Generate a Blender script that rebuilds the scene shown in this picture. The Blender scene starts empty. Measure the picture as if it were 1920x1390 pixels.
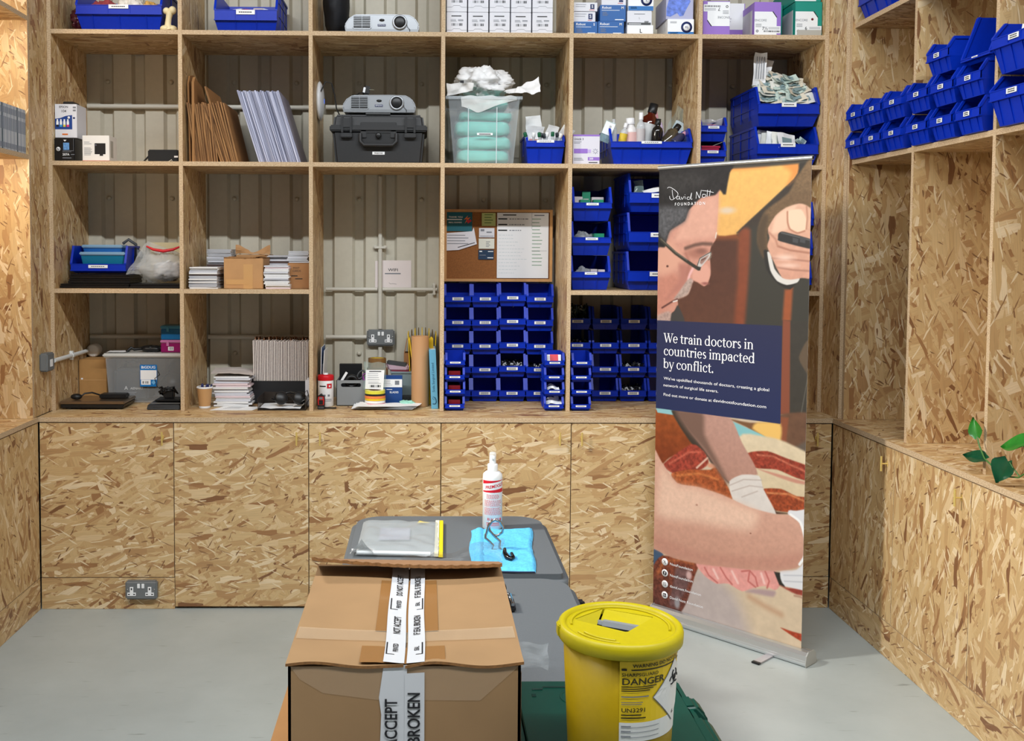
import bpy, bmesh, math, random
import numpy as np
from mathutils import Matrix, Vector, Euler

SC = bpy.context.scene
COL = SC.collection
PI = math.pi

# ---------------------------------------------------------------- camera, world, lights, exposure
cam_d = bpy.data.cameras.new('camera')
cam = bpy.data.objects.new('camera', cam_d)
COL.objects.link(cam)
SC.camera = cam
_yaw, _pit, _rol, _f = .0174, .0471, -.0045, 1871.88
_fw = Vector((math.sin(_yaw)*math.cos(_pit), math.cos(_yaw)*math.cos(_pit), -math.sin(_pit)))
_r0 = Vector((math.cos(_yaw), -math.sin(_yaw), 0)); _d0 = _fw.cross(_r0)
_rt = math.cos(_rol)*_r0 + math.sin(_rol)*_d0
_up = -(-math.sin(_rol)*_r0 + math.cos(_rol)*_d0)
cam.matrix_world = Matrix(((_rt.x, _up.x, -_fw.x, 1.7812), (_rt.y, _up.y, -_fw.y, -4.615),
                           (_rt.z, _up.z, -_fw.z, 1.6732), (0, 0, 0, 1)))
cam_d.sensor_fit = 'HORIZONTAL'; cam_d.sensor_width = 36.0
cam_d.lens = 36.0*_f/1920
cam_d.shift_x = (960-827.5)/1920; cam_d.shift_y = -(695-561.1)/1920
cam_d.clip_start = .05; cam_d.clip_end = 60

world = bpy.data.worlds.new('room_ambient'); SC.world = world
world.use_nodes = True
world.node_tree.nodes['Background'].inputs[0].default_value = (.93, .97, 1.0, 1)
world.node_tree.nodes['Background'].inputs[1].default_value = .065

def area(name, loc, aim, sx, sy, power, color, spread=180):
    d = bpy.data.lights.new(name, 'AREA'); d.shape = 'RECTANGLE'
    d.size = sx; d.size_y = sy; d.energy = power; d.color = color; d.spread = math.radians(spread)
    o = bpy.data.objects.new(name, d); COL.objects.link(o)
    o.location = loc
    o.rotation_euler = (Vector(aim)-Vector(loc)).to_track_quat('-Z', 'Y').to_euler()
    return o
area('ceiling_strip_light', (2.0, -4.1, 4.9), (2.0, -1.2, 0), 6.5, .10, 440, (.94, .975, 1.0))
area('second_ceiling_strip_light', (1.5, -8.5, 4.9), (1.8, -4, 1), 7.0, .5, 5, (.95, .98, 1))
area('left_side_lamp', (.22, -1.34, 2.7), (3.7, -1.35, .75), .22, .4, 40, (1, .95, .87), 95)
for _z, _w in ((2.075, 5.6), (2.695, 5.0), (3.33, 5.0)):
    area('left_shelf_strip_lamp', (-.20, -.50, _z), (-.16, -.05, _z-.62), .34, .05, _w, (1, .80, .55))

SC.view_settings.view_transform = 'Standard'
SC.view_settings.look = 'None'
SC.view_settings.exposure = -0.30
SC.view_settings.gamma = 1.0
SC.view_settings.use_curve_mapping = False

# ---------------------------------------------------------------- materials
def lin(c):
    return tuple(((x/12.92) if x <= .04045 else ((x+.055)/1.055)**2.4) for x in c)
def rgb(r, g, b): return lin((r/255, g/255, b/255))
MATS = {}
def nodes_of(name):
    m = bpy.data.materials.new(name); m.use_nodes = True
    nt = m.node_tree; b = nt.nodes['Principled BSDF']
    return m, nt, b
def N(nt, t, **k):
    n = nt.nodes.new(t)
    for a, v in k.items(): setattr(n, a, v)
    return n
def mat(name, col, rough=.5, metal=0, noise=0, nscale=30, alpha=1, trans=0, spec=.5, bump=0, coat=0, emit=0, ior=1.45):
    """plain procedural material: colour with a soft noise variation and optional bump"""
    if name in MATS: return MATS[name]
    m, nt, b = nodes_of(name)
    c = rgb(*col)
    b.inputs['Roughness'].default_value = rough; b.inputs['Metallic'].default_value = metal
    b.inputs['Specular IOR Level'].default_value = spec
    b.inputs['Alpha'].default_value = alpha
    b.inputs['Transmission Weight'].default_value = trans
    b.inputs['IOR'].default_value = ior
    b.inputs['Coat Weight'].default_value = coat
    b.inputs['Base Color'].default_value = (*c, 1)
    if noise or bump:
        tc = N(nt, 'ShaderNodeTexCoord'); nz = N(nt, 'ShaderNodeTexNoise')
        nz.inputs['Scale'].default_value = nscale; nz.inputs['Detail'].default_value = 4
        nt.links.new(tc.outputs['Object'], nz.inputs['Vector'])
        if noise:
            r = N(nt, 'ShaderNodeValToRGB')
            r.color_ramp.elements[0].position = .3; r.color_ramp.elements[1].position = .7
            r.color_ramp.elements[0].color = (*[x*(1-noise) for x in c], 1)
            r.color_ramp.elements[1].color = (*[min(1, x*(1+noise)) for x in c], 1)
            nt.links.new(nz.outputs['Fac'], r.inputs[0]); nt.links.new(r.outputs[0], b.inputs['Base Color'])
        if bump:
            bp = N(nt, 'ShaderNodeBump'); bp.inputs['Strength'].default_value = bump
            bp.inputs['Distance'].default_value = .004
            nt.links.new(nz.outputs['Fac'], bp.inputs['Height']); nt.links.new(bp.outputs[0], b.inputs['Normal'])
    if emit:
        b.inputs['Emission Color'].default_value = (*c, 1); b.inputs['Emission Strength'].default_value = emit
    MATS[name] = m
    return m

def osb_material(name, grain=0.0, tint=(1, 1, 1)):
    """oriented strand board: eight layers of stretched, turned voronoi strands over each other"""
    m, nt, b = nodes_of(name)
    L = nt.links.new
    uv = N(nt, 'ShaderNodeUVMap', uv_map='UVMap')
    wz = N(nt, 'ShaderNodeTexNoise', noise_dimensions='2D'); wz.inputs['Scale'].default_value = 7
    wz.inputs['Detail'].default_value = 2
    L(uv.outputs[0], wz.inputs['Vector'])
    sub = N(nt, 'ShaderNodeVectorMath', operation='SUBTRACT'); sub.inputs[1].default_value = (.5, .5, .5)
    L(wz.outputs['Color'], sub.inputs[0])
    scl = N(nt, 'ShaderNodeVectorMath', operation='SCALE'); scl.inputs['Scale'].default_value = .016
    L(sub.outputs[0], scl.inputs[0])
    wv = N(nt, 'ShaderNodeVectorMath', operation='ADD'); L(uv.outputs[0], wv.inputs[0]); L(scl.outputs[0], wv.inputs[1])
    cols = [(168, 118, 62), (186, 140, 82), (198, 156, 96), (206, 168, 110), (216, 182, 128), (226, 197, 148), (176, 128, 72), (150, 100, 54)]
    prev = None; prevh = None
    rnd = random.Random(5)
    angs = [88, 66, -62, 44, -40, 20, -24, 52, -12, -70, 31, 4]
    for i, a in enumerate(angs):
        a = a+grain
        mp = N(nt, 'ShaderNodeMapping', vector_type='TEXTURE')
        mp.inputs['Location'].default_value = (rnd.random()*5, rnd.random()*5, 0)
        mp.inputs['Rotation'].default_value = (0, 0, math.radians(a))
        fine = i in (5, 7, 8); ln = (.08+.06*rnd.random())*(.55 if fine else 1)
        mp.inputs['Scale'].default_value = (ln, (.011+.019*rnd.random())*(.5 if fine else 1), 1)
        L(wv.outputs[0], mp.inputs['Vector'])
        v = N(nt, 'ShaderNodeTexVoronoi', voronoi_dimensions='2D', feature='F1', distance='CHEBYCHEV')
        v.inputs['Scale'].default_value = 1
        L(mp.outputs[0], v.inputs['Vector'])
        sp = N(nt, 'ShaderNodeSeparateColor'); L(v.outputs['Color'], sp.inputs[0])
        rp = N(nt, 'ShaderNodeValToRGB'); rp.color_ramp.interpolation = 'CONSTANT'
        els = rp.color_ramp.elements
        pal = [(128, 88, 56), (154, 112, 72), (174, 136, 92), (186, 151, 104), (194, 162, 114), (201, 171, 124), (209, 181, 138), (222, 199, 162)]
        pos = [0, .018, .065, .18, .36, .60, .82, .94]
        els[0].position = 0; els[0].color = (*[x*t for x, t in zip(rgb(*pal[0]), tint)], 1)
        els[1].position = pos[1]; els[1].color = (*[x*t for x, t in zip(rgb(*pal[1]), tint)], 1)
        for p, c in list(zip(pos, pal))[2:]:
            e = els.new(p); e.color = (*[x*t for x, t in zip(rgb(*c), tint)], 1)
        L(sp.outputs['Green'], rp.inputs[0])
        # streaks along the strand
        st = N(nt, 'ShaderNodeTexNoise', noise_dimensions='2D'); st.inputs['Scale'].default_value = 1
        st.inputs['Detail'].default_value = 2
        mp2 = N(nt, 'ShaderNodeMapping', vector_type='TEXTURE'); mp2.inputs['Rotation'].default_value = (0, 0, math.radians(a))
        mp2.inputs['Scale'].default_value = (.11, .0035, 1); L(uv.outputs[0], mp2.inputs['Vector']); L(mp2.outputs[0], st.inputs['Vector'])
        mr = N(nt, 'ShaderNodeMapRange'); mr.inputs['To Min'].default_value = .78; mr.inputs['To Max'].default_value = 1.2
        L(st.outputs['Fac'], mr.inputs['Value'])
        mul = N(nt, 'ShaderNodeVectorMath', operation='SCALE'); L(rp.outputs[0], mul.inputs[0]); L(mr.outputs[0], mul.inputs['Scale'])
        if prev is None:
            prev, prevh = mul.outputs[0], sp.outputs['Blue']
        else:
            gt = N(nt, 'ShaderNodeMath', operation='GREATER_THAN'); gt.inputs[1].default_value = .66
            L(sp.outputs['Red'], gt.inputs[0])
            mx = N(nt, 'ShaderNodeMix', data_type='RGBA')
            L(gt.outputs[0], mx.inputs['Factor']); L(prev, mx.inputs['A']); L(mul.outputs[0], mx.inputs['B'])
            prev = mx.outputs['Result']
            mh = N(nt, 'ShaderNodeMix', data_type='FLOAT')
            L(gt.outputs[0], mh.inputs['Factor']); L(prevh, mh.inputs['A']); L(sp.outputs['Blue'], mh.inputs['B'])
            prevh = mh.outputs['Result']
    # thin slivers and dark gaps between the strands
    for a, ln, wd, th, c, seed in ((12+grain, .06, .005, .978, (222, 202, 166), 1.3), (-31+grain, .045, .005, .984, (222, 202, 166), 2.1),
                                   (8+grain, .030, .0052, .991, (134, 98, 66), 3.7), (-22+grain, .050, .0042, .991, (140, 104, 70), 5.2), (60+grain, .026, .0045, .994, (124, 90, 60), 6.1)):
        mp = N(nt, 'ShaderNodeMapping', vector_type='TEXTURE'); mp.inputs['Location'].default_value = (seed, seed*1.7, 0)
        mp.inputs['Rotation'].default_value = (0, 0, math.radians(a)); mp.inputs['Scale'].default_value = (ln, wd, 1); L(wv.outputs[0], mp.inputs['Vector'])
        v = N(nt, 'ShaderNodeTexVoronoi', voronoi_dimensions='2D', feature='F1'); v.inputs['Scale'].default_value = 1; L(mp.outputs[0], v.inputs['Vector'])
        sp = N(nt, 'ShaderNodeSeparateColor'); L(v.outputs['Color'], sp.inputs[0])
        gt = N(nt, 'ShaderNodeMath', operation='GREATER_THAN'); gt.inputs[1].default_value = th; L(sp.outputs['Red'], gt.inputs[0])
        mx = N(nt, 'ShaderNodeMix', data_type='RGBA'); L(gt.outputs[0], mx.inputs['Factor']); L(prev, mx.inputs['A']); mx.inputs['B'].default_value = (*rgb(*c), 1)
        prev = mx.outputs['Result']
    L(prev, b.inputs['Base Color'])
    bp = N(nt, 'ShaderNodeBump'); bp.inputs['Strength'].default_value = .35; bp.inputs['Distance'].default_value = .0015
    L(prevh, bp.inputs['Height']); L(bp.outputs[0], b.inputs['Normal'])
    b.inputs['Roughness'].default_value = .46
    MATS[name] = m
    return m

def uvnoise_material(name, ca, cb, scale, rough, bump=.15, det=6, lo=.35, hi=.68):
    m, nt, b = nodes_of(name); L = nt.links.new
    uv = N(nt, 'ShaderNodeUVMap', uv_map='UVMap')
    mp = N(nt, 'ShaderNodeMapping'); mp.inputs['Scale'].default_value = scale
    L(uv.outputs[0], mp.inputs['Vector'])
    nz = N(nt, 'ShaderNodeTexNoise'); nz.inputs['Scale'].default_value = 1; nz.inputs['Detail'].default_value = det
    L(mp.outputs[0], nz.inputs['Vector'])
    r = N(nt, 'ShaderNodeValToRGB'); r.color_ramp.elements[0].position = lo; r.color_ramp.elements[1].position = hi
    r.color_ramp.elements[0].color = (*rgb(*ca), 1); r.color_ramp.elements[1].color = (*rgb(*cb), 1)
    L(nz.outputs['Fac'], r.inputs[0]); L(r.outputs[0], b.inputs['Base Color'])
    bp = N(nt, 'ShaderNodeBump'); bp.inputs['Strength'].default_value = bump; bp.inputs['Distance'].default_value = .002
    L(nz.outputs['Fac'], bp.inputs['Height']); L(bp.outputs[0], b.inputs['Normal'])
    b.inputs['Roughness'].default_value = rough
    MATS[name] = m; return m

OSB = osb_material('osb_board')
OSBV = osb_material('osb_board_upright_grain', 90)
EDGE = uvnoise_material('osb_cut_edge', (168, 140, 108), (206, 182, 148), (120, 260, 1), .75, .25, 5, .3, .65)
FLOORM = None
def floor_material():
    m, nt, b = nodes_of('painted_concrete_floor'); L = nt.links.new
    tc = N(nt, 'ShaderNodeTexCoord')
    n1 = N(nt, 'ShaderNodeTexNoise'); n1.inputs['Scale'].default_value = 1.6; n1.inputs['Detail'].default_value = 8
    n1.inputs['Roughness'].default_value = .65
    L(tc.outputs['Object'], n1.inputs['Vector'])
    r1 = N(nt, 'ShaderNodeValToRGB'); r1.color_ramp.elements[0].position = .3; r1.color_ramp.elements[1].position = .7
    r1.color_ramp.elements[0].color = (*rgb(156, 164, 163), 1); r1.color_ramp.elements[1].color = (*rgb(172, 180, 179), 1)
    L(n1.outputs['Fac'], r1.inputs[0])
    # thin scuffs
    mp = N(nt, 'ShaderNodeMapping'); mp.inputs['Scale'].default_value = (3, 22, 1); mp.inputs['Rotation'].default_value = (0, 0, .25)
    L(tc.outputs['Object'], mp.inputs['Vector'])
    n2 = N(nt, 'ShaderNodeTexNoise'); n2.inputs['Scale'].default_value = 2.2; n2.inputs['Detail'].default_value = 9
    L(mp.outputs[0], n2.inputs['Vector'])
    r2 = N(nt, 'ShaderNodeValToRGB'); r2.color_ramp.elements[0].position = .27; r2.color_ramp.elements[1].position = .34
    r2.color_ramp.elements[0].color = (.55, .55, .53, 1); r2.color_ramp.elements[1].color = (1, 1, 1, 1)
    L(n2.outputs['Fac'], r2.inputs[0])
    mx = N(nt, 'ShaderNodeMix', data_type='RGBA', blend_type='MULTIPLY'); mx.inputs['Factor'].default_value = .8
    L(r1.outputs[0], mx.inputs['A']); L(r2.outputs[0], mx.inputs['B']); L(mx.outputs['Result'], b.inputs['Base Color'])
    b.inputs['Roughness'].default_value = .42
    bp = N(nt, 'ShaderNodeBump'); bp.inputs['Strength'].default_value = .06; L(n1.outputs['Fac'], bp.inputs['Height']); L(bp.outputs[0], b.inputs['Normal'])
    return m
FLOORM = floor_material()
CREAM = mat('cream_painted_steel', (192, 187, 171), .5, noise=.03, nscale=40)
CONDUIT = mat('cream_painted_conduit', (198, 195, 184), .45)
BLUE = mat('blue_bin_plastic', (2, 44, 172), .38, noise=.04, nscale=60, spec=.35)
WHITE = mat('white_paper', (236, 238, 240), .6)
INK = mat('black_ink', (22, 22, 26), .6)
GREYINK = mat('grey_print', (120, 124, 132), .6)
BLACK = mat('black_plastic', (22, 23, 25), .4)
BRASS = mat('brass', (226, 200, 120), .35, .45)
KRAFT = mat('kraft_cardboard', (182, 138, 92), .75, noise=.06, nscale=14)
CARDEDGE = mat('cardboard_cut_edge', (132, 92, 52), .85, noise=.25, nscale=160)
SILVER = mat('silver_plastic', (168, 172, 177), .32, .6)
CLEAR = mat('clear_plastic', (235, 240, 242), .12, alpha=.16, spec=.6)

# ---------------------------------------------------------------- mesh builder
class MB:
    def __init__(s, *mats):
        s.v = []; s.f = []; s.m = []; s.sm = []; s.mats = list(mats); s.M = Matrix.Identity(4); s.uvs = {}
    def mi(s, m):
        if isinstance(m, int): return m
        if m not in s.mats: s.mats.append(m)
        return s.mats.index(m)
    def add(s, vs, fs, m=0, smooth=False):
        o = len(s.v); k = s.mi(m)
        for p in vs: s.v.append(tuple(s.M @ Vector(p)))
        for f in fs:
            s.f.append([o+i for i in f]); s.m.append(k); s.sm.append(smooth)
        return s
    def at(s, loc=(0, 0, 0), rot=(0, 0, 0), sc=(1, 1, 1)):
        s.M = Matrix.LocRotScale(Vector(loc), Euler(rot), Vector(sc)); return s
    def reset(s): s.M = Matrix.Identity(4); return s
    def box(s, x0, y0, z0, x1, y1, z1, m=0):
        v = [(x0, y0, z0), (x1, y0, z0), (x1, y1, z0), (x0, y1, z0), (x0, y0, z1), (x1, y0, z1), (x1, y1, z1), (x0, y1, z1)]
        return s.add(v, [(0, 3, 2, 1), (4, 5, 6, 7), (0, 1, 5, 4), (1, 2, 6, 5), (2, 3, 7, 6), (3, 0, 4, 7)], m)
    def board(s, x0, y0, z0, x1, y1, z1, m=0, e=1):
        """sheet of board: the narrow faces take the cut-edge material"""
        d = (x1-x0, y1-y0, z1-z0); t = d.index(min(d))
        v = [(x0, y0, z0), (x1, y0, z0), (x1, y1, z0), (x0, y1, z0), (x0, y0, z1), (x1, y0, z1), (x1, y1, z1), (x0, y1, z1)]
        for f, ax in (((0, 3, 2, 1), 2), ((4, 5, 6, 7), 2), ((0, 1, 5, 4), 1), ((2, 3, 7, 6), 1), ((1, 2, 6, 5), 0), ((3, 0, 4, 7), 0)):
            s.add(v, [f], m if ax == t else e)
        return s
    def hexa(s, b, t, m=0):
        """eight corners: bottom four ccw, top four ccw"""
        return s.add(list(b)+list(t), [(0, 3, 2, 1), (4, 5, 6, 7), (0, 1, 5, 4), (1, 2, 6, 5), (2, 3, 7, 6), (3, 0, 4, 7)], m)
    def prism(s, poly, ax, a, b, m=0, smooth=False):
        """polygon extruded along an axis ('x': poly is (y,z); 'y': (x,z); 'z': (x,y))"""
        def P(p, t): return {'x': (t, p[0], p[1]), 'y': (p[0], t, p[1]), 'z': (p[0], p[1], t)}[ax]
        n = len(poly)
        v = [P(p, a) for p in poly]+[P(p, b) for p in poly]
        o = len(s.v); k = s.mi(m)
        s.add(v, [tuple(range(n))[::-1], tuple(range(n, 2*n))], m)
        s.add(v, [(i, (i+1) % n, n+(i+1) % n, n+i) for i in range(n)], m, smooth)
        return s
    def poly(s, pts, m=0): return s.add(pts, [tuple(range(len(pts)))], m)
    def lathe(s, prof, m=0, seg=24, smooth=True, c=(0, 0), caps=True):
        v = []; f = []
        for r, z in prof:
            for i in range(seg):
                a = 2*PI*i/seg; v.append((c[0]+r*math.cos(a), c[1]+r*math.sin(a), z))
        for j in range(len(prof)-1):
            for i in range(seg):
                f.append((j*seg+i, j*seg+(i+1) % seg, (j+1)*seg+(i+1) % seg, (j+1)*seg+i))
        s.add(v, f, m, smooth)
        if caps:
            if prof[0][0] > 1e-5: s.add(v[:seg], [tuple(range(seg))[::-1]], m)
            if prof[-1][0] > 1e-5: s.add(v[-seg:], [tuple(range(seg))], m)
        return s
    def tube(s, pts, r, m=0, seg=8, closed=False, smooth=True):
        P = [Vector(p) for p in pts]; n = len(P); v = []; f = []
        ref = Vector((0, 0, 1))
        for i, p in enumerate(P):
            t = (P[(i+1) % n]-P[i-1]) if closed else (P[min(i+1, n-1)]-P[max(i-1, 0)])
            t.normalize()
            if abs(t.dot(ref)) > .95: ref = Vector((1, 0, 0)) if abs(t.x) < .9 else Vector((0, 1, 0))
            a = t.cross(ref).normalized(); b = a.cross(t); ref = b
            rr = r[i] if isinstance(r, (list, tuple)) else r
            for k in range(seg):
                an = 2*PI*k/seg; v.append(p+a*math.cos(an)*rr+b*math.sin(an)*rr)
        for i in range(n if closed else n-1):
            for k in range(seg):
                j = (i+1) % n
                f.append((i*seg+k, i*seg+(k+1) % seg, j*seg+(k+1) % seg, j*seg+k))
        s.add(v, f, m, smooth)
        if not closed:
            s.add(v[:seg], [tuple(range(seg))[::-1]], m); s.add(v[-seg:], [tuple(range(seg))], m)
        return s
    def grid(s, fn, nu, nv, m=0, smooth=True, closed_u=False):
        v = [fn(i/(nu if closed_u else nu-1), j/(nv-1)) for j in range(nv) for i in range(nu)]
        f = []
        for j in range(nv-1):
            for i in range(nu if closed_u else nu-1):
                k = (i+1) % nu
                f.append((j*nu+i, j*nu+k, (j+1)*nu+k, (j+1)*nu+i))
        return s.add(v, f, m, smooth)
    def ell(s, c, r, m=0, nu=16, nv=9, fn=None):
        def g(u, w):
            a = 2*PI*u; b = PI*(w-.5); k = fn(a, b) if fn else 1
            return (c[0]+r[0]*k*math.cos(b)*math.cos(a), c[1]+r[1]*k*math.cos(b)*math.sin(a), c[2]+r[2]*k*math.sin(b))
        return s.grid(g, nu, nv, m, True, True)
    def text(s, txt, size, loc, rot=(PI/2, 0, 0), m=0, align='CENTER', sx=1, off=0, ext=0, shear=0):
        """lettering as flat geometry on a face"""
        c = bpy.data.curves.new('lettering', 'FONT'); c.body = txt; c.size = size; c.align_x = align; c.align_y = 'CENTER'
        c.offset = off*.35; c.resolution_u = 3; c.shear = shear; c.extrude = ext
        o = bpy.data.objects.new('lettering', c); COL.objects.link(o)
        dg = bpy.context.evaluated_depsgraph_get(); dg.update()
        me = bpy.data.meshes.new_from_object(o.evaluated_get(dg))
        old = s.M
        s.M = old @ Matrix.LocRotScale(Vector(loc), Euler(rot), Vector((sx, 1, 1)))
        s.add([tuple(v.co) for v in me.vertices], [tuple(p.vertices) for p in me.polygons], m)
        s.M = old
        bpy.data.objects.remove(o); bpy.data.curves.remove(c); bpy.data.meshes.remove(me)
        return s
    def build(s, name, parent=None, loc=(0, 0, 0), rot=(0, 0, 0), bevel=0, seed=None, seg=2, weld=False):
        me = bpy.data.meshes.new(name)
        me.from_pydata(s.v, [], s.f)
        for m in s.mats: me.materials.append(m)
        for p, k, q in zip(me.polygons, s.m, s.sm): p.material_index = k; p.use_smooth = q
        if bevel or weld:
            bm = bmesh.new(); bm.from_mesh(me)
            if weld or bevel: bmesh.ops.remove_doubles(bm, verts=bm.verts, dist=1e-5)
            if bevel:
                ed = [e for e in bm.edges if e.is_manifold and e.calc_face_angle(0) > .5]
                bmesh.ops.bevel(bm, geom=ed, offset=bevel, segments=seg, affect='EDGES', clamp_overlap=True)
            bm.to_mesh(me); bm.free()
        uv = me.uv_layers.new(name='UVMap')
        rs = random.Random(hash_str(name) if seed is None else seed)
        ou, ov = rs.random()*7, rs.random()*7
        for p in me.polygons:
            n = p.normal; a = (abs(n.x), abs(n.y), abs(n.z)); k = a.index(max(a))
            for li in p.loop_indices:
                co = me.vertices[me.loops[li].vertex_index].co
                q = (co.y, co.z) if k == 0 else (co.x, co.z) if k == 1 else (co.x, co.y)
                uv.data[li].uv = (q[0]+ou+k*1.7, q[1]+ov)
        o = bpy.data.objects.new(name, me); COL.objects.link(o)
        o.location = loc; o.rotation_euler = rot
        if parent: o.parent = parent
        return o
_cnt = [0]
def hash_str(n):
    _cnt[0] += 1
    return sum(ord(c)*(i+1) for i, c in enumerate(n))+_cnt[0]*7919

def tag(o, label=None, cat=None, group=None, kind=None):
    if label: o['label'] = label
    if cat: o['category'] = cat
    if group: o['group'] = group
    if kind: o['kind'] = kind
    return o
def thing(name, label, cat, loc=(0, 0, 0), rz=0, group=None, rot=None):
    o = bpy.data.objects.new(name, None); COL.objects.link(o)
    o.empty_display_size = .05
    o.location = loc; o.rotation_euler = rot if rot else (0, 0, rz)
    return tag(o, label, cat, group)
def struct(o): o['kind'] = 'structure'; return o
def dup(root, loc, rz=None, label=None, group=None, rot=None):
    r = root.copy(); COL.objects.link(r); r.location = loc
    if rot: r.rotation_euler = rot
    elif rz is not None: r.rotation_euler = (0, 0, rz)
    if label: r['label'] = label
    if group: r['group'] = group
    for ch in list(root.children):
        c = ch.copy(); COL.objects.link(c); c.parent = r
        for g in ch.children:
            d = g.copy(); COL.objects.link(d); d.parent = c
    return r
ORD = ['first', 'second', 'third', 'fourth', 'fifth', 'sixth']
R = random.Random(11)
# ---------------------------------------------------------------- the room
XR = 3.70
ZT, ZW = .8806, .9026            # underside and top of the worktops
UX = [.0029, .6201, 1.2384, 1.8684, 2.4806, 3.098, 3.7079]
Z0, Z1, Z2 = 2.7197, 2.0997, 1.4904
DS, YB = .189, .69
TOP = 3.36

b = MB(FLOORM); b.box(-3.2, -7.0, -.12, 7.0, 1.0, 0)
struct(b.build('floor'))

# corrugated steel wall: flat pans with shallow vertical grooves
b = MB(CREAM)
prof = []
x = 1.436-.165*14
while x < 6.2:
    prof += [(x-.036, YB), (x-.022, YB+.024), (x+.022, YB+.024), (x+.036, YB)]
    x += .165
pts = prof
v = [(p[0], p[1], 0) for p in pts]+[(p[0], p[1], 3.9) for p in pts]
n = len(pts)
b.add(v, [(i, i+1, n+i+1, n+i) for i in range(n-1)])
v2 = [(p[0], YB+.05, z) for z in (0, 3.9) for p in (pts[0], pts[-1])]
b.add(v2, [(1, 0, 2, 3)])
wall = struct(b.build('wall_back'))
for i in range(5):
    pass
b = MB(CREAM)
for k in range(-8, 14, 2):
    for z in (1.13, 1.95, 2.56):
        b.at((1.436+.165*k, YB+.022, z), (PI/2, 0, 0)).lathe([(.0115, 0), (.0115, .008), (.006, .013), (0, .013)], seg=10)
b.reset(); struct(b.build('trim_1', wall))
b = MB(mat('plaster_wall', (205, 203, 196), .8)); b.box(-.60, -6.0, 0, -.50, YB, 3.9); struct(b.build('wall_left'))
b = MB(MATS['plaster_wall']); b.box(4.24, -6.0, 0, 4.34, YB, 3.9); struct(b.build('wall_right'))

# ---------------------------------------------------------------- fixed joinery
DARK = mat('dark_carcass', (70, 52, 34), .8)  # darkened board colour, stands in for shadow in the door gaps
def handle(parent, loc, rz):
    """slim brass T bar: plate on the door, stem and a vertical bar"""
    b = MB(BRASS)
    b.tube([(0, -.026, -.031), (0, -.026, .031)], .0042, seg=10)
    b.tube([(0, 0, 0), (0, -.026, 0)], .0034, seg=8)
    b.box(-.003, -.002, -.012, .003, .001, .012)
    h = b.build('handle', parent, loc, (0, 0, rz)); h['label'] = 'slim brass bar handle'
    return h

seams = [.004, .6227, 1.2475, 1.8627, 2.4707, 3.084, XR-.004]
hx = [.575, 1.194, 1.302, 2.416, 2.518, 3.62]
nm = ['leftmost base cabinet with low wall socket in its plinth, beside left run', 'second base cabinet from the left, full height door to the floor',
      'base cabinet left of the couch end, below the socket and wifi sign', 'base cabinet behind the couch, below the cork board',
      'base cabinet just left of the banner, full height door', 'rightmost back base cabinet half hidden behind the banner']
for i in range(6):
    x0, x1 = seams[i], seams[i+1]
    t = thing('base_cabinet', 'oriented strand board '+nm[i], 'cabinet', ((x0+x1)/2, 0, 0))
    w = (x1-x0)/2
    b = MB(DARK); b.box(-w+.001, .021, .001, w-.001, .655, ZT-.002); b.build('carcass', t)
    pl = i in (0, 5)
    zb = .1515 if pl else .012
    b = MB(OSB, EDGE); b.board(-w+.002, 0, zb, w-.002, .018, ZT-.005); d = b.build('door', t)
    handle(d, (hx[i]-(x0+x1)/2, 0, .807), 0)
    if pl:
        b = MB(OSB, EDGE); b.board(-w+.001, .001, .001, w-.001, .019, .1475); b.build('plinth', t)
b = MB(OSB, EDGE); b.board(-.002, -.004, ZT, XR+.03, .66, ZW)
tag(b.build('worktop'), 'long strand board worktop along the back wall above the base cabinets', 'worktop')

t = thing('shelving_unit', 'tall strand board pigeonhole shelving of six bays against the cream steel wall', 'shelving', (0, 0, 0))
for i, x in enumerate(UX):
    b = MB(OSBV, EDGE); b.board(x-.0095, DS, ZW+.0005, x+.0095, YB-.002, TOP); b.build('upright', t)
def shelf(x0, x1, z, k=.021):
    b = MB(OSB, EDGE); b.board(x0+.0097, DS+.0005, z-k, x1-.0097, YB-.001, z); b.build('shelf_board', t)
for i in range(6):
    for j, z in enumerate((Z0, Z1, Z2)):
        if j == 2 and i in (2, 3): continue
        shelf(UX[i], UX[i+1], z)
    shelf(UX[i], UX[i+1], TOP)
b = MB(OSBV, EDGE); b.board(-.0235, -.031, ZW+.001, -.0072, DS+.06, TOP); f = b.build('filler_panel', t)
b = MB(OSBV, EDGE); b.board(3.7185, -.012, ZW+.001, 3.735, DS+.06, TOP); f = b.build('filler_panel', t)

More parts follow.
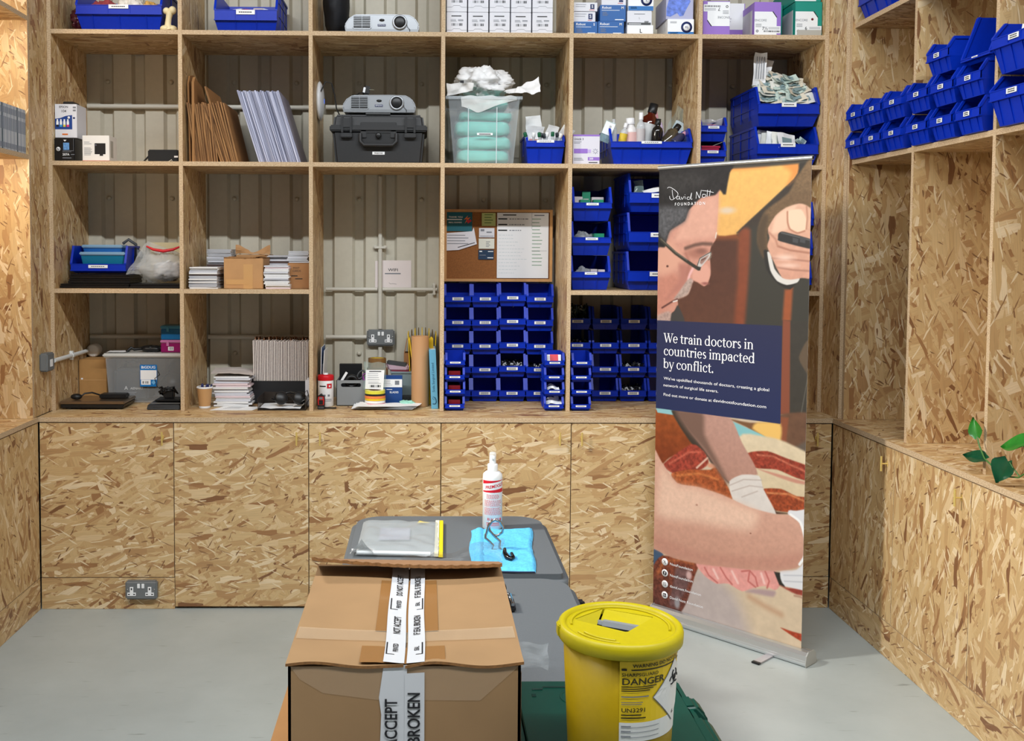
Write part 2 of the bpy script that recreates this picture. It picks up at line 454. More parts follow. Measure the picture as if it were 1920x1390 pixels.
# left run: cabinets facing right, worktop, shelves
def side_run(sgn, X, front, word, ys, shelf_ys):
    """sgn -1: run on the left (facing +x); +1: run on the right (facing -x)"""
    back = X+sgn*.46
    lo, hi = min(X+sgn*.021, back), max(X+sgn*.021, back)
    for i in range(len(ys)-1):
        y1, y0 = ys[i], ys[i+1]
        nth = ['nearest the back corner', 'second from the back corner', 'third from the back corner', 'fourth from the back corner', 'fifth from the back corner'][i]
        t = thing('base_cabinet', 'strand board base cabinet of the %s run, %s' % (word, nth), 'cabinet', (X, (y0+y1)/2, 0))
        w = (y1-y0)/2
        a, c = lo-X, hi-X
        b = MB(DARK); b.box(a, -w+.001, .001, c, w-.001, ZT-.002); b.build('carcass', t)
        a, c = sorted((0, sgn*.018))
        b = MB(OSBV, EDGE); b.board(a, -w+.0015, .1515, c, w-.0015, ZT-.005); d = b.build('door', t)
        b = MB(OSB, EDGE); b.board(a, -w, .001, c, w, .1475); b.build('plinth', t)
        hy = -w+.062 if sgn > 0 else -w+.06
        handle(d, (0, hy, .807), -PI/2 if sgn > 0 else PI/2)
    a, c = sorted((X-sgn*.004, back))
    b = MB(OSB, EDGE); b.board(a, ys[-1], ZT+.0002, c, ys[0]-.006, ZW+.0002)
    tag(b.build('worktop'), 'strand board worktop of the %s run along the side wall' % word, 'worktop')
    t = thing('shelving_unit', 'strand board wall shelving of the %s run above its worktop' % word, 'shelving', (0, 0, 0))
    a, c = sorted((front, back-sgn*.022))
    for y in shelf_ys:
        b = MB(OSBV, EDGE); b.board(3.7355 if sgn > 0 and y == shelf_ys[0] else a, y-.0095, ZW+.001, c, y+.0095, TOP); b.build('upright', t)
    for y1, y0 in zip(shelf_ys, shelf_ys[1:]):
        for z in (2.1046, 2.7247):
            b = MB(OSB, EDGE); b.board(a+.0005, y0+.0097, z-.021, c-.0005, y1-.0097, z); b.build('shelf_board', t)
    a, c = sorted((back-sgn*.0215, back-sgn*.002))
    b = MB(OSBV, EDGE); b.board(a, shelf_ys[-1]-.01, ZW+.001, c, shelf_ys[0]+.0095, TOP); b.build('back_panel', t)
side_run(-1, 0.0, -.004, 'left', [-.003, -.62, -1.235, -1.85], [-.0415, -.66, -1.275, -1.89])
side_run(1, XR, 3.747, 'right', [-.003, -.617, -1.19, -1.77, -2.35], [-.0225, -.604, -1.181, -1.76, -2.34])

# ---------------------------------------------------------------- conduits, sockets
def conduit(path, r, label):
    b = MB(CONDUIT); b.tube(path, r, seg=12)
    return tag(b.build('conduit_pipe'), label, 'pipe')
YC = YB-.014
conduit([(1.5488, YC, Z1-.03), (1.5488, YC, 1.265)], .0115, 'vertical cream conduit dropping to the double socket in the third bay')
conduit([(1.262, YC+.001, 1.4745), (1.535, YC+.001, 1.4745)], .010, 'short horizontal cream conduit left of the wifi sign, third bay')
conduit([(1.5615, YC+.001, 1.4745), (1.85, YC+.001, 1.4745)], .010, 'horizontal cream conduit running behind the foot of the wifi sign')
conduit([(1.262, YC, 1.2205), (1.478, YC, 1.2205)], .011, 'short horizontal cream conduit entering the left of the double socket')
conduit([(1.5495, YC, 1.168), (1.5495, YC, .92)], .0115, 'short vertical cream conduit below the double socket')
for i, (xa, xb, w) in enumerate(((.02, .60, 'first'), (.64, 1.22, 'second'))):
    conduit([(xa, YC, 2.4265), (xb, YC, 2.4265)], .0125, 'horizontal cream conduit on the steel wall, second row, %s bay' % w)
    conduit([(xa, YC, 1.2195), (xb, YC, 1.2195)], .0115, 'horizontal cream conduit low on the steel wall, bottom row, %s bay' % w)
conduit([(1.262, YC, 2.430), (1.52, YC, 2.430)], .0125, 'horizontal cream conduit behind the wireless disc, third bay')
b = MB(CONDUIT)
for dz in (.019, -.019):
    b.at((.46, YC, 1.2195+dz), (PI/2, 0, 0)).lathe([(.009, -.012), (.009, .004), (.004, .007), (0, .007)], seg=10)
b.reset().box(.454, YC-.0125, 1.198, .466, YC+.012, 1.241)
tag(b.build('pipe_clip'), 'small round saddle clip on the low conduit above the clear tub', 'clip')
b = MB(CONDUIT)
for dx in (-.026, .026):
    b.at((1.5488+dx, YC, 1.697), (PI/2, 0, 0)).lathe([(.0105, -.012), (.0105, .003), (.004, .006), (0, .006)], seg=12)
b.reset().box(1.5488-.028, YC-.0135, 1.691, 1.5488+.028, YC+.012, 1.703)
tag(b.build('pipe_clip'), 'saddle clip with two bosses holding the vertical conduit above the wifi sign', 'clip')
b = MB(CONDUIT)
for dz in (-.024, .024):
    b.at((1.835, YC, 1.4745+dz), (PI/2, 0, 0)).lathe([(.0105, -.012), (.0105, .003), (.004, .006), (0, .006)], seg=12)
b.reset().box(1.829, YC-.0125, 1.448, 1.841, YC+.012, 1.50)
tag(b.build('pipe_clip'), 'saddle clip on the horizontal conduit at the right end of the third bay', 'clip')

GREYMETAL = mat('grey_metalclad', (112, 116, 118), .42, .1)
def socket(loc, label):
    """double metalclad wall socket: box, plate, two white switches, two white inserts with pin slots"""
    t = thing('double_socket', label, 'socket', loc)
    b = MB(GREYMETAL); b.box(-.073, 0, -.043, .073, .034, .043); b.build('back_box', t, bevel=.007, seg=3)
    for dx in (-.062, .062):
        b = MB(mat('screw_metal', (190, 190, 188), .3, .9))
        b.at((dx, .0005, .006), (PI/2, 0, 0)).lathe([(.003, 0), (.003, .002), (0, .0024)], seg=8)
        b.build('screw', t)
    for dx in (-.010, .010):
        b = MB(WHITE); b.box(dx-.0062, -.004, .012, dx+.0062, .001, .033); s = b.build('rocker_switch', t, bevel=.0012)
    for dx in (-.0425, .0405):
        b = MB(WHITE)
        b.box(dx-.0195, -.003, -.0235, dx+.0195, .0005, -.0085); b.box(dx-.0078, -.003, -.0086, dx+.0078, .0005, .018)
        q = b.build('pin_insert', t)
        b = MB(INK)
        b.box(dx-.0028, -.0035, .004, dx+.0028, -.0031, .0135)
        for d2 in (-.012, .012): b.box(dx+d2-.004, -.0035, -.0185, dx+d2+.004, -.0031, -.0135)
        b.build('pin_slot', q)
    return t
socket((1.5535, YB-.036, 1.218), 'grey metal double wall socket on the steel wall under the wifi sign')
socket((.4745, -.0345, .0985), 'grey metal double wall socket low on the plinth of the leftmost cabinet')
# fused spur on the left pillar with its white conduit
t = thing('switch_box', 'small grey switch box on the left pillar with a white paper tag', 'switch', (.0, .083, 1.150))
b = MB(GREYMETAL); b.box(-.0065, -.045, -.043, .032, .045, .043); b.build('box_body', t, bevel=.006, seg=3)
b = MB(WHITE); b.box(.032, -.012, -.022, .0328, .022, .012); b.build('paper_tag', t)
t = thing('conduit_pipe', 'white conduit from the switch box into the bottom left bay', 'pipe', (0, 0, 0))
WP = mat('white_pvc', (226, 228, 226), .35)
b = MB(WP); b.tube([(.026, .135, 1.150), (.026, .66, 1.150)], .0105, seg=12); b.build('tube', t)
b = MB(WP); b.tube([(.026, .37, 1.150), (.026, .40, 1.150)], .0132, seg=12); b.box(.014, .378, 1.128, .030, .392, 1.172); b.build('saddle_clip', t)
b = MB(WP); b.at((.050, .650, 1.150), (PI/2, 0, 0)).lathe([(.034, -.02), (.034, .03), (.026, .036), (0, .036)], seg=20); b.reset(); b.build('junction_box', t)
# ---------------------------------------------------------------- blue open-front storage bins
BLUED = BLUE
def make_bin(label, w, d, h, zl, hl, ft, ribs=2, loc=(0, 0, 0), rz=0, group=None, card=(.42, .5), tp=None, siderib=False, lines=1):
    """open-front stacking bin, front towards -y, origin at the middle of its foot.
    zl: underside of the lip, hl: top of the lip, ft: how far the rim is set back from the lip"""
    t = thing('storage_bin', label, 'bin', loc, rz, group)
    tp = w*.055 if tp is None else tp
    th = .0028; hw = w/2; f = -d/2; bk = d/2
    rec = min(.035, d*.1)                                 # foot set back behind the lip
    b = MB(BLUE)
    def xo(z): return hw-tp*max(0, (zl-z)/zl)
    for s in (-1, 1):
        # lower tapered part of the side
        lo = [(f+rec, 0), (bk-.004, 0), (bk, zl), (f+.006, zl)]
        vo = [(s*xo(z), y, z) for y, z in lo]; vi = [(s*(xo(z)-th), y, z) for y, z in lo]
        b.add(vo+vi, [(0, 1, 2, 3), (7, 6, 5, 4), (0, 4, 5, 1), (1, 5, 6, 2), (2, 6, 7, 3), (3, 7, 4, 0)])
        up = [(f, zl), (bk, zl), (bk, h), (f+ft, h), (f+ft*.82, h-.004), (f+.004, hl+.008), (f, hl)]
        b.prism([(y, z) for y, z in up], 'x', min(s*hw, s*(hw-th)), max(s*hw, s*(hw-th)))
        # folded rim along the top and down the sloping front edge
        b.box(min(s*hw, s*(hw+.004)), f+ft, h-.011, max(s*hw, s*(hw+.004)), bk, h)
        sl = [(f+ft+.004, h), (f+ft-.006, h), (f-.002, hl+.004), (f-.002, hl-.004), (f+.006, hl)]
        b.prism(sl, 'x', min(s*(hw-.008), s*(hw+.003)), max(s*(hw-.008), s*(hw+.003)))
        for k in range(3 if siderib else 1):
            yy = f+ft+(bk-f-ft)*(k+.6)/(3 if siderib else 1.4)
            b.box(min(s*hw, s*(hw+.003)), yy, zl*.6, max(s*hw, s*(hw+.003)), yy+.006, h-.01)
        if siderib:
            for zz in (.45, .75): b.box(min(s*hw, s*(hw+.003)), f+ft*1.3, h*zz, max(s*hw, s*(hw+.003)), bk*.8, h*zz+.005)
    b.box(-hw+tp, f+rec, 0, hw-tp, bk-.004, th)                              # floor
    b.hexa([(-hw+tp, bk-.007, 0), (hw-tp, bk-.007, 0), (hw-tp, bk-.004, 0), (-hw+tp, bk-.004, 0)],
           [(-hw, bk-.003, h), (hw, bk-.003, h), (hw, bk, h), (-hw, bk, h)])
    b.box(-hw, bk, h-.011, hw, bk+.004, h)
    b.hexa([(-hw+tp, f+rec, 0), (hw-tp, f+rec, 0), (hw-tp, f+rec+th, 0), (-hw+tp, f+rec+th, 0)],
           [(-hw+.001, f+.008, zl), (hw-.001, f+.008, zl), (hw-.001, f+.008+th, zl), (-hw+.001, f+.008+th, zl)])
    b.box(-hw, f-.001, zl, hw, f+.004, hl)                                   # lip band
    b.box(-hw-.002, f-.004, zl-.002, hw+.002, f+.009, zl+.003)
    b.box(-hw, f-.003, hl-.003, hw, f+.006, hl)
    for k in range(ribs):
        x = -hw+w*(k+1)/(ribs+1) if ribs < 3 else -hw+w*(k+.6)/(ribs+.2)
        z0, z1 = .004, zl-.002
        b.hexa([(x-.0015, f+rec-.004, z0), (x+.0015, f+rec-.004, z0), (x+.0015, f+rec, z0), (x-.0015, f+rec, z0)],
               [(x-.0015, f+.004, z1), (x+.0015, f+.004, z1), (x+.0015, f+.008, z1), (x-.0015, f+.008, z1)])
    b.build('bin_body', t)
    cw, cz = card
    zc = zl+(hl-zl)*cz; ch = (hl-zl)*.52 if lines > 1 else (hl-zl)*.44
    b = MB(BLUE)
    for s in (-1, 1): b.box(s*(w*cw/2+.006)-.002, f-.0035, zl+.003, s*(w*cw/2+.006)+.002, f-.001, hl-.003)
    b.box(-w*cw/2-.008, f-.0022, zl+.0015, w*cw/2+.008, f-.001, zl+.0035)
    b.build('card_holder', t)
    b = MB(WHITE, INK); x1 = w*cw/2
    b.box(-x1, f-.0048, zc-ch/2, x1, f-.0036, zc+ch/2)
    for k in range(lines):
        n = 7; zz = zc+(0 if lines == 1 else (ch*.2 if k == 0 else -ch*.2)); hh = ch*.12
        for q in range(n):
            xa = -x1*.7+2*x1*.7*q/n; b.box(xa, f-.0052, zz-hh, xa+2*x1*.7/n*.75, f-.0046, zz+hh, INK)
    b.build('label_card', t)['label'] = 'white label card'
    return t

# 4 x 5 wall of bins on the worktop in the fourth bay
NCOL = ['leftmost', 'second', 'third', 'rightmost']
NROW = ['bottom', 'second', 'middle', 'fourth', 'top']
gw, gh, gd = .1345, .1185, .20
g0 = None
G4 = {}
for r in range(5):
    for c in range(4):
        lab = 'blue bin under the cork board, %s column, %s row%s' % (
            NCOL[c], NROW[r], ' from the bottom' if r in (1, 3) else '')
        loc = (1.955+c*.1405, .59, ZW+.002+r*.1215+(.006 if c == 2 and r < 5 else 0)*(r > 0))
        if g0 is None: g0 = make_bin(lab, gw, gd, gh, .030, .058, .030, 1, loc, 0, 'bin wall under the cork board', lines=2); G4[(r, c)] = g0
        else: G4[(r, c)] = dup(g0, loc, 0, lab)
# the same bins, in the shade of the fifth bay
for r in range(4):
    for c in range(4):
        lab = 'shaded blue bin left of the banner, %s column, %s row%s' % (
            NCOL[c], ['bottom', 'second', 'third', 'top'][r], ' from the bottom' if r in (1, 2) else '')
        loc = (2.572+c*.146, .60, ZW+.002+r*.124)
        G4[(r, c, 5)] = dup(g0, loc, 0, lab, 'shaded bin wall left of the banner')
# four-high stacks of the smallest bin
s0 = None
STK = {}
for k, (x, y, word) in enumerate(((1.932, .275, 'left of the bin wall'), (2.4145, .275, 'right of the bin wall'), (2.546, .275, 'in the shaded bay'))):
    for r in range(4):
        lab = 'small blue bin %s, %s of its stack of four' % (word, ['bottom one', 'second from bottom', 'third from bottom', 'topmost'][r])
        loc = (x+(.002 if r % 2 else 0), y, ZW+.001+r*.0705)
        if s0 is None: s0 = make_bin(lab, .092, .155, .0705, .015, .033, .022, 0, loc, 0, 'four-high stacks of small bins', card=(.56, .5)); STK[(k, r)] = s0
        else: STK[(k, r)] = dup(s0, loc, 0, lab)
# fifth bay, third row
m0 = make_bin('blue bin with green boxes, topmost of three, at left in the fifth bay', .188, .36, .166, .062, .088, .045, 2,
              (2.599, .425, Z2+.002+2*.1685), 0, 'three-high stack of medium bins', card=(.32, .7))
m1 = dup(m0, (2.597, .425, Z2+.002+.1685), 0, 'blue bin with clear bags, middle of three, left in the fifth bay')
m2 = dup(m0, (2.595, .425, Z2+.002), 0, 'blue bin with a clear bag, lowest of three, left in the fifth bay')
l0 = make_bin('large blue bin just left of the banner top, topmost of three', .303, .40, .188, .045, .093, .04, 2,
              (2.932, .445, Z2+.002+2*.191), 0, 'three-high stack of large bins', card=(.3, .7), siderib=True)
dup(l0, (2.930, .445, Z2+.002+.191), 0, 'large blue empty bin left of the banner, middle of three')
dup(l0, (2.928, .445, Z2+.002), 0, 'large blue empty bin left of the banner, lowest of three')
# sixth bay, third row: peeking out on the right of the banner
q0 = make_bin('blue bin peeking out on the right of the banner, topmost of three', .20, .30, .144, .03, .062, .03, 1, (3.592, .42, Z2+.002+2*.146), 0, 'bins right of the banner', card=(.5, .5))
dup(q0, (3.590, .42, Z2+.002+.146), 0, 'blue bin peeking out on the right of the banner, middle of three')
dup(q0, (3.588, .42, Z2+.002), 0, 'blue bin peeking out on the right of the banner, lowest of three')
# second row
make_bin('small blue bin of green and white tubes right of the clear tub', .185, .30, .150, .090, .118, .035, 2, (2.371, .43, Z1+.001), 0, card=(.46, .9))
make_bin('wide blue bin full of bottles in the fifth bay', .395, .31, .185, .086, .113, .06, 4, (2.883, .40, Z1+.001), 0, card=(.25, .85), siderib=True)
k0 = make_bin('small blue bin of dark red packets, lower of two behind the banner top', .128, .23, .117, .046, .074, .03, 1, (3.184, .365, Z1+.001), 0, 'pair of small bins in the sixth bay', card=(.42, .7))
dup(k0, (3.186, .365, Z1+.120), 0, 'small blue bin of pink and blue packets, upper of two in the sixth bay')
L0 = make_bin('large blue bin of flat paper sachets, lower of two in the sixth bay', .296, .44, .192, .058, .104, .05, 2, (3.542, .445, Z1+.001), 0, 'pair of large bins in the sixth bay', card=(.24, .9), siderib=True)
dup(L0, (3.543, .445, Z1+.194), 0, 'large blue bin heaped with paper packets, upper of two in the sixth bay')
# third row of the first bay
make_bin('blue tray bin holding two teal food boxes on black laptops', .27, .24, .135, .012, .046, .04, 0, (.171, .47, 1.562), 0, card=(.35, .6))
# top row
make_bin('large blue bin of bandages on the top shelf of the first bay', .408, .36, .22, .085, .128, .05, 3, (.315, .43, Z0+.001), 0, card=(.23, .8))
make_bin('blue bin alone on the top shelf of the second bay', .300, .36, .215, .066, .115, .05, 2, (.917, .45, Z0+.001), 0, card=(.30, .75), siderib=True)
# right run, fronts facing left
zs = 2.1046+.001
r0_ = None
for r in range(2):
    for c in range(3):
        lab = 'blue bin in the right bay nearest the corner, %s layer, %s from left' % (['lower', 'upper'][r], ORD[c])
        loc = (3.815, -.125-c*.186, zs+r*.1265)
        if r0_ is None: r0_ = make_bin(lab, .155, .21, .124, .052, .083, .028, 3, loc, -PI/2, 'bins in the right run bay nearest the corner', card=(.24, .5), lines=2)
        else: dup(r0_, loc, -PI/2, lab)
for r in range(2):
    for c in range(3):
        lab = 'blue bin in the second right bay, %s layer, %s from left' % (['bottom', 'middle'][r], ORD[c])
        dup(r0_, (3.815, -.70-c*.186, zs+r*.1265), -PI/2, lab, 'bins in the second bay of the right run')
dup(r0_, (3.825, -.83, zs+2*.1265), -PI/2, 'blue bin on top of the second right bay pile, left of the big one', 'bins in the second bay of the right run')
make_bin('bigger empty blue bin with low front, top right of the second right bay pile', .185, .25, .175, .012, .022, .06, 1, (3.862, -1.066, zs+2*.1265), -PI/2, card=(.2, .5))
u0 = make_bin('blue bin with white paper at the right frame edge, lower of two', .26, .29, .172, .085, .118, .045, 4, (3.845, -1.36, zs), -PI/2, 'pair of bins at the right frame edge', card=(.22, .6), lines=2)
dup(u0, (3.845, -1.362, zs+.175), -PI/2, 'blue bin at the right frame edge, upper of two')
make_bin('blue bin on the upper shelf of the right run, cut by the top frame edge', .28, .30, .19, .07, .115, .05, 3, (3.90, -.20, 2.7257), -PI/2, card=(.2, .5))
# ---------------------------------------------------------------- small helpers for packaging and print
def lines_(b, x0, x1, y, z, n, dz, h, m, frac=None):
    for i in range(n):
        f = (frac[i % len(frac)] if frac else .7+.3*R.random())
        b.box(x0, y-.0004, z-i*dz-h, x0+(x1-x0)*f, y, z-i*dz, m)
def barcode(b, x0, x1, y, z0, z1, m=INK, n=22):
    w = (x1-x0)/n
    for i in range(n):
        if R.random() < .62: b.box(x0+i*w, y-.0004, z0, x0+i*w+w*R.choice((.5, .8, 1.02)), y, z1, m)
def rect(b, x0, z0, x1, z1, y, m): b.box(x0, y-.0004, z0, x1, y, z1, m)
def carton(label, loc, w, d, h, m, rz=0, name='carton', cat='box', group=None, bev=.0012, rot=None):
    t = thing(name, label, cat, loc, rz, group, rot)
    b = MB(m); b.box(-w/2, -d/2, 0, w/2, d/2, h); b.build('box_body', t, bevel=bev)
    return t
def sheetbox(b, x0, y0, z0, x1, y1, z1, m): b.box(x0, y0, z0, x1, y1, z1, m)
def crumple(b, fn, nu, nv, m, amp, seed, freq=3.0):
    """thin crumpled sheet: grid with folded noise"""
    from mathutils import noise
    o = Vector((seed*3.1, seed*1.7, seed*.9))
    def g(u, v):
        p = Vector(fn(u, v)); q = p*freq*10+o
        return p+Vector((noise.noise(q), noise.noise(q+Vector((9, 0, 0))), noise.noise(q+Vector((0, 7, 0)))))*amp
    b.grid(g, nu, nv, m, smooth=False)
def bag(label, name, loc, r, m, seed, amp=.35, freq=9, flat=1.0, cat='bag', rz=0, nu=40, nv=26, top=None, group=None):
    """crumpled closed bag sitting on its flattened foot"""
    from mathutils import noise
    t = thing(name, label, cat, loc, rz, group)
    b = MB(m); o = Vector((seed*2.3, seed, -seed))
    def fn(u, v):
        a = 2*PI*u; e = PI*(v-.5)
        d = Vector((math.cos(e)*math.cos(a), math.cos(e)*math.sin(a), math.sin(e)))
        n1 = noise.noise(d*freq*.3+o); n2 = abs(noise.noise(d*freq+o*1.7)); n3 = noise.noise(d*freq*2.1-o)
        k = 1+amp*(.55*n1-.5*n2+.18*n3)
        p = Vector((r[0]*d.x*k, r[1]*d.y*k, r[2]*(1+d.z*k)))
        if top: p = Vector(top(p, d, k))
        p.z = max(.0008, p.z*flat)
        return p
    b.grid(fn, nu, nv, 0, True, True); b.build('bag_skin', t)
    return t

NAVY = mat('navy_ink', (24, 40, 92), .5)
REDINK = mat('red_ink', (206, 28, 44), .5)
MIDBLUE = mat('carton_blue', (0, 104, 176), .45)
PURPLE = mat('carton_purple', (146, 108, 196), .5)
GREEN = mat('carton_green', (0, 140, 124), .5)
GCARD = mat('grey_board', (176, 174, 166), .7)
OFFW = mat('off_white_card', (219, 220, 227), .6)

# ---------------------------------------------------------------- top row
MAROON = mat('dark_red_plastic_film', (84, 34, 44), .22, noise=.35, nscale=40, coat=.3)
bag('crumpled dark red plastic bag on the top shelf beside the first blue bin', 'plastic_bag', (.078, .44, Z0+.001), (.048, .10, .082), MAROON, 3, .6, 11)
GAUZE = mat('gauze_white', (222, 216, 206), .85, noise=.08, nscale=60)
OCHRE = mat('ochre_cloth', (206, 160, 84), .8, noise=.1)
bag('maroon cloth bundle at left in the bandage bin', 'cloth_bundle', (.205, .40, Z0+.035), (.075, .11, .075), mat('maroon_cloth', (150, 62, 66), .85, noise=.25, nscale=30), 5, .5, 8, cat='bundle')
bag('white gauze bundle in the middle of the bandage bin', 'gauze_bundle', (.335, .40, Z0+.035), (.075, .11, .080), GAUZE, 6, .6, 9, cat='bundle')
bag('ochre cloth bundle at right in the bandage bin', 'cloth_bundle', (.44, .38, Z0+.035), (.055, .10, .068), OCHRE, 8, .5, 8, cat='bundle')
BONE = mat('bone_model_cream', (226, 212, 168), .5, noise=.06, nscale=50)
t = thing('bone_model', 'cream bone model standing at the right of the first top bin', 'model', (.552, .262, Z0+.001))
b = MB(BONE)
b.tube([(0, 0, .012), (-.006, 0, .04), (-.002, 0, .07), (.004, 0, .10)], [.024, .015, .014, .017], seg=14)
b.build('shaft', t)
b = MB(BONE); b.ell((.016, -.002, .106), (.019, .018, .020)); b.build('knuckle', t)
b = MB(BONE); b.ell((-.013, .002, .104), (.017, .017, .017)); b.build('knuckle', t)
b = MB(BONE); b.ell((-.018, -.004, .018), (.025, .024, .017)); b.build('foot', t)
b = MB(BONE); b.ell((.016, .004, .018), (.022, .022, .018)); b.build('foot', t)
for i, (x, c, lab) in enumerate(((.85, WHITE, 'white folded packet in the second top bin, left'), (.92, mat('packet_red', (190, 60, 60), .6), 'red packet in the second top bin'), (.985, WHITE, 'white packet in the second top bin, right'))):
    b = MB(c); b.at((0, 0, .065), (.2, .1*(i-1), .3*i)).box(-.04, -.06, -.05, .04, .06, .05); b.reset()
    tag(b.build('packet', None, (x, .40, Z0+.03)), lab, 'packet')
bag('black backpack slumped beside the projector on the top shelf', 'backpack', (1.338, .46, Z0+.001), (.068, .13, .17), mat('black_nylon', (20, 22, 28), .7, noise=.2, nscale=90), 12, .22, 4)

GLASSD = mat('dark_lens_glass', (18, 20, 26), .08, coat=.8)
DGREY = mat('dark_grey_plastic', (66, 68, 70), .45)
def projector(label, loc):
    t = thing('projector', label, 'projector', loc)
    b = MB(SILVER)
    pf = [(-.176, .014), (-.18, .045), (-.160, .075), (-.130, .094), (.05, .096), (.13, .094), (.160, .078), (.18, .045), (.176, .014), (.15, .008), (-.15, .008)]
    b.prism(pf, 'y', -.125, .125); b.build('case', t, bevel=.006, seg=3)
    b = MB(mat('silver_dark', (140, 144, 148), .35, .6)); b.box(-.175, -.1262, .010, .175, -.122, .024); b.build('lower_trim', t)
    b = MB(SILVER)
    g = [(-.142, .030), (-.142, .082), (-.134, .090), (-.058, .090), (-.050, .082), (-.050, .030), (-.058, .022), (-.134, .022)]
    b.prism(g, 'y', -.129, -.124); v = b.build('vent_frame', t)
    b = MB(BLACK); b.box(-.136, -.1296, .028, -.056, -.1289, .084); b.build('vent_hole', v)
    b = MB(SILVER)
    for k in range(6): b.box(-.136, -.1325, .0355+k*.0083, -.056, -.1292, .0382+k*.0083)
    b.box(-.0965, -.1323, .028, -.0945, -.1292, .084)
    b.build('vent_louvre', v)
    b = MB(SILVER); b.at((.086, -.118, .056), (PI/2, 0, 0)).lathe([(.036, 0), (.036, .014), (.033, .017), (.026, .017), (.026, .012)], seg=32, caps=False)
    b.reset(); r_ = b.build('lens_ring', t)
    b = MB(BLACK); b.at((.086, -.132, .056), (PI/2, 0, 0)).lathe([(.027, -.004), (.027, .004), (.020, .0075), (0, .008)], seg=28); b.reset(); b.build('lens_cap', r_)
    b = MB(BLACK); b.at((0, -.1255, .066), (PI/2, 0, 0), (1, .45, 1)).lathe([(.013, 0), (.013, .002), (0, .0025)], seg=20); b.reset(); b.build('sensor_window', t)
    b = MB(NAVY, WHITE); b.box(-.020, -.1275, .037, .018, -.1245, .047); b.text('EPSON', .0085, (-.001, -.1279, .0418), m=WHITE, sx=1.25); b.build('brand_plate', t)
    b = MB(BLACK); b.tube([(.12, -.128, .05), (.122, -.131, .035), (.135, -.131, .020), (.133, -.129, .012)], .0012, seg=6); b.build('cap_cord', t)
    b = MB(DGREY); b.box(-.065, -.123, .0, .055, -.09, .010); b.build('front_foot', t)
    b = MB(DGREY); b.hexa([(-.072, -.02, .094), (.050, -.02, .094), (.050, .10, .094), (-.072, .10, .094)], [(-.068, -.01, .112), (.046, -.01, .112), (.046, .09, .112), (-.068, .09, .112)]); b.build('top_panel', t, bevel=.003)
    b = MB(DGREY); b.box(-.12, .06, 0, -.09, .09, .010); b.build('rear_foot', t)
    b = MB(DGREY); b.box(.09, .06, 0, .12, .09, .010); b.build('rear_foot', t)
    return t
projector('silver projector on the top shelf of the third bay beside a black backpack', (1.574, .375, Z0+.001))

# white suture cartons, five across
def small_carton(label, loc, group, op=False):
    t = thing('suture_carton', label, 'carton', loc, 0, group)
    w, d, h = .0975, .20, .1085
    b = MB(OFFW); b.box(-w/2, -d/2, 0, w/2, d/2, h); b.build('box_body', t, bevel=.0012)
    y = -d/2-.0003
    b = MB(GREYINK, INK)
    tab = [(-w/2, .021), (-.024, .021), (-.016, .0285), (.014, .0285), (.022, .021), (w/2, .021)]
    for (xa, za), (xb, zb) in zip(tab, tab[1:]):
        b.hexa([(xa, y-.0004, za), (xb, y-.0004, zb), (xb, y, zb), (xa, y, za)], [(xa, y-.0004, za+.0014), (xb, y-.0004, zb+.0014), (xb, y, zb+.0014), (xa, y, za+.0014)])
    b.build('flap_line', t)
    b = MB(GREYINK, INK)
    lines_(b, -.026, .022, y, .092, 1, .006, .0045, INK, (1,))
    lines_(b, -.030, .0, y, .073, 3, .0042, .0016, GREYINK); lines_(b, .006, .036, y, .073, 2, .0046, .0026, GREYINK)
    barcode(b, -.026, .030, y, .043, .055)
    b.build('print', t)
    return t
sc0 = None
for r in range(2):
    for c in range(5):
        lab = 'white suture carton with barcode, %s of five in the %s row' % (['leftmost', 'second from left', 'middle', 'second from right', 'rightmost'][c], ['lower', 'upper cut off'][r])
        loc = (1.9345+c*.1035, .352+(c % 2)*.004, Z0+.001+r*.110)
        if sc0 is None: sc0 = small_carton(lab, loc, 'white suture cartons on the top shelf')
        else: dup(sc0, loc, 0, lab)

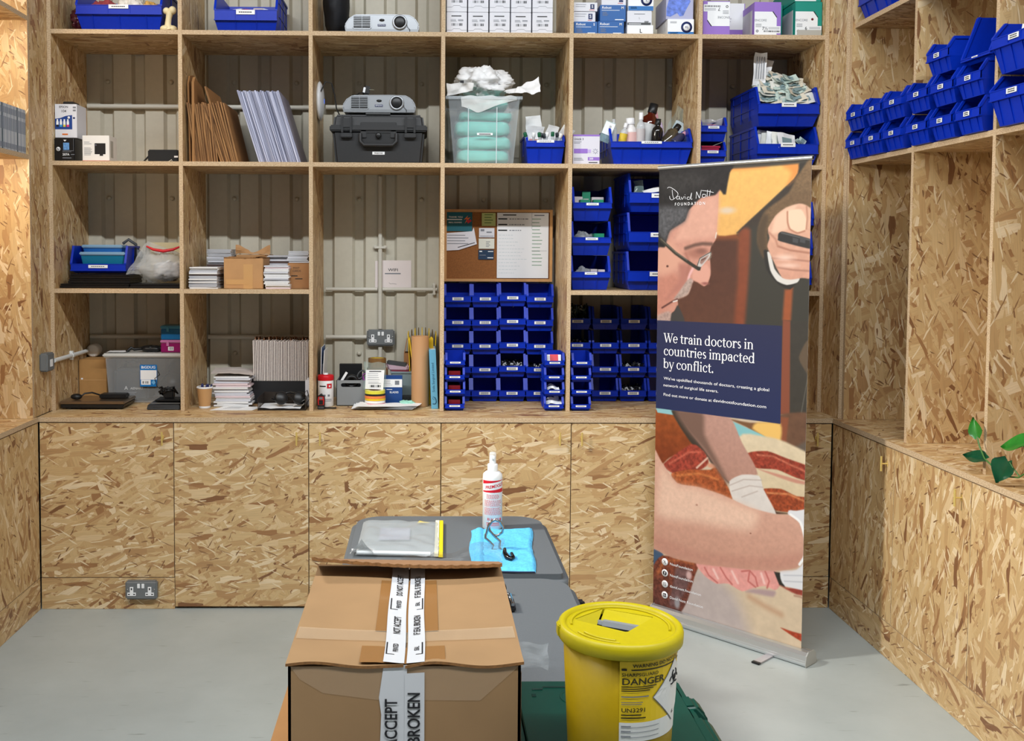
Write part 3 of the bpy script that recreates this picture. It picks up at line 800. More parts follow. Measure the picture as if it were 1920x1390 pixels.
# glove cartons of the fifth bay
def glove(label, loc, w, h, m, big, stripe=None, word='', kind=0, d=.22, rz=0, group=None):
    t = carton(label, loc, w, d, h, m, rz, 'glove_carton', 'carton', group)
    y = -d/2-.0003; b = MB(WHITE)
    if kind == 0:      # blue 'Robust' carton
        b.text(word, .016, (-w/2+.008, y-.0004, h-.013), m=WHITE, align='LEFT', off=.0006, shear=.15)
        b.text(big, .016, (w/2-.016, y-.0004, h-.014), m=WHITE, off=.0008)
        rect(b, -w/2+.008, h-.0265, w/2-.03, h-.0245, y, WHITE)
        lines_(b, -w/2+.012, -w/2+.04, y, h-.034, 4, .005, .0018, GREYINK)
        lines_(b, w*.08, w*.42, y, .010, 1, .004, .004, WHITE)
    elif kind == 1:    # white carton, dark square with the size
        rect(b, w/2-.034, h*.25, w/2-.014, h*.80, y, NAVY); b.text(big, h*.42, (w/2-.024, y-.0006, h*.53), m=WHITE, off=.0006)
        lines_(b, -w/2+.01, w*.15, y, h*.78, 2, h*.22, .0018, GREYINK); lines_(b, w*.16, w*.40, y, h*.18, 1, .004, .0022, REDINK)
    elif kind == 2:    # white carton with dark ring and blue foot band
        rect(b, -w/2+.001, .001, w/2-.001, h*.22, y, MIDBLUE)
        cx = w*.22; b.at((cx, y, h*.50), (PI/2, 0, 0)).lathe([(.027, 0), (.027, .0007), (0, .0007)], NAVY, seg=32)
        b.lathe([(.0165, .0008), (.0165, .0012), (0, .0012)], WHITE, seg=28); b.reset()
        b.text(big, .017 if len(big) < 2 else .0145, (cx, y-.0018, h*.50), m=NAVY, off=.0007)
        lines_(b, -w/2+.012, -.008, y, h*.84, 2, .005, .002, GREYINK); b.text('vinyl', .006, (-w/2+.01, y-.001, h*.14), m=WHITE, align='LEFT') if 0 else None
        lines_(b, -w/2+.012, -.01, y, h*.17, 2, .005, .0022, WHITE)
    elif kind == 3:    # plain white with one big black letter
        b.text(big, .026, (w*.02, y-.0004, h*.38), m=INK, off=.0012)
    elif kind == 4:    # white with grey band at the foot
        lines_(b, -w*.22, w*.22, y, h*.80, 1, .005, .003, GREYINK, (1,)); b.text(big, .013, (0, y-.0004, h*.5), m=GREYINK)
        rect(b, -w/2+.001, .002, w/2-.004, h*.20, y, DGREY); lines_(b, -w*.44, w*.1, y-.0004, h*.13, 1, .003, .003, WHITE)
        lines_(b, w*.2, w*.42, y-.0004, h*.3, 3, .005, .003, DGREY)
    b.build('print', t)
    return t
ROB = mat('robust_carton_blue', (0, 86, 158), .42)
glove('blue glove carton marked S lying at the bottom left of the fifth top bay', (2.5535, .335, Z0+.001), .112, .062, ROB, 'S', word='Robust')
glove('white glove carton marked S, lower of two on the blue S carton', (2.547, .345, Z0+.0635), .108, .049, OFFW, 'S', kind=1)
glove('white glove carton marked S, upper of two on the left glove pile', (2.552, .340, Z0+.113), .114, .042, OFFW, 'S', kind=1)
glove('blue glove carton marked M, bottom of the second glove pile', (2.675, .335, Z0+.001), .125, .064, ROB, 'M', word='Robust')
glove('blue glove carton marked M, upper one of the second glove pile', (2.684, .337, Z0+.0655), .124, .078, ROB, 'M', word='Robust')
glove('white glove carton on top of the blue M cartons', (2.689, .345, Z0+.144), .118, .06, OFFW, 'M', kind=1)
glove('white carton with a big black L, bottom of the third glove pile', (2.815, .328, Z0+.001), .125, .046, WHITE, 'L', kind=3)
glove('white carton with grey foot band in the middle of the third glove pile', (2.813, .340, Z0+.0475), .118, .070, OFFW, 'L', kind=4)
glove('white carton with dark ring marked L on top of the third glove pile', (2.819, .340, Z0+.118), .122, .10, WHITE, 'L', kind=2)
glove('white carton with dark ring marked XL under the bagged blue gloves', (3.012, .335, Z0+.001), .127, .078, WHITE, 'XL', kind=2)
t = carton('lilac glove carton with a blue glove picture on the XL carton', (3.008, .345, Z0+.0795), .132, .22, .11, mat('lilac_carton', (168, 170, 200), .5), name='glove_carton', cat='carton')
b = MB(mat('glove_picture_blue', (92, 120, 206), .5, noise=.35, nscale=60), INK)
y = -.1105
b.poly([(-.064, y, .016), (-.045, y, .012), (-.012, y, .030), (.0, y, .014), (.018, y, .018), (.030, y, .045), (.052, y, .085), (.045, y, .105), (-.05, y, .105), (-.064, y, .05)])
b.text('URBANE', .014, (.012, y-.0006, .098), m=INK, off=.0006)
b.build('print', t)

def encore(label, loc, m, big, flip=False, rz=0, torn=False):
    w, d, h = .130, .30, .165
    t = carton(label, loc, w, d, h, m, rz, 'surgical_glove_carton', 'carton')
    y = -d/2-.0003
    b = MB(WHITE, GREYINK)
    s = -1 if flip else 1
    def P(x, z): return (s*x, y-.0004, (h-.004-z*1.0) if flip else z+.004)
    pts = [(-.064, .0), (.050, 0), (.050, .105), (.040, .105), (.040, .100), (.040, .088), (.022, .112), (-.064, .112)]
    pts = [(-.064, .0), (.044, 0), (.044, .085), (.022, .115), (-.064, .115)]
    q = [P(*p) for p in pts]
    b.poly(q if not flip else q, WHITE)
    tri = [P(.044, .085), P(.046, .089), P(.026, .117), P(.022, .115)]
    b.poly(tri, INK)
    strip = [P(-.02, .012), P(.063, .012), P(.063, .046), P(-.02, .046)]
    b.poly([(p[0], p[1]-.0003, p[2]) for p in strip], WHITE)
    rz_ = (PI/2, 0, 0) if not flip else (PI/2, PI, 0)
    zz = lambda z: P(0, z)[2]
    b.text('ENCORE', .015, (s*-.034, y-.001, zz(.073)), rz_, GREYINK)
    b.text(big, .022, (s*-.012, y-.001, zz(.034)), rz_, INK, off=.0006)
    for k in range(2): b.box(min(s*.004, s*.058), y-.0011, zz(.039-k*.006)-.001, max(s*.004, s*.058), y-.0007, zz(.039-k*.006)+.001, GREYINK)
    x = -.018
    while x < .058:
        b.box(min(s*x, s*(x+.002)), y-.0011, min(zz(.017), zz(.025)), max(s*x, s*(x+.002)), y-.0007, max(zz(.017), zz(.025)), INK); x += R.choice((.003, .004, .005))
    for k in range(3): b.box(min(s*-.058, s*-.03), y-.0011, zz(.055-k*.006)-.001, max(s*-.058, s*-.03), y-.0007, zz(.055-k*.006)+.001, GREYINK)
    b.at((s*-.050, y-.0004, zz(.022)), (PI/2, 0, 0)).lathe([(.006, 0), (.006, .0006), (.0035, .0006), (.0035, 0)], INK, seg=16, caps=False); b.reset()
    if torn:
        b.at((s*.018, y-.0004, zz(.078)), (PI/2, 0, 0)).lathe([(.006, 0), (.006, .0008), (0, .0008)], mat('dark_red_dot', (110, 20, 34), .5), seg=16); b.reset()
    b.build('print', t)
    b = MB(mat('pale_side_panel', (196, 196, 198), .6)); b.box(-w/2-.0008, -d/2+.03, .004, -w/2, d/2-.05, h*.8); b.build('side_panel', t)
    return t
encore('purple surgical glove carton standing upside down at the left of the sixth top bay', (3.184, .375, Z0+.001), PURPLE, '7', True)
encore('purple surgical glove carton marked seven and a half, front middle of the sixth top bay', (3.435, .385, Z0+.001), PURPLE, '7½')
t = carton('purple surgical glove carton set back between the two front purple ones', (3.318, .53, Z0+.001), .125, .24, .20, PURPLE, name='surgical_glove_carton', cat='carton')
b = MB(WHITE); rect(b, -.055, .07, .058, .2, -.1203, WHITE); lines_(b, -.045, .0, -.1207, .125, 3, .007, .002, GREYINK)
b.at((-.04, -.1206, .098), (PI/2, 0, 0)).lathe([(.007, 0), (.007, .0006), (.004, .0006), (.004, 0)], INK, seg=14, caps=False); b.reset(); b.build('print', t)
encore('green surgical glove carton with torn white front at the right end', (3.630, .375, Z0+.001), GREEN, '6', torn=True)
b = MB(GCARD); b.at((3.632, .2205, Z0+.001), (0, 0, 0)).box(-.058, -.002, 0, .058, .0, .030); b.reset()
tag(b.build('card_strip'), 'grey card strip covering the foot of the green glove carton', 'card')
t = carton('green surgical glove carton lying on top at the right, cut by the frame', (3.628, .385, Z0+.168), .128, .30, .08, GREEN, name='surgical_glove_carton', cat='carton')
b = MB(WHITE); rect(b, -.062, .004, .04, .07, -.1503, WHITE); b.build('print', t)
t = carton('green glove carton set back left of the torn green carton', (3.53, .52, Z0+.001), .06, .27, .19, GREEN, name='surgical_glove_carton', cat='carton')
b = MB(MATS['pale_side_panel']); b.box(-.0308, -.11, .004, -.03, .12, .12); b.build('side_panel', t)

# ---------------------------------------------------------------- second row, first bay
t = carton('black toner carton under the white ink carton in the first bay', (.063, .285, Z1+.001), .097, .15, .110, mat('toner_black', (14, 14, 16), .35), name='toner_carton', cat='carton', bev=.004)
b = MB(WHITE, INK); y = -.0753
b.at((-.030, y, .056), (PI/2, 0, 0)).lathe([(.010, 0), (.010, .0006), (0, .0006)], WHITE, seg=24); b.reset()
b.text('hp', .014, (-.030, y-.0009, .0565), m=INK, shear=.25, off=.0006)
rect(b, -.006, .052, .022, .086, y, mat('picture_blue', (98, 150, 206), .5, noise=.3, nscale=120))
b.text('207A', .015, (-.010, y-.0005, .030), m=WHITE, align='LEFT', off=.0007)
lines_(b, -.010, .045, y, .049, 2, .005, .0018, GREYINK); lines_(b, .030, .047, y, .032, 1, .004, .003, GREYINK)
lines_(b, -.010, .032, y, .016, 1, .004, .004, GREYINK, (1,)); b.box(.042, y-.0004, .05, .043, y, .105, GREYINK)
b.poly([(-.006, y-.0002, .100), (.002, y-.0002, .092), (.010, y-.0002, .100)], WHITE)
b.build('print', t)
t = carton('white ink bottle carton marked 104 standing on the black toner carton', (.0665, .290, Z1+.112), .104, .135, .160, OFFW, name='ink_carton', cat='carton')
b = MB(NAVY, WHITE); y = -.0678
b.text('EPSON', .014, (-.010, y-.0004, .146), m=INK, off=.0004); b.text('104', .017, (-.010, y-.0004, .126), m=INK, off=.0003)
DB = mat('ink_carton_blue', (16, 62, 138), .45)
b.poly([(-.0515, y, .040), (.030, y, .040), (.030, y, .108), (.0, y, .104), (-.025, y, .094), (-.0515, y, .090)], DB)
b.build('print', t)
for k, c in enumerate(((30, 30, 34), (60, 160, 214), (222, 204, 60), (220, 60, 120))):
    q = MB(mat('bottle_print_%d' % k, c, .4), WHITE)
    x = -.040+k*.0165; q.box(x-.0055, y-.0008, .052, x+.0055, y-.0003, .062); q.box(x-.0055, y-.0008, .062, x+.0055, y-.0003, .078, WHITE); q.box(x-.0035, y-.0008, .078, x+.0035, y-.0003, .088, WHITE)
    q.build('bottle_picture', t)
b = MB(INK); b.at((.014, y-.0004, .096), (PI/2, 0, 0)).lathe([(.006, 0), (.006, .0005), (0, .0005)], WHITE, seg=16); b.reset(); lines_(b, -.018, .010, y, .020, 1, .004, .007, mat('orange_ink', (214, 110, 40), .5))
lines_(b, .034, .050, y, .148, 2, .014, .008, GREYINK); lines_(b, .034, .047, y, .098, 1, .01, .008, NAVY); b.build('small_print', t)
b = MB(BLACK); b.at((.0, .0, .163), (0, 0, 0)).box(-.020, -.05, -.002, .030, .04, .012); b.reset(); b.build('hanging_tab', t, bevel=.003)
t = carton('white security camera carton beside the black toner carton', (.207, .283, Z1+.001), .128, .118, .123, mat('camera_carton_white', (232, 230, 226), .5), name='camera_carton', cat='carton')
b = MB(BLACK); y = -.0593; b.box(-.006, y-.0006, .034, .046, y, .086, BLACK); b.build('camera_picture', t, bevel=.0003)
b = MB(GREYINK, INK); b.box(.018, y-.0008, .026, .034, y, .034, INK); lines_(b, -.056, -.020, y, .092, 2, .008, .002, GREYINK); lines_(b, -.056, -.015, y, .064, 7, .0055, .0018, GREYINK)
b.at((.0, y-.0007, .077), (PI/2, 0, 0)).lathe([(.0045, 0), (.0045, .0006), (0, .0006)], mat('lens_grey', (90, 92, 104), .3), seg=12); b.reset(); b.build('print', t)
b = MB(mat('red_foot_band', (190, 60, 50), .5)); b.box(-.0642, -.0594, 0, .0642, .0592, .004); b.build('foot_band', t)
b = MB(GREYINK); lines_(b, 0, 0, 0, 0, 0, 0, 0, GREYINK); b.box(.0641, -.04, .02, .0645, .0, .10, GCARD); b.build('side_print', t)
t = thing('router', 'small black router lying at the right of the first bay', 'router', (.510, .345, Z1+.001))
b = MB(BLACK); b.box(-.073, -.06, .004, .073, .06, .064); b.build('case', t, bevel=.005)
b = MB(BLACK); b.at((-.092, -.045, .012), (0, .75, 0)).box(-.002, -.007, -.004, .003, .007, .044); b.reset(); b.build('aerial', t)
b = MB(WHITE); b.box(.055, -.0603, .026, .073, -.0598, .034); b.build('sticker', t)
b = MB(mat('white_wire', (214, 206, 188), .6)); b.tube([(.02, -.063, .003), (.035, -.068, .008), (.043, -.064, .016), (.047, -.068, .006), (.055, -.066, .003)], .0016, seg=6); b.build('tie', t)

# second bay: leaning sheets of cardboard and grey corrugated plastic
def sheet(label, name, m, em, x, y, h, d, tilt, group, th=.006, yaw=0, cat='sheet'):
    b = MB(m, em); b.board(-th, 0, 0, 0, d, h)
    o = b.build(name, None, (x, y, Z1+.0040), (0, tilt, yaw)); return tag(o, label, cat, group)
KR2 = mat('brown_cardboard', (158, 112, 66), .8, noise=.08, nscale=20)
KEDGE = uvnoise_material('corrugated_edge', (92, 60, 32), (172, 126, 78), (300, 5, 1), .85, .5, 2, .4, .6)
t = thing('cardboard_sheet', 'tall rounded cardboard sheet leaning on the left upright of the second bay', 'sheet', (.648, .26, Z1+.001))
b = MB(KR2, KEDGE); pts = [(0, 0), (.36, 0), (.36, .36), (.30, .41), (.10, .435), (.03, .42), (0, .38)]
b.at((0, 0, 0), (0, -.02, 0)); b.prism(pts, 'x', -.004, .004, 0); b.reset(); b.build('board', t)
b = MB(KR2, KEDGE); b.prism([(-.03, 0), (.30, 0), (.30, .30), (.0, .41), (-.03, .38)], 'x', .016, .028); b.build('folded_wing', t)
xs = .684
for k in range(14):
    lab = 'brown cardboard sheet in the left leaning pack of the second bay'
    h = .285-.004*(k % 3)-.006*(k > 9)
    sheet(lab, 'cardboard_sheet', KR2, KEDGE, xs+k*.0078, .235+.006*(k % 4), h, .36, -.14+.003*k, 'left pack of leaning cardboard sheets', .0072)
for k in range(9):
    sheet('brown cardboard sheet in the tilted pack between the cardboard and the grey panels', 'cardboard_sheet', KR2, KEDGE, xs+.122+k*.0095, .24+.006*(k % 3), .30+(.075 if k == 3 else 0)-.004*(k % 3), .34, -.31+.010*k, 'tilted pack of leaning cardboard sheets', .0082)
GSHEET = mat('grey_fluted_plastic', (150, 152, 176), .5, noise=.04, nscale=30)
GEDGE = uvnoise_material('fluted_edge', (92, 96, 122), (196, 198, 220), (260, 1.5, 1), .55, .3, 1, .4, .6)
for k in range(22):
    sheet('grey fluted plastic sheet leaning in the pack at the right of the second bay', 'fluted_sheet', GSHEET, GEDGE, .990+k*.0092, .25+.004*((k*5) % 4), .362-.003*((k*7) % 3), .36, -.30, 'leaning grey fluted plastic sheets', .0084, cat='sheet')

# third bay: wireless disc, hard case, projector
t = thing('wireless_access_point', 'white round wireless disc on the left upright of the third bay', 'access point', (1.2485, .42, 2.423))
b = MB(mat('glossy_white', (226, 228, 232), .25)); b.at((0, 0, 0), (0, PI/2, 0)).lathe([(.085, 0), (.096, .006), (.097, .012), (.085, .020), (.05, .029), (0, .032)], seg=40); b.reset(); b.build('disc', t)
b = MB(mat('led_blue', (70, 120, 255), .3, emit=1.2)); b.at((.0295, 0, 0), (0, PI/2, 0)).lathe([(.012, 0), (.012, .0025), (.010, .0028), (.010, 0)], seg=20, caps=False); b.reset(); b.build('status_light', t)
b = MB(BLACK); b.tube([(.020, -.07, .035), (.045, -.08, .085), (.075, -.08, .075), (.09, -.075, .02), (.098, -.07, -.045), (.112, -.06, -.075)], .0032, seg=8); b.build('cable', t)
CASE = mat('case_black', (40, 41, 43), .55, noise=.06, nscale=80, bump=.05)
t = thing('hard_case', 'black hard case with two latches under the lower projector', 'case', (1.556, .455, Z1+.001))
b = MB(CASE)
b.hexa([(-.210, -.145, 0), (.210, -.145, 0), (.210, .15, 0), (-.210, .15, 0)], [(-.226, -.155, .165), (.226, -.155, .165), (.226, .16, .165), (-.226, .16, .165)]); b.build('lower_shell', t, bevel=.012, seg=3)
b = MB(CASE); b.hexa([(-.226, -.155, .172), (.226, -.155, .172), (.226, .16, .172), (-.226, .16, .172)], [(-.216, -.14, .244), (.216, -.14, .244), (.216, .15, .244), (-.216, .15, .244)]); b.build('lid', t, bevel=.012, seg=3)
b = MB(CASE); b.box(-.238, -.166, .160, .238, .165, .190); b.build('rim', t, bevel=.006)
for s in (-1, 1):
    b = MB(CASE); x = s*.155
    b.box(x-.028, -.178, .128, x+.028, -.150, .150); b.box(x-.026, -.176, .150, x-.016, -.150, .235); b.box(x+.016, -.176, .150, x+.026, -.150, .235); b.box(x-.022, -.172, .175, x+.022, -.150, .222)
    b.build('latch', t, bevel=.003)
b = MB(CASE); b.box(-.088, -.160, .128, -.058, -.140, .172); b.box(.058, -.160, .128, .088, -.140, .172); b.box(-.088, -.158, .150, .088, -.140, .205); b.build('handle_mount', t, bevel=.003)
b = MB(CASE); b.tube([(-.088, -.164, .148), (-.088, -.172, .110), (-.070, -.176, .092), (.070, -.176, .092), (.088, -.172, .110), (.088, -.164, .148)], .009, seg=10); b.build('carry_handle', t)
b = MB(BLACK); b.at((0, -.158, .140), (PI/2, 0, 0)).lathe([(.014, 0), (.014, .008), (.009, .011), (0, .011)], seg=18); b.reset(); b.build('pressure_valve', t)
b = MB(WHITE, INK); b.box(-.030, -.1485, .048, .030, -.1478, .062); b.build('label_strip', t, (0, -.0012, 0)); 
b = MB(INK); b.text('PROJECTOR', .0075, (0, -.1520, .055), m=INK, off=.0003); b.build('label_print', t)
projector('silver projector standing on the black hard case', (1.558, .440, Z1+.246))
t = thing('power_plug', 'black three pin plug lying on the lower projector', 'plug', (1.488, .44, Z1+.3585))
b = MB(BLACK); b.at((0, 0, .022), (0, .2, .3)).box(-.016, -.022, -.022, .016, .022, .022); b.reset(); b.build('plug_body', t, bevel=.006)
b = MB(WHITE); b.at((-.010, -.0225, .022), (0, .2, .3)).box(-.005, -.0035, -.013, .006, -.001, .013); b.reset(); b.build('sticker', t)
b = MB(mat('pin_metal', (120, 116, 100), .3, .9)); b.box(.016, -.018, .022, .040, -.012, .026); b.build('pin', t)
b = MB(BLACK); b.tube([(-.016, 0, .012), (-.035, -.005, .008), (-.045, .01, .004), (-.07, .03, .003), (-.02, .05, .003)], .003, seg=8); b.build('cord', t)

# fourth bay: clear tub of teal packs, paper sacks, tube bin
TUB = mat('frosted_clear_plastic', (214, 224, 232), .22, alpha=.22, spec=.5)
def clear_tub(label, loc, wt, wb, d, h, m, rim=.012, name='storage_tub'):
    t = thing(name, label, 'tub', loc)
    b = MB(m)
    a, c, e = wb/2, wt/2, d/2
    lo = [(-a, -e+.02, .003), (a, -e+.02, .003), (a, e-.02, .003), (-a, e-.02, .003)]
    hi = [(-c, -e, h), (c, -e, h), (c, e, h), (-c, e, h)]
    b.add(lo+hi, [(0, 1, 5, 4), (1, 2, 6, 5), (2, 3, 7, 6), (3, 0, 4, 7)]); b.add(lo, [(0, 3, 2, 1)])
    b.build('tub_body', t)
    b = MB(m); r = rim
    for (x0, y0, x1, y1) in ((-c-r, -e-r, c+r, -e), (-c-r, e, c+r, e+r), (-c-r, -e, -c, e), (c, -e, c+r, e)): b.box(x0, y0, h-.014, x1, y1, h)
    b.build('rim', t)
    return t
t = clear_tub('tall clear plastic tub of teal drape packs in the fourth bay', (2.067, .425, Z1+.001), .346, .288, .40, .322, TUB)
RIBM = mat('tub_rib', (225, 232, 238), .3, alpha=.45)
for x in (-.075, .062):
    b = MB(RIBM); b.hexa([(x-.0025, -.1825, .004), (x+.0025, -.1825, .004), (x+.0025, -.180, .004), (x-.0025, -.180, .004)], [(x-.0025, -.2025, .27), (x+.0025, -.2025, .27), (x+.0025, -.200, .27), (x-.0025, -.200, .27)]); b.build('rib', t)
b = MB(WHITE, INK); b.at((.005, -.1945, .142), (.062, 0, 0)).box(-.038, -.001, -.005, .038, .0, .006); b.box(-.028, -.0014, -.0015, .028, -.001, .0025, INK); b.reset(); b.build('label_strip', t)
TEAL = mat('teal_drape', (86, 204, 188), .5, noise=.1, nscale=30)
WRAP = mat('pack_wrap_film', (200, 236, 232), .12, alpha=.22, spec=.7)
def drape(label, loc, w, d, h, seed, rz=0, tilt=0):
    from mathutils import noise
    t = thing('drape_pack', label, 'pack', loc, rz, 'teal drape packs in the clear tub', (0, tilt, rz))
    b = MB(TEAL); o = Vector((seed, seed*2, 1))
    def fn(u, v):
        a = 2*PI*u; e = PI*(v-.5); ce = math.copysign(abs(math.cos(e))**.35, math.cos(e)); se = math.copysign(abs(math.sin(e))**.5, math.sin(e))
        ca = math.copysign(abs(math.cos(a))**.3, math.cos(a)); sa = math.copysign(abs(math.sin(a))**.3, math.sin(a))
        p = Vector((w/2*ce*ca, d/2*ce*sa, h/2*(1+se)))
        return p+Vector((0, 0, 1))*noise.noise(p*26+o)*.008
    b.grid(fn, 48, 16, 0, True, True); b.build('folded_drape', t)
    b = MB(WRAP)
    def fw(u, v):
        p = Vector(fn(u, v)); return (p-Vector((0, 0, h/2)))*1.05+Vector((0, 0, h/2+.003))+Vector((noise.noise(p*40-o), noise.noise(p*44+o), noise.noise(p*38)))*.006
    b.grid(fw, 48, 16, 0, False, True); b.build('film_wrap', t)
drape('teal drape pack lowest in the clear tub', (2.067, .42, Z1+.008), .255, .31, .062, 1)
drape('teal drape pack second from the bottom of the clear tub', (2.072, .42, Z1+.074), .262, .31, .064, 2)
drape('teal drape pack in the middle of the clear tub behind its label', (2.065, .42, Z1+.142), .27, .315, .070, 3)
drape('teal drape pack fourth up in the clear tub', (2.08, .425, Z1+.216), .26, .31, .045, 4)
drape('tilted teal drape pack at the top right of the clear tub', (2.095, .42, Z1+.268), .20, .29, .040, 5, 0, -.18)
SACK = mat('white_paper_sack', (228, 228, 228), .6, noise=.04, nscale=30, bump=.25)
from mathutils import noise as _ns
t = bag('large crumpled white paper sack bulging out of the clear tub', 'paper_sack', (2.070, .40, Z1+.323), (.146, .15, .086), SACK, 21, .5, 7, nu=64, nv=40)
b = MB(GREYINK, INK)
for k in range(10): b.box(-.06+k*.014, -.155, .118-.002*abs(k-5), -.052+k*.014, -.150, .130-.002*abs(k-5), GREYINK)
b = MB(SACK); crumple(b, lambda u, v: (-.185+.13*u, -.175+.02*v-.02*u, .06-.055*v*(1-.3*u)), 16, 10, 0, .014, 4, 2.5); b.build('torn_flap', t)
b = MB(SACK); crumple(b, lambda u, v: (.10+.17*u, -.16+.05*v, .02+.075*u*v+.01*v), 16, 10, 0, .016, 7, 2.5); b.build('torn_flap', t)
b = MB(mat('sack_clear_front', (226, 230, 230), .3, alpha=.75, spec=.6)); crumple(b, lambda u, v: (-.115+.27*u, -.185+.01*v, .0-(.075*v)*(1-abs(u-.3)*1.1)), 26, 12, 0, .008, 9, 2.2); b.build('drooping_liner', t)
b = MB(INK); b.box(-.118, -.150, .058, -.100, -.147, .080, INK); b.build('dark_patch', t)
TUBEG = mat('green_tube_cap', (20, 92, 62), .4)
for k in range(9):
    c = (TUBEG, WHITE, mat('tube_grey', (60, 66, 72), .4))[k % 3]
    t = thing('sample_tube', 'capped sample tube standing among others in the small bin right of the tub', 'tube', (2.297+k*.0185, .315+.012*(k % 3), Z1+.075), 0, 'capped tubes in the small bin', (.25+.15*(k % 2), .3*((k*7) % 5-2)/2, 0))
    b = MB(c); b.lathe([(.008, .07), (.009, .072), (.009, .088), (.007, .092), (0, .092)], seg=12); b.build('cap', t)
    b = MB(mat('tube_body', (210, 216, 220), .2, alpha=.6)); b.lathe([(.0065, 0), (.0068, .07)], seg=12); b.build('barrel', t)
for k, (x, z, hgt, wd, ry, lab) in enumerate(((2.335, .10, .15, .075, -.10, 'tall curled paper packet in the tube bin'), (2.325, .09, .11, .09, .05, 'paper packet with red print in the tube bin'), (2.385, .085, .12, .055, .3, 'clear packet leaning in the tube bin'), (2.435, .09, .115, .06, .55, 'white pouch leaning right out of the tube bin'))):
    b = MB(WHITE, mat('pale_red_print', (206, 150, 144), .6), GREYINK)
    crumple(b, lambda u, v: (wd*(u-.5), .012*math.sin(3*v)-.02*v, hgt*v), 8, 12, 0, .006, 30+k, 2.5)
    if k in (0, 1): b.box(-wd*.3, -.010, hgt*.18, wd*.3, -.0095, hgt*.42, 1)
    tag(b.build('paper_packet', None, (x, .385-.012*k, Z1+z), (0, ry, 0)), lab, 'packet')

# fifth bay: purple carton and the bottles
t = carton('white and purple carton standing left of the bottle bin', (2.562, .29, Z1+.001), .129, .14, .142, mat('carton_pearl', (214, 212, 222), .5), name='medical_carton', cat='carton')
b = MB(PURPLE, INK); y = -.0703
rect(b, -.0645, .134, .0645, .142, y, PURPLE); b.text('Unicik 3', .014, (-.060, y-.0004, .120), m=INK, align='LEFT', off=.0003); lines_(b, -.060, -.02, y, .108, 2, .006, .002, GREYINK)
b.at((0, y-.0003, 0)); b.box(-.060, -.0004, .052, .006, 0, .074, PURPLE); b.box(.006, -.0004, .055, .022, 0, .071, mat('pale_purple', (190, 170, 222), .5)); b.reset()
rect(b, .008, .018, .0645, .034, y, PURPLE); b.text('200', .013, (.024, y-.0008, .026), m=WHITE, off=.0004); lines_(b, -.060, -.01, y, .03, 3, .005, .0018, GREYINK); lines_(b, .012, .060, y, .010, 1, .004, .004, INK)
for k in range(8):
    a = k*PI/4; b.tube([(.044+.006*math.cos(a), y-.0004, .062+.006*math.sin(a)), (.044+.013*math.cos(a), y-.0004, .062+.013*math.sin(a))], .0008, NAVY, 5)
b.build('print', t)
AMBER = mat('amber_glass', (74, 20, 8), .12, spec=.6, coat=.4)
def bottle(label, loc, r, h, body, cap, rot=(0, 0, 0), lab=None, group='bottles in the wide blue bin', neck=.42):
    t = thing('bottle', label, 'bottle', loc, 0, group, rot)
    b = MB(body); b.lathe([(r*.9, 0), (r, .004), (r, h*.58), (r*.85, h*.68), (r*neck, h*.76), (r*neck, h*.82)], seg=24); b.build('glass', t)
    b = MB(cap); b.lathe([(r*neck*1.15, h*.80), (r*neck*1.2, h*.81), (r*neck*1.12, h), (0, h)], seg=20); b.build('cap', t)
    if lab:
        b = MB(lab, GREYINK); b.lathe([(r+.0006, h*.12), (r+.0006, h*.55)], 0, 24, caps=False)
        b.build('paper_label', t)
    return t
CLB = mat('clear_bottle', (222, 226, 230), .15, alpha=.5)
WCAP = mat('white_cap', (232, 232, 234), .4)
PINKC = mat('pink_cap', (232, 170, 184), .45)
DKG = mat('dark_bottle', (26, 22, 20), .15, coat=.4)
zb_ = Z1+.068
bottle('slim clear bottle with clear cap at the left end of the bottle bin', (2.715, .335, zb_+.03), .017, .135, CLB, CLB)
bottle('small clear bottle with yellow foot and white cap in the bottle bin', (2.748, .315, zb_+.03), .019, .115, CLB, WCAP, (.1, .2, 0), mat('yellow_label', (222, 190, 60), .5))
bottle('white pot with red print and round lid in the bottle bin', (2.802, .335, zb_+.015), .030, .155, mat('white_pot', (226, 222, 220), .35), WCAP, (.05, -.05, 0), mat('pink_print', (226, 184, 178), .5), neck=.6)
bottle('clear dropper bottle with a white ball top in the bottle bin', (2.845, .320, zb_+.02), .022, .175, CLB, WCAP, (.05, 0, 0), mat('grey_label', (190, 184, 184), .5))
bottle('tall amber bottle with black cap and white label leaning right', (2.868, .385, zb_+.02), .046, .235, AMBER, BLACK, (.0, .25, 0), mat('amber_label', (206, 208, 208), .55))
bottle('short black bottle in the middle of the bottle bin', (2.922, .32, zb_+.02), .028, .145, DKG, BLACK, (.1, .05, 0))
bottle('dark bottle with black cap tilted right in the bottle bin', (2.965, .335, zb_+.035), .032, .135, mat('smoke_glass', (74, 66, 52), .1, coat=.5), BLACK, (-.2, .65, 0))
bottle('clear bottle with pink cap lying to the right in the bottle bin', (3.005, .315, zb_+.045), .022, .11, mat('navy_bottle', (60, 60, 84), .2), PINKC, (-.5, .9, 0))
bottle('lilac bottle with pale cap leaning at the back right of the bottle bin', (2.965, .42, zb_+.05), .030, .165, mat('lilac_bottle', (206, 190, 220), .3), PINKC, (.0, -.18, 0))
t = thing('zip_bag', 'clear zip bag with a striped pouch standing at the right of the bottle bin', 'bag', (3.035, .43, Z1+.10), 0, None, (0, .42, 0))
b = MB(WRAP); crumple(b, lambda u, v: (-.07+.12*u, .02*math.sin(3*u), .20*v), 14, 14, 0, .012, 41, 2.2); b.build('film', t)
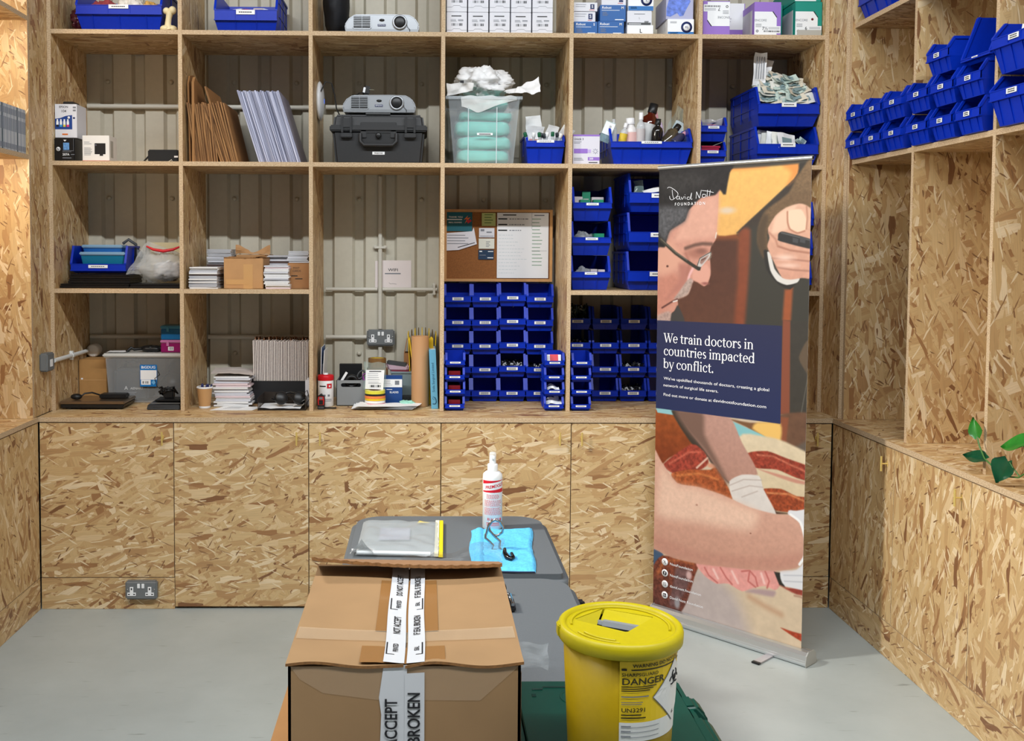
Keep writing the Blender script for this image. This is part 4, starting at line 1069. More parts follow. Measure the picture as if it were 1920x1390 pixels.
b = MB(mat('striped_pouch', (196, 214, 222), .4), NAVY); crumple(b, lambda u, v: (-.045+.08*u, .012, .02+.12*v), 10, 10, 0, .006, 42, 2.5); b.build('pouch', t)
b = MB(mat('pouch_back', (40, 56, 120), .5)); b.hexa([(.040, .016, .0), (.052, .016, .0), (.052, .024, .0), (.04, .024, .0)], [(.040, .016, .16), (.052, .016, .16), (.052, .024, .16), (.04, .024, .16)]); b.build('pouch_back', t)
t = thing('zip_bag', 'small clear bag with a white card hanging over the left rim of the bottle bin', 'bag', (2.672, .30, Z1+.155), 0, None, (0, .38, 0))
b = MB(WRAP); b.box(-.026, -.002, -.04, .026, .002, .065); b.build('film', t)
b = MB(WHITE, GREYINK); b.box(-.024, -.0035, -.002, .024, -.0022, .06); lines_(b, 0, .012, -.0036, .045, 4, .004, .0014, INK); b.build('card', t)

# sixth bay: packets
PKT = [mat('packet_paper', (222, 222, 214), .55), mat('packet_film_green', (196, 214, 206), .35), mat('packet_cream', (224, 216, 198), .55)]
def packet(label, name, loc, w, h, rot, m, group, seed, pr=True, cat='packet'):
    b = MB(m, mat('packet_print', (128, 152, 156), .55))
    crumple(b, lambda u, v: (w*(u-.5), .004*math.sin(4*u+seed), h*(v-.5)), 7, 7, 0, .004, seed, 3)
    if pr: b.grid(lambda u, v: (w*(u-.5)*.55, .004*math.sin(2+2*u+seed)-.0045, h*(v-.5)*.45), 3, 3, 1)
    return tag(b.build(name, None, loc, rot), label, cat, group)
rp = random.Random(77)
for k in range(72):
    u = rp.random(); lay = k/72
    x = 3.452+.190*u; zz = Z1+.315+.150*lay*(1-1.3*(u-.5)**2)
    packet('small paper wound packet in the heap on the upper large bin', 'dressing_packet', (x, .275+.09*lay+.02*rp.random(), zz), .075+.03*rp.random(), .05+.02*rp.random(),
           (-.75+rp.uniform(-.35, .35), rp.uniform(-.3, .3), rp.uniform(-.4, .4)), PKT[k % 3], 'heap of paper packets in the upper large bin', 100+k)
packet('tall printed paper pouch standing at the left of the packet heap', 'paper_pouch', (3.440, .35, Z1+.485), .062, .165, (0, .05, 0), WHITE, None, 201, False)
packet('second printed paper pouch behind the tall one on the packet heap', 'paper_pouch', (3.475, .38, Z1+.475), .055, .13, (0, .25, 0), WHITE, None, 202, False)
b = MB(GREYINK)
for k in range(4): b.box(-.022+k*.012, -.012, -.05, -.018+k*.012, -.0115, .06)
b.build('print', bpy.data.objects['paper_pouch'])
for k in range(5):
    packet('flat white sachet standing at left in the lower large bin', 'sachet', (3.466+.020*k, .30-.012*k, Z1+.135-.004*k), .105, .085, (-.3, .22-.03*k, .12*k-.2), (WHITE, PKT[0])[k % 2], 'white sachets in the lower large bin', 220+k)
for k in range(6):
    packet('small green printed sachet at right in the lower large bin', 'sachet', (3.535+.021*k, .29+.012*(k % 2), Z1+.118+.004*(k % 3)), .05, .04, (-.8, .5-.2*k, .2*k), PKT[1], 'green sachets in the lower large bin', 240+k)
MAG = mat('magenta_packet', (200, 26, 84), .45); CYAN = mat('cyan_packet', (30, 140, 190), .45)
for k, (x, m, z, w, lab) in enumerate(((3.150, CYAN, .205, .05, 'cyan packet in the upper small bin of the sixth bay'), (3.20, MAG, .208, .055, 'magenta packet in the upper small bin of the sixth bay'), (3.185, mat('dark_red_packet', (120, 18, 44), .45), .216, .05, 'dark red packet behind the magenta one'))):
    t = carton(lab, (x, .35+.03*k, Z1+z-.05), w, .06, .055, m, name='packet', cat='packet')
t = thing('clear_packet', 'crinkled clear packet across the front of the upper small bin', 'packet', (3.184, .300, Z1+.195))
b = MB(mat('crinkle_film', (206, 202, 204), .15, alpha=.55)); crumple(b, lambda u, v: (-.055+.11*u, -.01*v, .034*v), 20, 8, 0, .010, 61, 4); b.build('film', t)
for k in range(3):
    t = carton(['dark red packet lying in the lower small bin, bottom', 'dark red packet lying in the lower small bin, middle', 'dark red packet lying in the lower small bin, top'][k], (3.178+.004*k, .37, Z1+.066+.0125*k-.02*(k == 9)), .095, .14, .011, mat('crimson_packet', (170, 14, 60), .45), .05*(k-1), name='packet', cat='packet')
b = MB(WHITE); b.box(-.034, -.03, 0, .028, .03, .002); tag(b.build('paper_slip', None, (3.176, .35, Z1+.1035), (0, 0, .1)), 'white paper slip on the crimson packets in the lower small bin', 'paper')
# ---------------------------------------------------------------- third row, first bay
LAP = mat('laptop_black', (16, 17, 20), .35, noise=.1, nscale=60)
def laptop(label, loc, w, d, rz=0):
    t = thing('laptop', label, 'laptop', loc, rz, None)
    b = MB(LAP); b.box(-w/2, -d/2, 0, w/2, d/2, .012); b.build('base', t, bevel=.003)
    b = MB(LAP); b.box(-w/2+.001, -d/2+.003, .0128, w/2-.001, d/2, .0205); b.build('lid', t, bevel=.003)
    return t
laptop('closed black laptop lowest in the left pile of the first bay', (.184, .37, Z2+.001), .335, .24)
laptop('closed black laptop second in the left pile of the first bay', (.197, .385, Z2+.023), .30, .23, .02)
laptop('closed black laptop third in the left pile of the first bay', (.200, .395, Z2+.045), .295, .22, -.02)
laptop('closed black laptop under the clear plastic bag', (.478, .37, Z2+.001), .25, .24)
def lunchbox(label, loc, w, d, h, rz=0, c=(40, 140, 180)):
    t = thing('food_box', label, 'box', loc, rz, 'teal food boxes in the tray bin')
    m = mat('teal_box_%d' % c[1], c, .3, alpha=.85)
    b = MB(m); b.hexa([(-w/2+.008, -d/2+.008, 0), (w/2-.008, -d/2+.008, 0), (w/2-.008, d/2-.008, 0), (-w/2+.008, d/2-.008, 0)], [(-w/2, -d/2, h-.016), (w/2, -d/2, h-.016), (w/2, d/2, h-.016), (-w/2, d/2, h-.016)]); b.build('box_body', t, bevel=.004)
    b = MB(mat('clear_blue_lid', (150, 190, 220), .2, alpha=.7)); b.box(-w/2-.005, -d/2-.005, h-.016, w/2+.005, d/2+.005, h); b.build('lid', t, bevel=.004)
    return t
lunchbox('teal food box in front in the tray bin on the laptops', (.185, .435, Z2+.110), .215, .13, .066, 0, (20, 120, 158))
lunchbox('blue food box set back behind the teal one in the tray bin', (.150, .528, Z2+.150), .195, .10, .062, 0, (40, 110, 190))
t = thing('goggles', 'grey goggles strap bundle behind the food boxes', 'goggles', (.262, .56, Z2+.13))
b = MB(mat('grey_rubber', (70, 74, 80), .5)); b.tube([(-.03, 0, .09), (0, -.01, .11), (.035, 0, .085), (.04, .005, .04), (.02, 0, .0)], .008, seg=8); b.build('strap', t)
b = MB(mat('grey_rubber2', (120, 124, 128), .4)); b.ell((.045, -.01, .03), (.03, .025, .03)); b.build('shell', t)
BAGF = mat('bag_film_grey', (206, 210, 212), .18, alpha=.42, spec=.6)
def sag(p, d, k):
    z = p.z
    lean = .10*(z/.10)
    w = 1.0 if z < .10 else max(.55, 1-2.2*(z-.10))
    return (p.x*w-.0*lean+(.02 if z > .1 else 0), p.y*w, z)
t = bag('clear plastic bag with red zip lying on the right laptop of the first bay', 'plastic_bag', (.470, .395, Z2+.023), (.125, .11, .082), BAGF, 17, .32, 6, top=sag)
b = MB(BAGF); crumple(b, lambda u, v: (-.16+.20*u+.11*v*(1-u), -.07+.05*u, .045+.165*v*(1-.25*u)), 16, 14, 0, .010, 51, 2.2); b.build('open_flap', t)
b = MB(mat('red_zip', (196, 26, 40), .4)); b.tube([(-.055, -.065, .182), (-.02, -.075, .166), (.03, -.078, .158), (.075, -.07, .166), (.11, -.055, .182)], [.004, .007, .008, .007, .004], seg=8); b.build('zip', t)
bag('scrunched white tissue inside the clear bag with the red zip', 'tissue', (.50, .40, Z2+.032), (.07, .06, .05), mat('soft_white', (222, 222, 224), .7), 23, .5, 7, cat='tissue')
t = thing('lab_stand', 'small black clamp standing behind the clear bag', 'clamp', (.313, .50, Z2+.115))
b = MB(BLACK); b.box(-.02, -.015, 0, .02, .015, .04); b.build('clamp_body', t, bevel=.004)
b = MB(BLACK); b.tube([(0, 0, .04), (0, 0, .085)], .005, seg=8); b.build('stem', t)
t = carton('cream card box standing behind the clear bag with the red zip', (.46, .60, Z2+.001), .18, .08, .225, mat('cream_card', (206, 196, 160), .7), name='carton')

# second bay: booklets and cartons
PAPERS = [mat('booklet_paper', (226, 226, 226), .7), mat('booklet_paper_blue', (206, 208, 216), .7), mat('booklet_paper_grey', (176, 178, 184), .7), mat('booklet_paper_pink', (222, 202, 206), .7)]
def booklets(x, y, z, w, d, n, th, lab, group, jitter=.006, cols=(0, 0, 1, 2), seed=1, tilt=0, dark=None):
    rr = random.Random(seed)
    for k in range(n):
        m = PAPERS[rr.choice(cols)] if not (dark and k in dark) else mat('booklet_dark', (84, 66, 62), .6)
        b = MB(m, PAPERS[0]); b.box(-w/2, -d/2, 0, w/2, d/2, th*.86)
        o = b.build('booklet', None, (x+rr.uniform(-jitter, jitter), y+rr.uniform(-jitter, jitter), z+k*th), (0, tilt, rr.uniform(-.03, .03)))
        tag(o, lab, 'booklet', group)
booklets(.715, .315, Z2+.001, .135, .19, 15, .0070, 'pale booklet in the front left pile of the second bay', 'front left pile of booklets', seed=3, dark=(9,))
booklets(.745, .545, Z2+.001, .12, .17, 20, .0096, 'grey booklet in the back left pile behind the front one', 'back left pile of booklets', seed=4, cols=(2, 1), dark=(10, 11))
booklets(1.068, .325, Z2+.001, .118, .19, 15, .0076, 'pale pink edged booklet in the front right pile of the second bay', 'front right pile of booklets', seed=5, cols=(0, 0, 3, 1))
booklets(1.040, .545, Z2+.001, .118, .17, 16, .0102, 'grey booklet in the back pile right of the carton', 'back right pile of booklets', .012, (2, 1), seed=6, dark=(5, 12))
booklets(1.165, .375, Z2+.128, .098, .17, 8, .0072, 'grey booklet lying on the brown carton at the right upright', 'pile of booklets on the right carton', seed=7, cols=(2, 1))
def tape_strip(t, x0, z0, x1, z1, y):
    b = MB(mat('tan_tape', (196, 152, 100), .3)); b.box(x0, y-.0006, z0, x1, y, z1); b.build('tape', t)
t = thing('cardboard_carton', 'brown cardboard carton with flaps taped down in the second bay', 'carton', (.905, .36, Z2+.001))
b = MB(KRAFT, CARDEDGE); b.box(-.095, -.115, 0, .095, .115, .148); b.build('box_body', t, bevel=.002)
b = MB(KRAFT, CARDEDGE); b.at((0, 0, .149), (.02, 0, 0)); b.board(-.095, -.116, 0, .06, .0, .004); b.at((0, 0, .150), (-.03, .02, 0)); b.board(-.093, .0, 0, .095, .115, .004); b.reset(); b.build('flap', t)
b = MB(KRAFT, CARDEDGE); b.at((.055, -.06, .151), (0, -.16, 0)); b.board(-.06, -.055, 0, .05, .05, .004); b.reset(); b.build('loose_flap', t)
tape_strip(t, .0, .0, .045, .118, -.1153); tape_strip(t, -.085, .02, .03, .045, -.1158)
t = thing('cardboard_carton', 'small open carton behind the taped one, its flaps torn up', 'carton', (.905, .58, Z2+.001))
b = MB(KRAFT); b.box(-.085, -.07, 0, .085, .07, .165); b.build('box_body', t, bevel=.002)
b = MB(KRAFT); crumple(b, lambda u, v: (-.085+.17*u, -.07, .165+.05*v*(.6+.4*math.cos(6*u))), 12, 5, 0, .008, 8, 3); b.build('torn_flap', t)
t = thing('cardboard_carton', 'brown carton with handwriting by the right upright of the second bay', 'carton', (1.166, .385, Z2+.001))
b = MB(mat('brown_carton', (158, 112, 70), .75, noise=.06)); b.box(-.052, -.10, 0, .052, .10, .125); b.build('box_body', t, bevel=.0015)
b = MB(INK); b.text('POST', .013, (-.010, -.1008, .100), m=INK); b.text('CARDS', .013, (-.008, -.1008, .086), m=INK); lines_(b, -.036, -.004, -.1006, .064, 1, .004, .004, INK, (1,)); lines_(b, -.016, .02, -.1006, .050, 1, .004, .004, INK, (1,)); b.build('handwriting', t)

# third bay: wifi sign on the steel wall, with the conduits in front
t = thing('wifi_sign', 'white square wifi sign on the steel wall behind the conduits', 'sign', (1.625, YB-.002, 1.555))
b = MB(mat('sign_pinkish_white', (222, 212, 210), .5)); b.box(-.088, -.0016, -.073, .088, 0, .073); b.build('board', t)
b = MB(INK, GREYINK); b.text('WIFI', .021, (-.008, -.0022, .022), m=INK, off=.0004, sx=1.25); b.text('happyTOGRAMSEAN', .0105, (-.010, -.0022, .002), m=GREYINK, sx=.9) if 0 else lines_(b, -.052, .032, -.0018, .006, 1, .006, .006, GREYINK, (1,))
b.tube([(-.03, -.002, -.045), (-.022, -.002, -.052), (-.012, -.002, -.050), (.01, -.002, -.053)], .0008, GREYINK, 5); b.build('print', t)
t = thing('wifi_sign', 'white card edge tucked left behind the vertical conduit', 'sign', (1.531, YB-.002, 1.553))
b = MB(MATS['sign_pinkish_white']); b.box(-.009, -.0016, -.074, .0055, 0, .072); b.build('board', t)

# fourth bay: cork board with papers
cx, cy0, cz = 2.168, .605, 1.7085
t = thing('cork_board', 'framed cork notice board standing on the bin wall in the fourth bay', 'notice board', (cx, cy0, cz))
FRAMEW = mat('pine_frame', (188, 140, 88), .5, noise=.08)
b = MB(mat('cork', (136, 86, 44), .9, noise=.16, nscale=220)); b.box(-.276, .002, -.181, .276, .012, .181); b.build('cork_sheet', t)
for (x0, z0, x1, z1) in ((-.2835, .174, .2835, .188), (-.2835, -.188, .2835, -.174), (-.2835, -.174, -.2695, .174), (.2695, -.174, .2835, .174)):
    b = MB(FRAMEW); b.box(x0, -.006, z0, x1, .014, z1); b.build('frame_rail', t)
def paper(name, label, cat, pts, m, dy, prints=None):
    b = MB(m, INK, GREYINK)
    b.poly([(p[0], cy0-dy, p[1]) for p in pts]); b.poly([(p[0], cy0-dy+.0006, p[1]) for p in pts][::-1])
    o = tag(b.build(name), label, cat)
    if prints:
        q = MB(INK); prints(q, cy0-dy-.0004); q.build('print', o)
    return o
def X(px): return 1.887+(px-833)/203*.563
def Z(py): return 1.895-(py-394)/133*.373
def rp_(x0, y0, x1, y1): return [(X(x0), Z(y1)), (X(x1), Z(y1)), (X(x1), Z(y0)), (X(x0), Z(y0))]
def pr(q, y):
    q.text('THANK YOU', .0125, (X(854), y, Z(408)), m=WHITE, off=.0005); q.text('TO OUR LOCAL', .009, (X(852), y, Z(412.5)), m=WHITE, off=.0004) if 0 else lines_(q, X(838), X(866), y, Z(411.5), 1, .004, .005, WHITE, (1,))
    q.text('SMALL BUSINESS', .0095, (X(853), y, Z(418)), m=WHITE, off=.0005)
    O = mat('orange_print', (232, 110, 44), .5); P = mat('red_print', (206, 44, 60), .5)
    q.poly([(X(871), y, Z(420)), (X(875), y, Z(411)), (X(869), y, Z(413)), (X(877), y, Z(405)), (X(875), y, Z(410)), (X(882), y, Z(408))], O)
    q.poly([(X(877), y-.0003, Z(420)), (X(874), y-.0003, Z(414)), (X(877), y-.0003, Z(412)), (X(879), y-.0003, Z(414)), (X(882), y-.0003, Z(412)), (X(884), y-.0003, Z(415))], P)
paper('greeting_card', 'teal thank you card with orange flash pinned top left on the cork board', 'card', rp_(834, 399, 885, 434), mat('teal_card', (14, 92, 104), .5), .003, pr)
def pr(q, y):
    for k in range(5):
        z = Z(437+k*5.2); q.box(X(838), y, z, X(878-6*(k % 2)), y+.0003, z+.0035, GREYINK) if k else None
    q.hexa([(X(858), y, Z(465)), (X(890), y, Z(456)), (X(890), y+.0003, Z(456)), (X(858), y+.0003, Z(465))], [(X(858), y, Z(463.6)), (X(890), y, Z(454.6)), (X(890), y+.0003, Z(454.6)), (X(858), y+.0003, Z(463.6))], INK)
paper('letter', 'white letter pinned crooked under the teal card on the cork board', 'letter', [(X(834), Z(470.5)), (X(860), Z(469)), (X(894), Z(458)), (X(888), Z(427)), (X(885), Z(434)), (X(860), Z(436)), (X(834), Z(438))], mat('letter_white', (216, 214, 220), .6), .004, pr)
def pr(q, y):
    for k in range(4): q.box(X(908), y, Z(404+k*5), X(924-(k % 2)*3), y+.0003, Z(402.6+k*5), mat('green_ink', (90, 120, 60), .6))
paper('sticky_note', 'pale green sticky note at the top middle of the cork board', 'note', rp_(903, 400, 929, 424), mat('green_note', (182, 192, 122), .6), .003, pr)
def pr(q, y):
    q.box(X(901), y, Z(434), X(908), y+.0003, Z(430), GREYINK); q.box(X(900), y, Z(443.5), X(925), y+.0003, Z(442.5), GREYINK); q.box(X(912), y, Z(437), X(922), y+.0003, Z(434.5), GREYINK)
paper('business_card', 'white business card with grey rule under the green note', 'card', rp_(898, 428, 927, 445.5), mat('card_white', (206, 206, 212), .6), .003, pr)
def pr(q, y):
    for k in range(4): q.box(X(911), y, Z(454+k*3), X(919-2*(k % 2)), y+.0003, Z(453+k*3), GREYINK)
paper('business_card', 'white business card second under the green note', 'card', rp_(897.5, 447.5, 927, 466.5), mat('card_cream', (212, 212, 200), .6), .0034, pr)
def pr(q, y):
    q.box(X(899), y, Z(472.5), X(904), y+.0003, Z(470.5), WHITE); q.box(X(915), y, Z(472.3), X(925), y+.0003, Z(471), WHITE); q.box(X(899), y, Z(479), X(911), y+.0003, Z(478), GREYINK); q.box(X(914), y, Z(484), X(925), y+.0003, Z(482.6), WHITE)
paper('business_card', 'dark blue business card lowest on the cork board', 'card', rp_(897, 468.5, 926, 486.5), mat('card_navy', (22, 50, 78), .5), .003, pr)
def pr(q, y):
    rr = random.Random(9)
    q.box(X(943), y, Z(404.5), X(968), y+.0003, Z(402.5), INK); q.box(X(1002), y, Z(405), X(1021), y+.0003, Z(403), GREYINK); q.box(X(997.4), y, Z(430), X(997.8), y+.0003, Z(399), GREYINK)
    for k in range(3):
        z = 411+k*10.6; q.box(X(934), y, Z(z+1), X(951), y+.0003, Z(z-1.4), INK)
        x = 955
        while x < 990-6*k: w = rr.uniform(2, 6); q.box(X(x), y, Z(z+.7), X(x+w), y+.0003, Z(z-.9), GREYINK); x += w+1.4
    for k in range(14): q.box(X(998), y, Z(411+k*6.6+.7), X(1018-rr.random()*7), y+.0003, Z(411+k*6.6-.8), mat('pale_green_ink', (132, 160, 140), .6))
    for k in range(12):
        x = 935
        z = 441+k*6.4
        while x < 985-rr.random()*25: w = rr.uniform(2, 6); q.box(X(x), y, Z(z+.5), X(x+w), y+.0003, Z(z-.5), mat('faint_ink', (196, 204, 208), .5)); x += w+1.5
    q.box(X(997), y, Z(470.4), X(1026), y+.0003, Z(469.9), GREYINK)
paper('whiteboard_sheet', 'large white handwritten planning sheet covering the right of the cork board', 'sheet', rp_(932, 399.5, 1029, 521), mat('glossy_sheet', (226, 226, 228), .3), .003, pr)

# bits inside the bins
DKM = mat('dark_bits', (24, 24, 28), .4); LTM = mat('light_bits', (190, 192, 196), .35)
def bits(label, name, loc, w, d, h, n, seed, ms):
    rr = random.Random(seed); b = MB(*ms)
    for k in range(n):
        b.at((rr.uniform(-w/2, w/2), rr.uniform(-d/2, d/2), h*(rr.random()**.6)), (rr.random()*3, rr.random()*3, rr.random()*3))
        l = rr.uniform(.006, .016); b.box(-l, -.003, -.003, l, .003, .003, ms[0] if rr.random() < .72 else ms[1])
    b.reset(); return tag(b.build(name, None, loc), label, 'clips', None, 'stuff')
bits('heap of small black and silver clips in the bin wall, third column', 'loose_clips', (2.236, .575, ZW+.137), .11, .13, .060, 240, 1, (DKM, LTM))
bits('smaller heap of black and silver clips in the bin wall, right column', 'loose_clips', (2.376, .575, ZW+.130), .11, .13, .050, 150, 2, (DKM, LTM))
bits('heap of small silver parts in the shaded bins, third column bottom row', 'loose_clips', (2.864, .585, ZW+.008), .11, .13, .060, 200, 3, (DKM, LTM))
bits('few silver parts in the shaded bins, third column second row', 'loose_clips', (2.864, .585, ZW+.132), .11, .13, .055, 130, 4, (DKM, LTM))
bits('heap of thin dark wires standing out of the top left shaded bin', 'loose_wires', (2.575, .585, ZW+.384), .11, .12, .110, 220, 5, (mat('dark_green_wire', (30, 48, 42), .4), mat('wire_grey', (120, 126, 122), .4)))
bits('heap of dark green parts in the left shaded bin below the wires', 'loose_parts', (2.575, .585, ZW+.258), .11, .12, .055, 160, 6, (MATS['dark_green_wire'], LTM))
bits('few grey screws in the top row of the bin wall, third column', 'loose_screws', (2.236, .575, ZW+.500), .10, .12, .018, 60, 7, (mat('grey_bits', (110, 112, 116), .4), LTM))
REDP = mat('red_tube_pack', (120, 20, 30), .35)
for r in range(3):
    t = carton('dark red pack inside the left small bin stack, %s' % ['lowest', 'second up', 'third up'][r], (1.931, .275, ZW+.006+r*.0705), .058, .10, .045, REDP, name='small_pack', cat='pack')
t = thing('small_pack', 'red and white pack in the topmost small bin right of the bin wall', 'pack', (2.418, .27, ZW+.215), 0, None, (-.35, 0, 0))
b = MB(WHITE); b.box(-.034, -.045, .004, .034, .04, .044); b.build('box_body', t)
b = MB(mat('bright_red_label', (206, 24, 44), .4)); b.box(-.020, -.0458, .006, .020, .0405, .0446); b.build('wrapper_band', t)
def foldsheet(label, loc, w, h, rot, seed, name='white_strip'):
    b = MB(WHITE); crumple(b, lambda u, v: (w*(u-.5), .02*v, h*v+.012*math.sin(5*u)), 12, 6, 0, .006, seed, 3)
    return tag(b.build(name, None, loc, rot), label, 'strip')
foldsheet('white folded strips in the lowest small bin right of the bin wall', (2.42, .225, ZW+.028), .075, .026, (0, -.2, 0), 71)
foldsheet('second white folded strip beside it in the lowest small bin', (2.434, .235, ZW+.030), .05, .028, (0, .4, .1), 72)
foldsheet('white folded strips in the second small bin right of the bin wall', (2.417, .225, ZW+.097), .060, .022, (0, -.1, 0), 73)
# contents of the medium bins in the fifth bay
def pack(label, loc, w, d, h, m, rz=0, pm=None):
    t = carton(label, loc, w, d, h, m, rz, 'small_carton', 'carton')
    if pm: b = MB(pm); b.box(-w*.38, -d/2-.0006, h*.2, w*.3, -d/2-.0002, h*.75); b.build('print', t)
    return t
GR = mat('green_carton', (20, 130, 96), .5); PALE = mat('pale_carton', (206, 196, 196), .5)
zt_ = Z2+2*.1685+.004
pack('green carton standing left in the topmost medium bin', (2.545, .40, zt_), .048, .10, .120, PALE, .1, GR)
pack('pale carton standing tall in the topmost medium bin', (2.590, .395, zt_), .040, .09, .146, GR, -.1, PALE)
pack('white and green carton at right in the topmost medium bin', (2.640, .40, zt_), .060, .10, .118, PALE, .05, GR)
pack('green carton lying in front in the topmost medium bin', (2.57, .305, zt_), .05, .05, .102, GR)
pack('green carton lying at right front in the topmost medium bin', (2.635, .305, zt_), .05, .05, .102, GR)
bag('crumpled clear bag in the middle medium bin of the fifth bay', 'plastic_bag', (2.572, .34, Z2+.1685+.004), (.055, .06, .058), MATS['bag_film_grey'], 31, .5, 9)
pack('green carton at right in the middle medium bin', (2.640, .32, Z2+.1685+.004), .05, .08, .105, GR)
bag('crumpled clear bag in the lowest medium bin of the fifth bay', 'plastic_bag', (2.568, .33, Z2+.004), (.052, .06, .052), MATS['bag_film_grey'], 32, .5, 9)
pack('pale carton in the lowest medium bin behind its card', (2.620, .335, Z2+.004), .032, .07, .098, PALE, 0, GR)
pack('pale and green carton right in the lowest medium bin', (2.657, .335, Z2+.004), .034, .07, .096, PALE, 0, GR)
b = MB(WHITE); crumple(b, lambda u, v: (-.13+.22*u, .05*v, .0+.045*u+.02*v), 12, 8, 0, .006, 81, 2); tag(b.build('paper_wad', None, (2.985, .27, Z2+2*.191+.088)), 'white and teal paper wad in the topmost large bin beside the banner', 'paper')
b = MB(MATS['film_wrap'] if 'film_wrap' in MATS else WRAP); crumple(b, lambda u, v: (.05*(u-.5), .01*v, .10*v), 8, 10, 0, .01, 82, 3); tag(b.build('plastic_film', None, (2.835, .30, Z2+2*.191+.06)), 'clear film sticking up at left in the topmost large bin', 'film')

# ---------------------------------------------------------------- worktop, first bay
t = thing('platform_scale', 'flat steel platform scale at the left end of the worktop', 'scale', (.176, .328, ZW+.001))
b = MB(BLACK); b.hexa([(-.148, -.108, .006), (.148, -.108, .006), (.148, .085, .006), (-.148, .085, .006)], [(-.154, -.110, .026), (.154, -.110, .026), (.154, .087, .026), (-.154, .087, .026)]); b.build('base', t, bevel=.003)
b = MB(mat('brushed_steel', (150, 134, 116), .28, .9)); b.box(-.155, -.112, .026, .155, .088, .040); b.build('steel_plate', t, bevel=.003)
for x in (-.12, .12): 
    b = MB(BLACK); b.lathe([(.016, 0), (.016, .008)], seg=14, c=(x, -.08)); b.build('foot', t)
t = thing('handset', 'black scale display handset with its cable on the platform scale', 'handset', (.25, .33, ZW+.042))
b = MB(BLACK); b.box(-.065, -.035, 0, .065, .035, .022); b.build('housing', t, bevel=.005)
b = MB(BLACK); b.tube([(-.065, 0, .012), (-.10, -.03, .03), (-.13, -.05, .028), (-.15, -.06, .012)], .004, seg=8); b.build('cable', t)
b = MB(BLACK); b.ell((-.165, -.065, .015), (.028, .022, .015)); b.build('cable_coil', t)
t = thing('cardboard_carton', 'plain brown carton behind the platform scale', 'carton', (.088, .585, ZW+.001))
b = MB(mat('dim_carton', (176, 132, 78), .75, noise=.05)); b.box(-.07, -.085, 0, .07, .085, .212); b.build('box_body', t, bevel=.002)
tape_strip(t, -.069, .105, .069, .109, -.0853); b = MB(WHITE); b.box(-.06, -.0858, .11, -.05, -.0852, .118); b.build('tape_scrap', t)
CTUB = mat('lidded_tub_clear', (206, 210, 212), .2, alpha=.30, spec=.5)
t = thing('lidded_tub', 'clear lidded tub holding dark bags at the right of the first worktop bay', 'tub', (.386, .552, ZW+.001))
b = MB(CTUB); lo = [(-.195, -.115, .002), (.195, -.115, .002), (.195, .11, .002), (-.195, .11, .002)]; hi = [(-.209, -.128, .235), (.195, -.128, .235), (.195, .122, .235), (-.209, .122, .235)]
b.add(lo+hi, [(0, 3, 2, 1), (0, 1, 5, 4), (1, 2, 6, 5), (2, 3, 7, 6), (3, 0, 4, 7)]); b.build('tub_body', t)
b = MB(mat('tub_lid', (214, 214, 210), .35, alpha=.85)); b.box(-.2215, -.138, .232, .208, .130, .252); b.build('lid', t, bevel=.006, seg=3)
b = MB(mat('price_tag_blue', (0, 112, 186), .45), WHITE, INK); y = -.1300
b.box(-.035, y, .085, .050, y+.0006, .195); b.box(-.033, y-.0004, .120, .048, y, .168, WHITE); b.text('BiGDUG', .0185, (.007, y-.0004, .182), m=WHITE, off=.0009, sx=1.05); barcode(b, -.022, .010, y-.0004, .100, .112)
b.box(-.030, y-.0003, .094, .018, y, .119, WHITE)
b.poly([(.022, y-.0003, .106), (.033, y-.0003, .094), (.044, y-.0003, .106), (.033, y-.0003, .118)], mat('light_blue_mark', (110, 176, 222), .5)); b.build('tag', t, (0, -.0012, 0))
DBAG = mat('dark_bag_fabric', (52, 56, 62), .75, noise=.1, nscale=70)
t = thing('carry_bag', 'dark grey carry bag with white lettering inside the lidded tub', 'bag', (.290, .540, ZW+.006))
b = MB(DBAG); b.hexa([(-.09, -.075, 0), (.09, -.075, 0), (.09, .07, 0), (-.09, .07, 0)], [(-.085, -.07, .165), (.085, -.07, .165), (.085, .06, .165), (-.085, .06, .165)]); b.build('bag_body', t, bevel=.014, seg=3)
b = MB(DBAG); b.tube([(-.045, -.03, .162), (-.035, -.03, .192), (0, -.03, .202), (.04, -.03, .192), (.055, -.03, .162)], .006, seg=8); b.build('carry_handle', t)
b = MB(WHITE); b.text('AENART', .0155, (.032, -.0768, .064), m=WHITE, off=.0005, sx=1.1); b.text('A', .026, (-.022, -.0768, .066), m=WHITE, off=.0012); lines_(b, -.014, .03, -.0762, .046, 2, .008, .004, GREYINK, (1, .8)); b.build('lettering', t)
t = thing('carry_bag', 'black bag of cables at the right inside the lidded tub', 'bag', (.485, .565, ZW+.006))
b = MB(BLACK); b.ell((0, 0, .07), (.075, .08, .07)); b.build('bag_body', t)
b = MB(DBAG); b.ell((.02, .03, .15), (.055, .06, .055)); b.build('bag_top', t)
b = MB(BLACK)
rr = random.Random(4); pts = [(-.10+.02*k+.03*rr.random(), -.02+.02*rr.random(), .256+.022*abs(math.sin(k*1.3))) for k in range(11)]
t = thing('strap_bundle', 'black strap bundle on the lid of the clear tub', 'strap', (.36, .50, ZW))
b.tube(pts, .008, seg=8); b.build('strap', t); b = MB(BLACK); b.ell((.03, 0, .270), (.06, .03, .016), fn=lambda a, c: 1+.2*math.sin(5*a)); b.build('strap_coil', t)
b = MB(WHITE); crumple(b, lambda u, v: (-.05+.1*u, -.05+.08*v, 0), 8, 8, 0, .003, 9, 2); tag(b.build('paper_sheet', None, (.225, .49, ZW+.258)), 'small white paper on the left of the clear tub lid', 'paper')
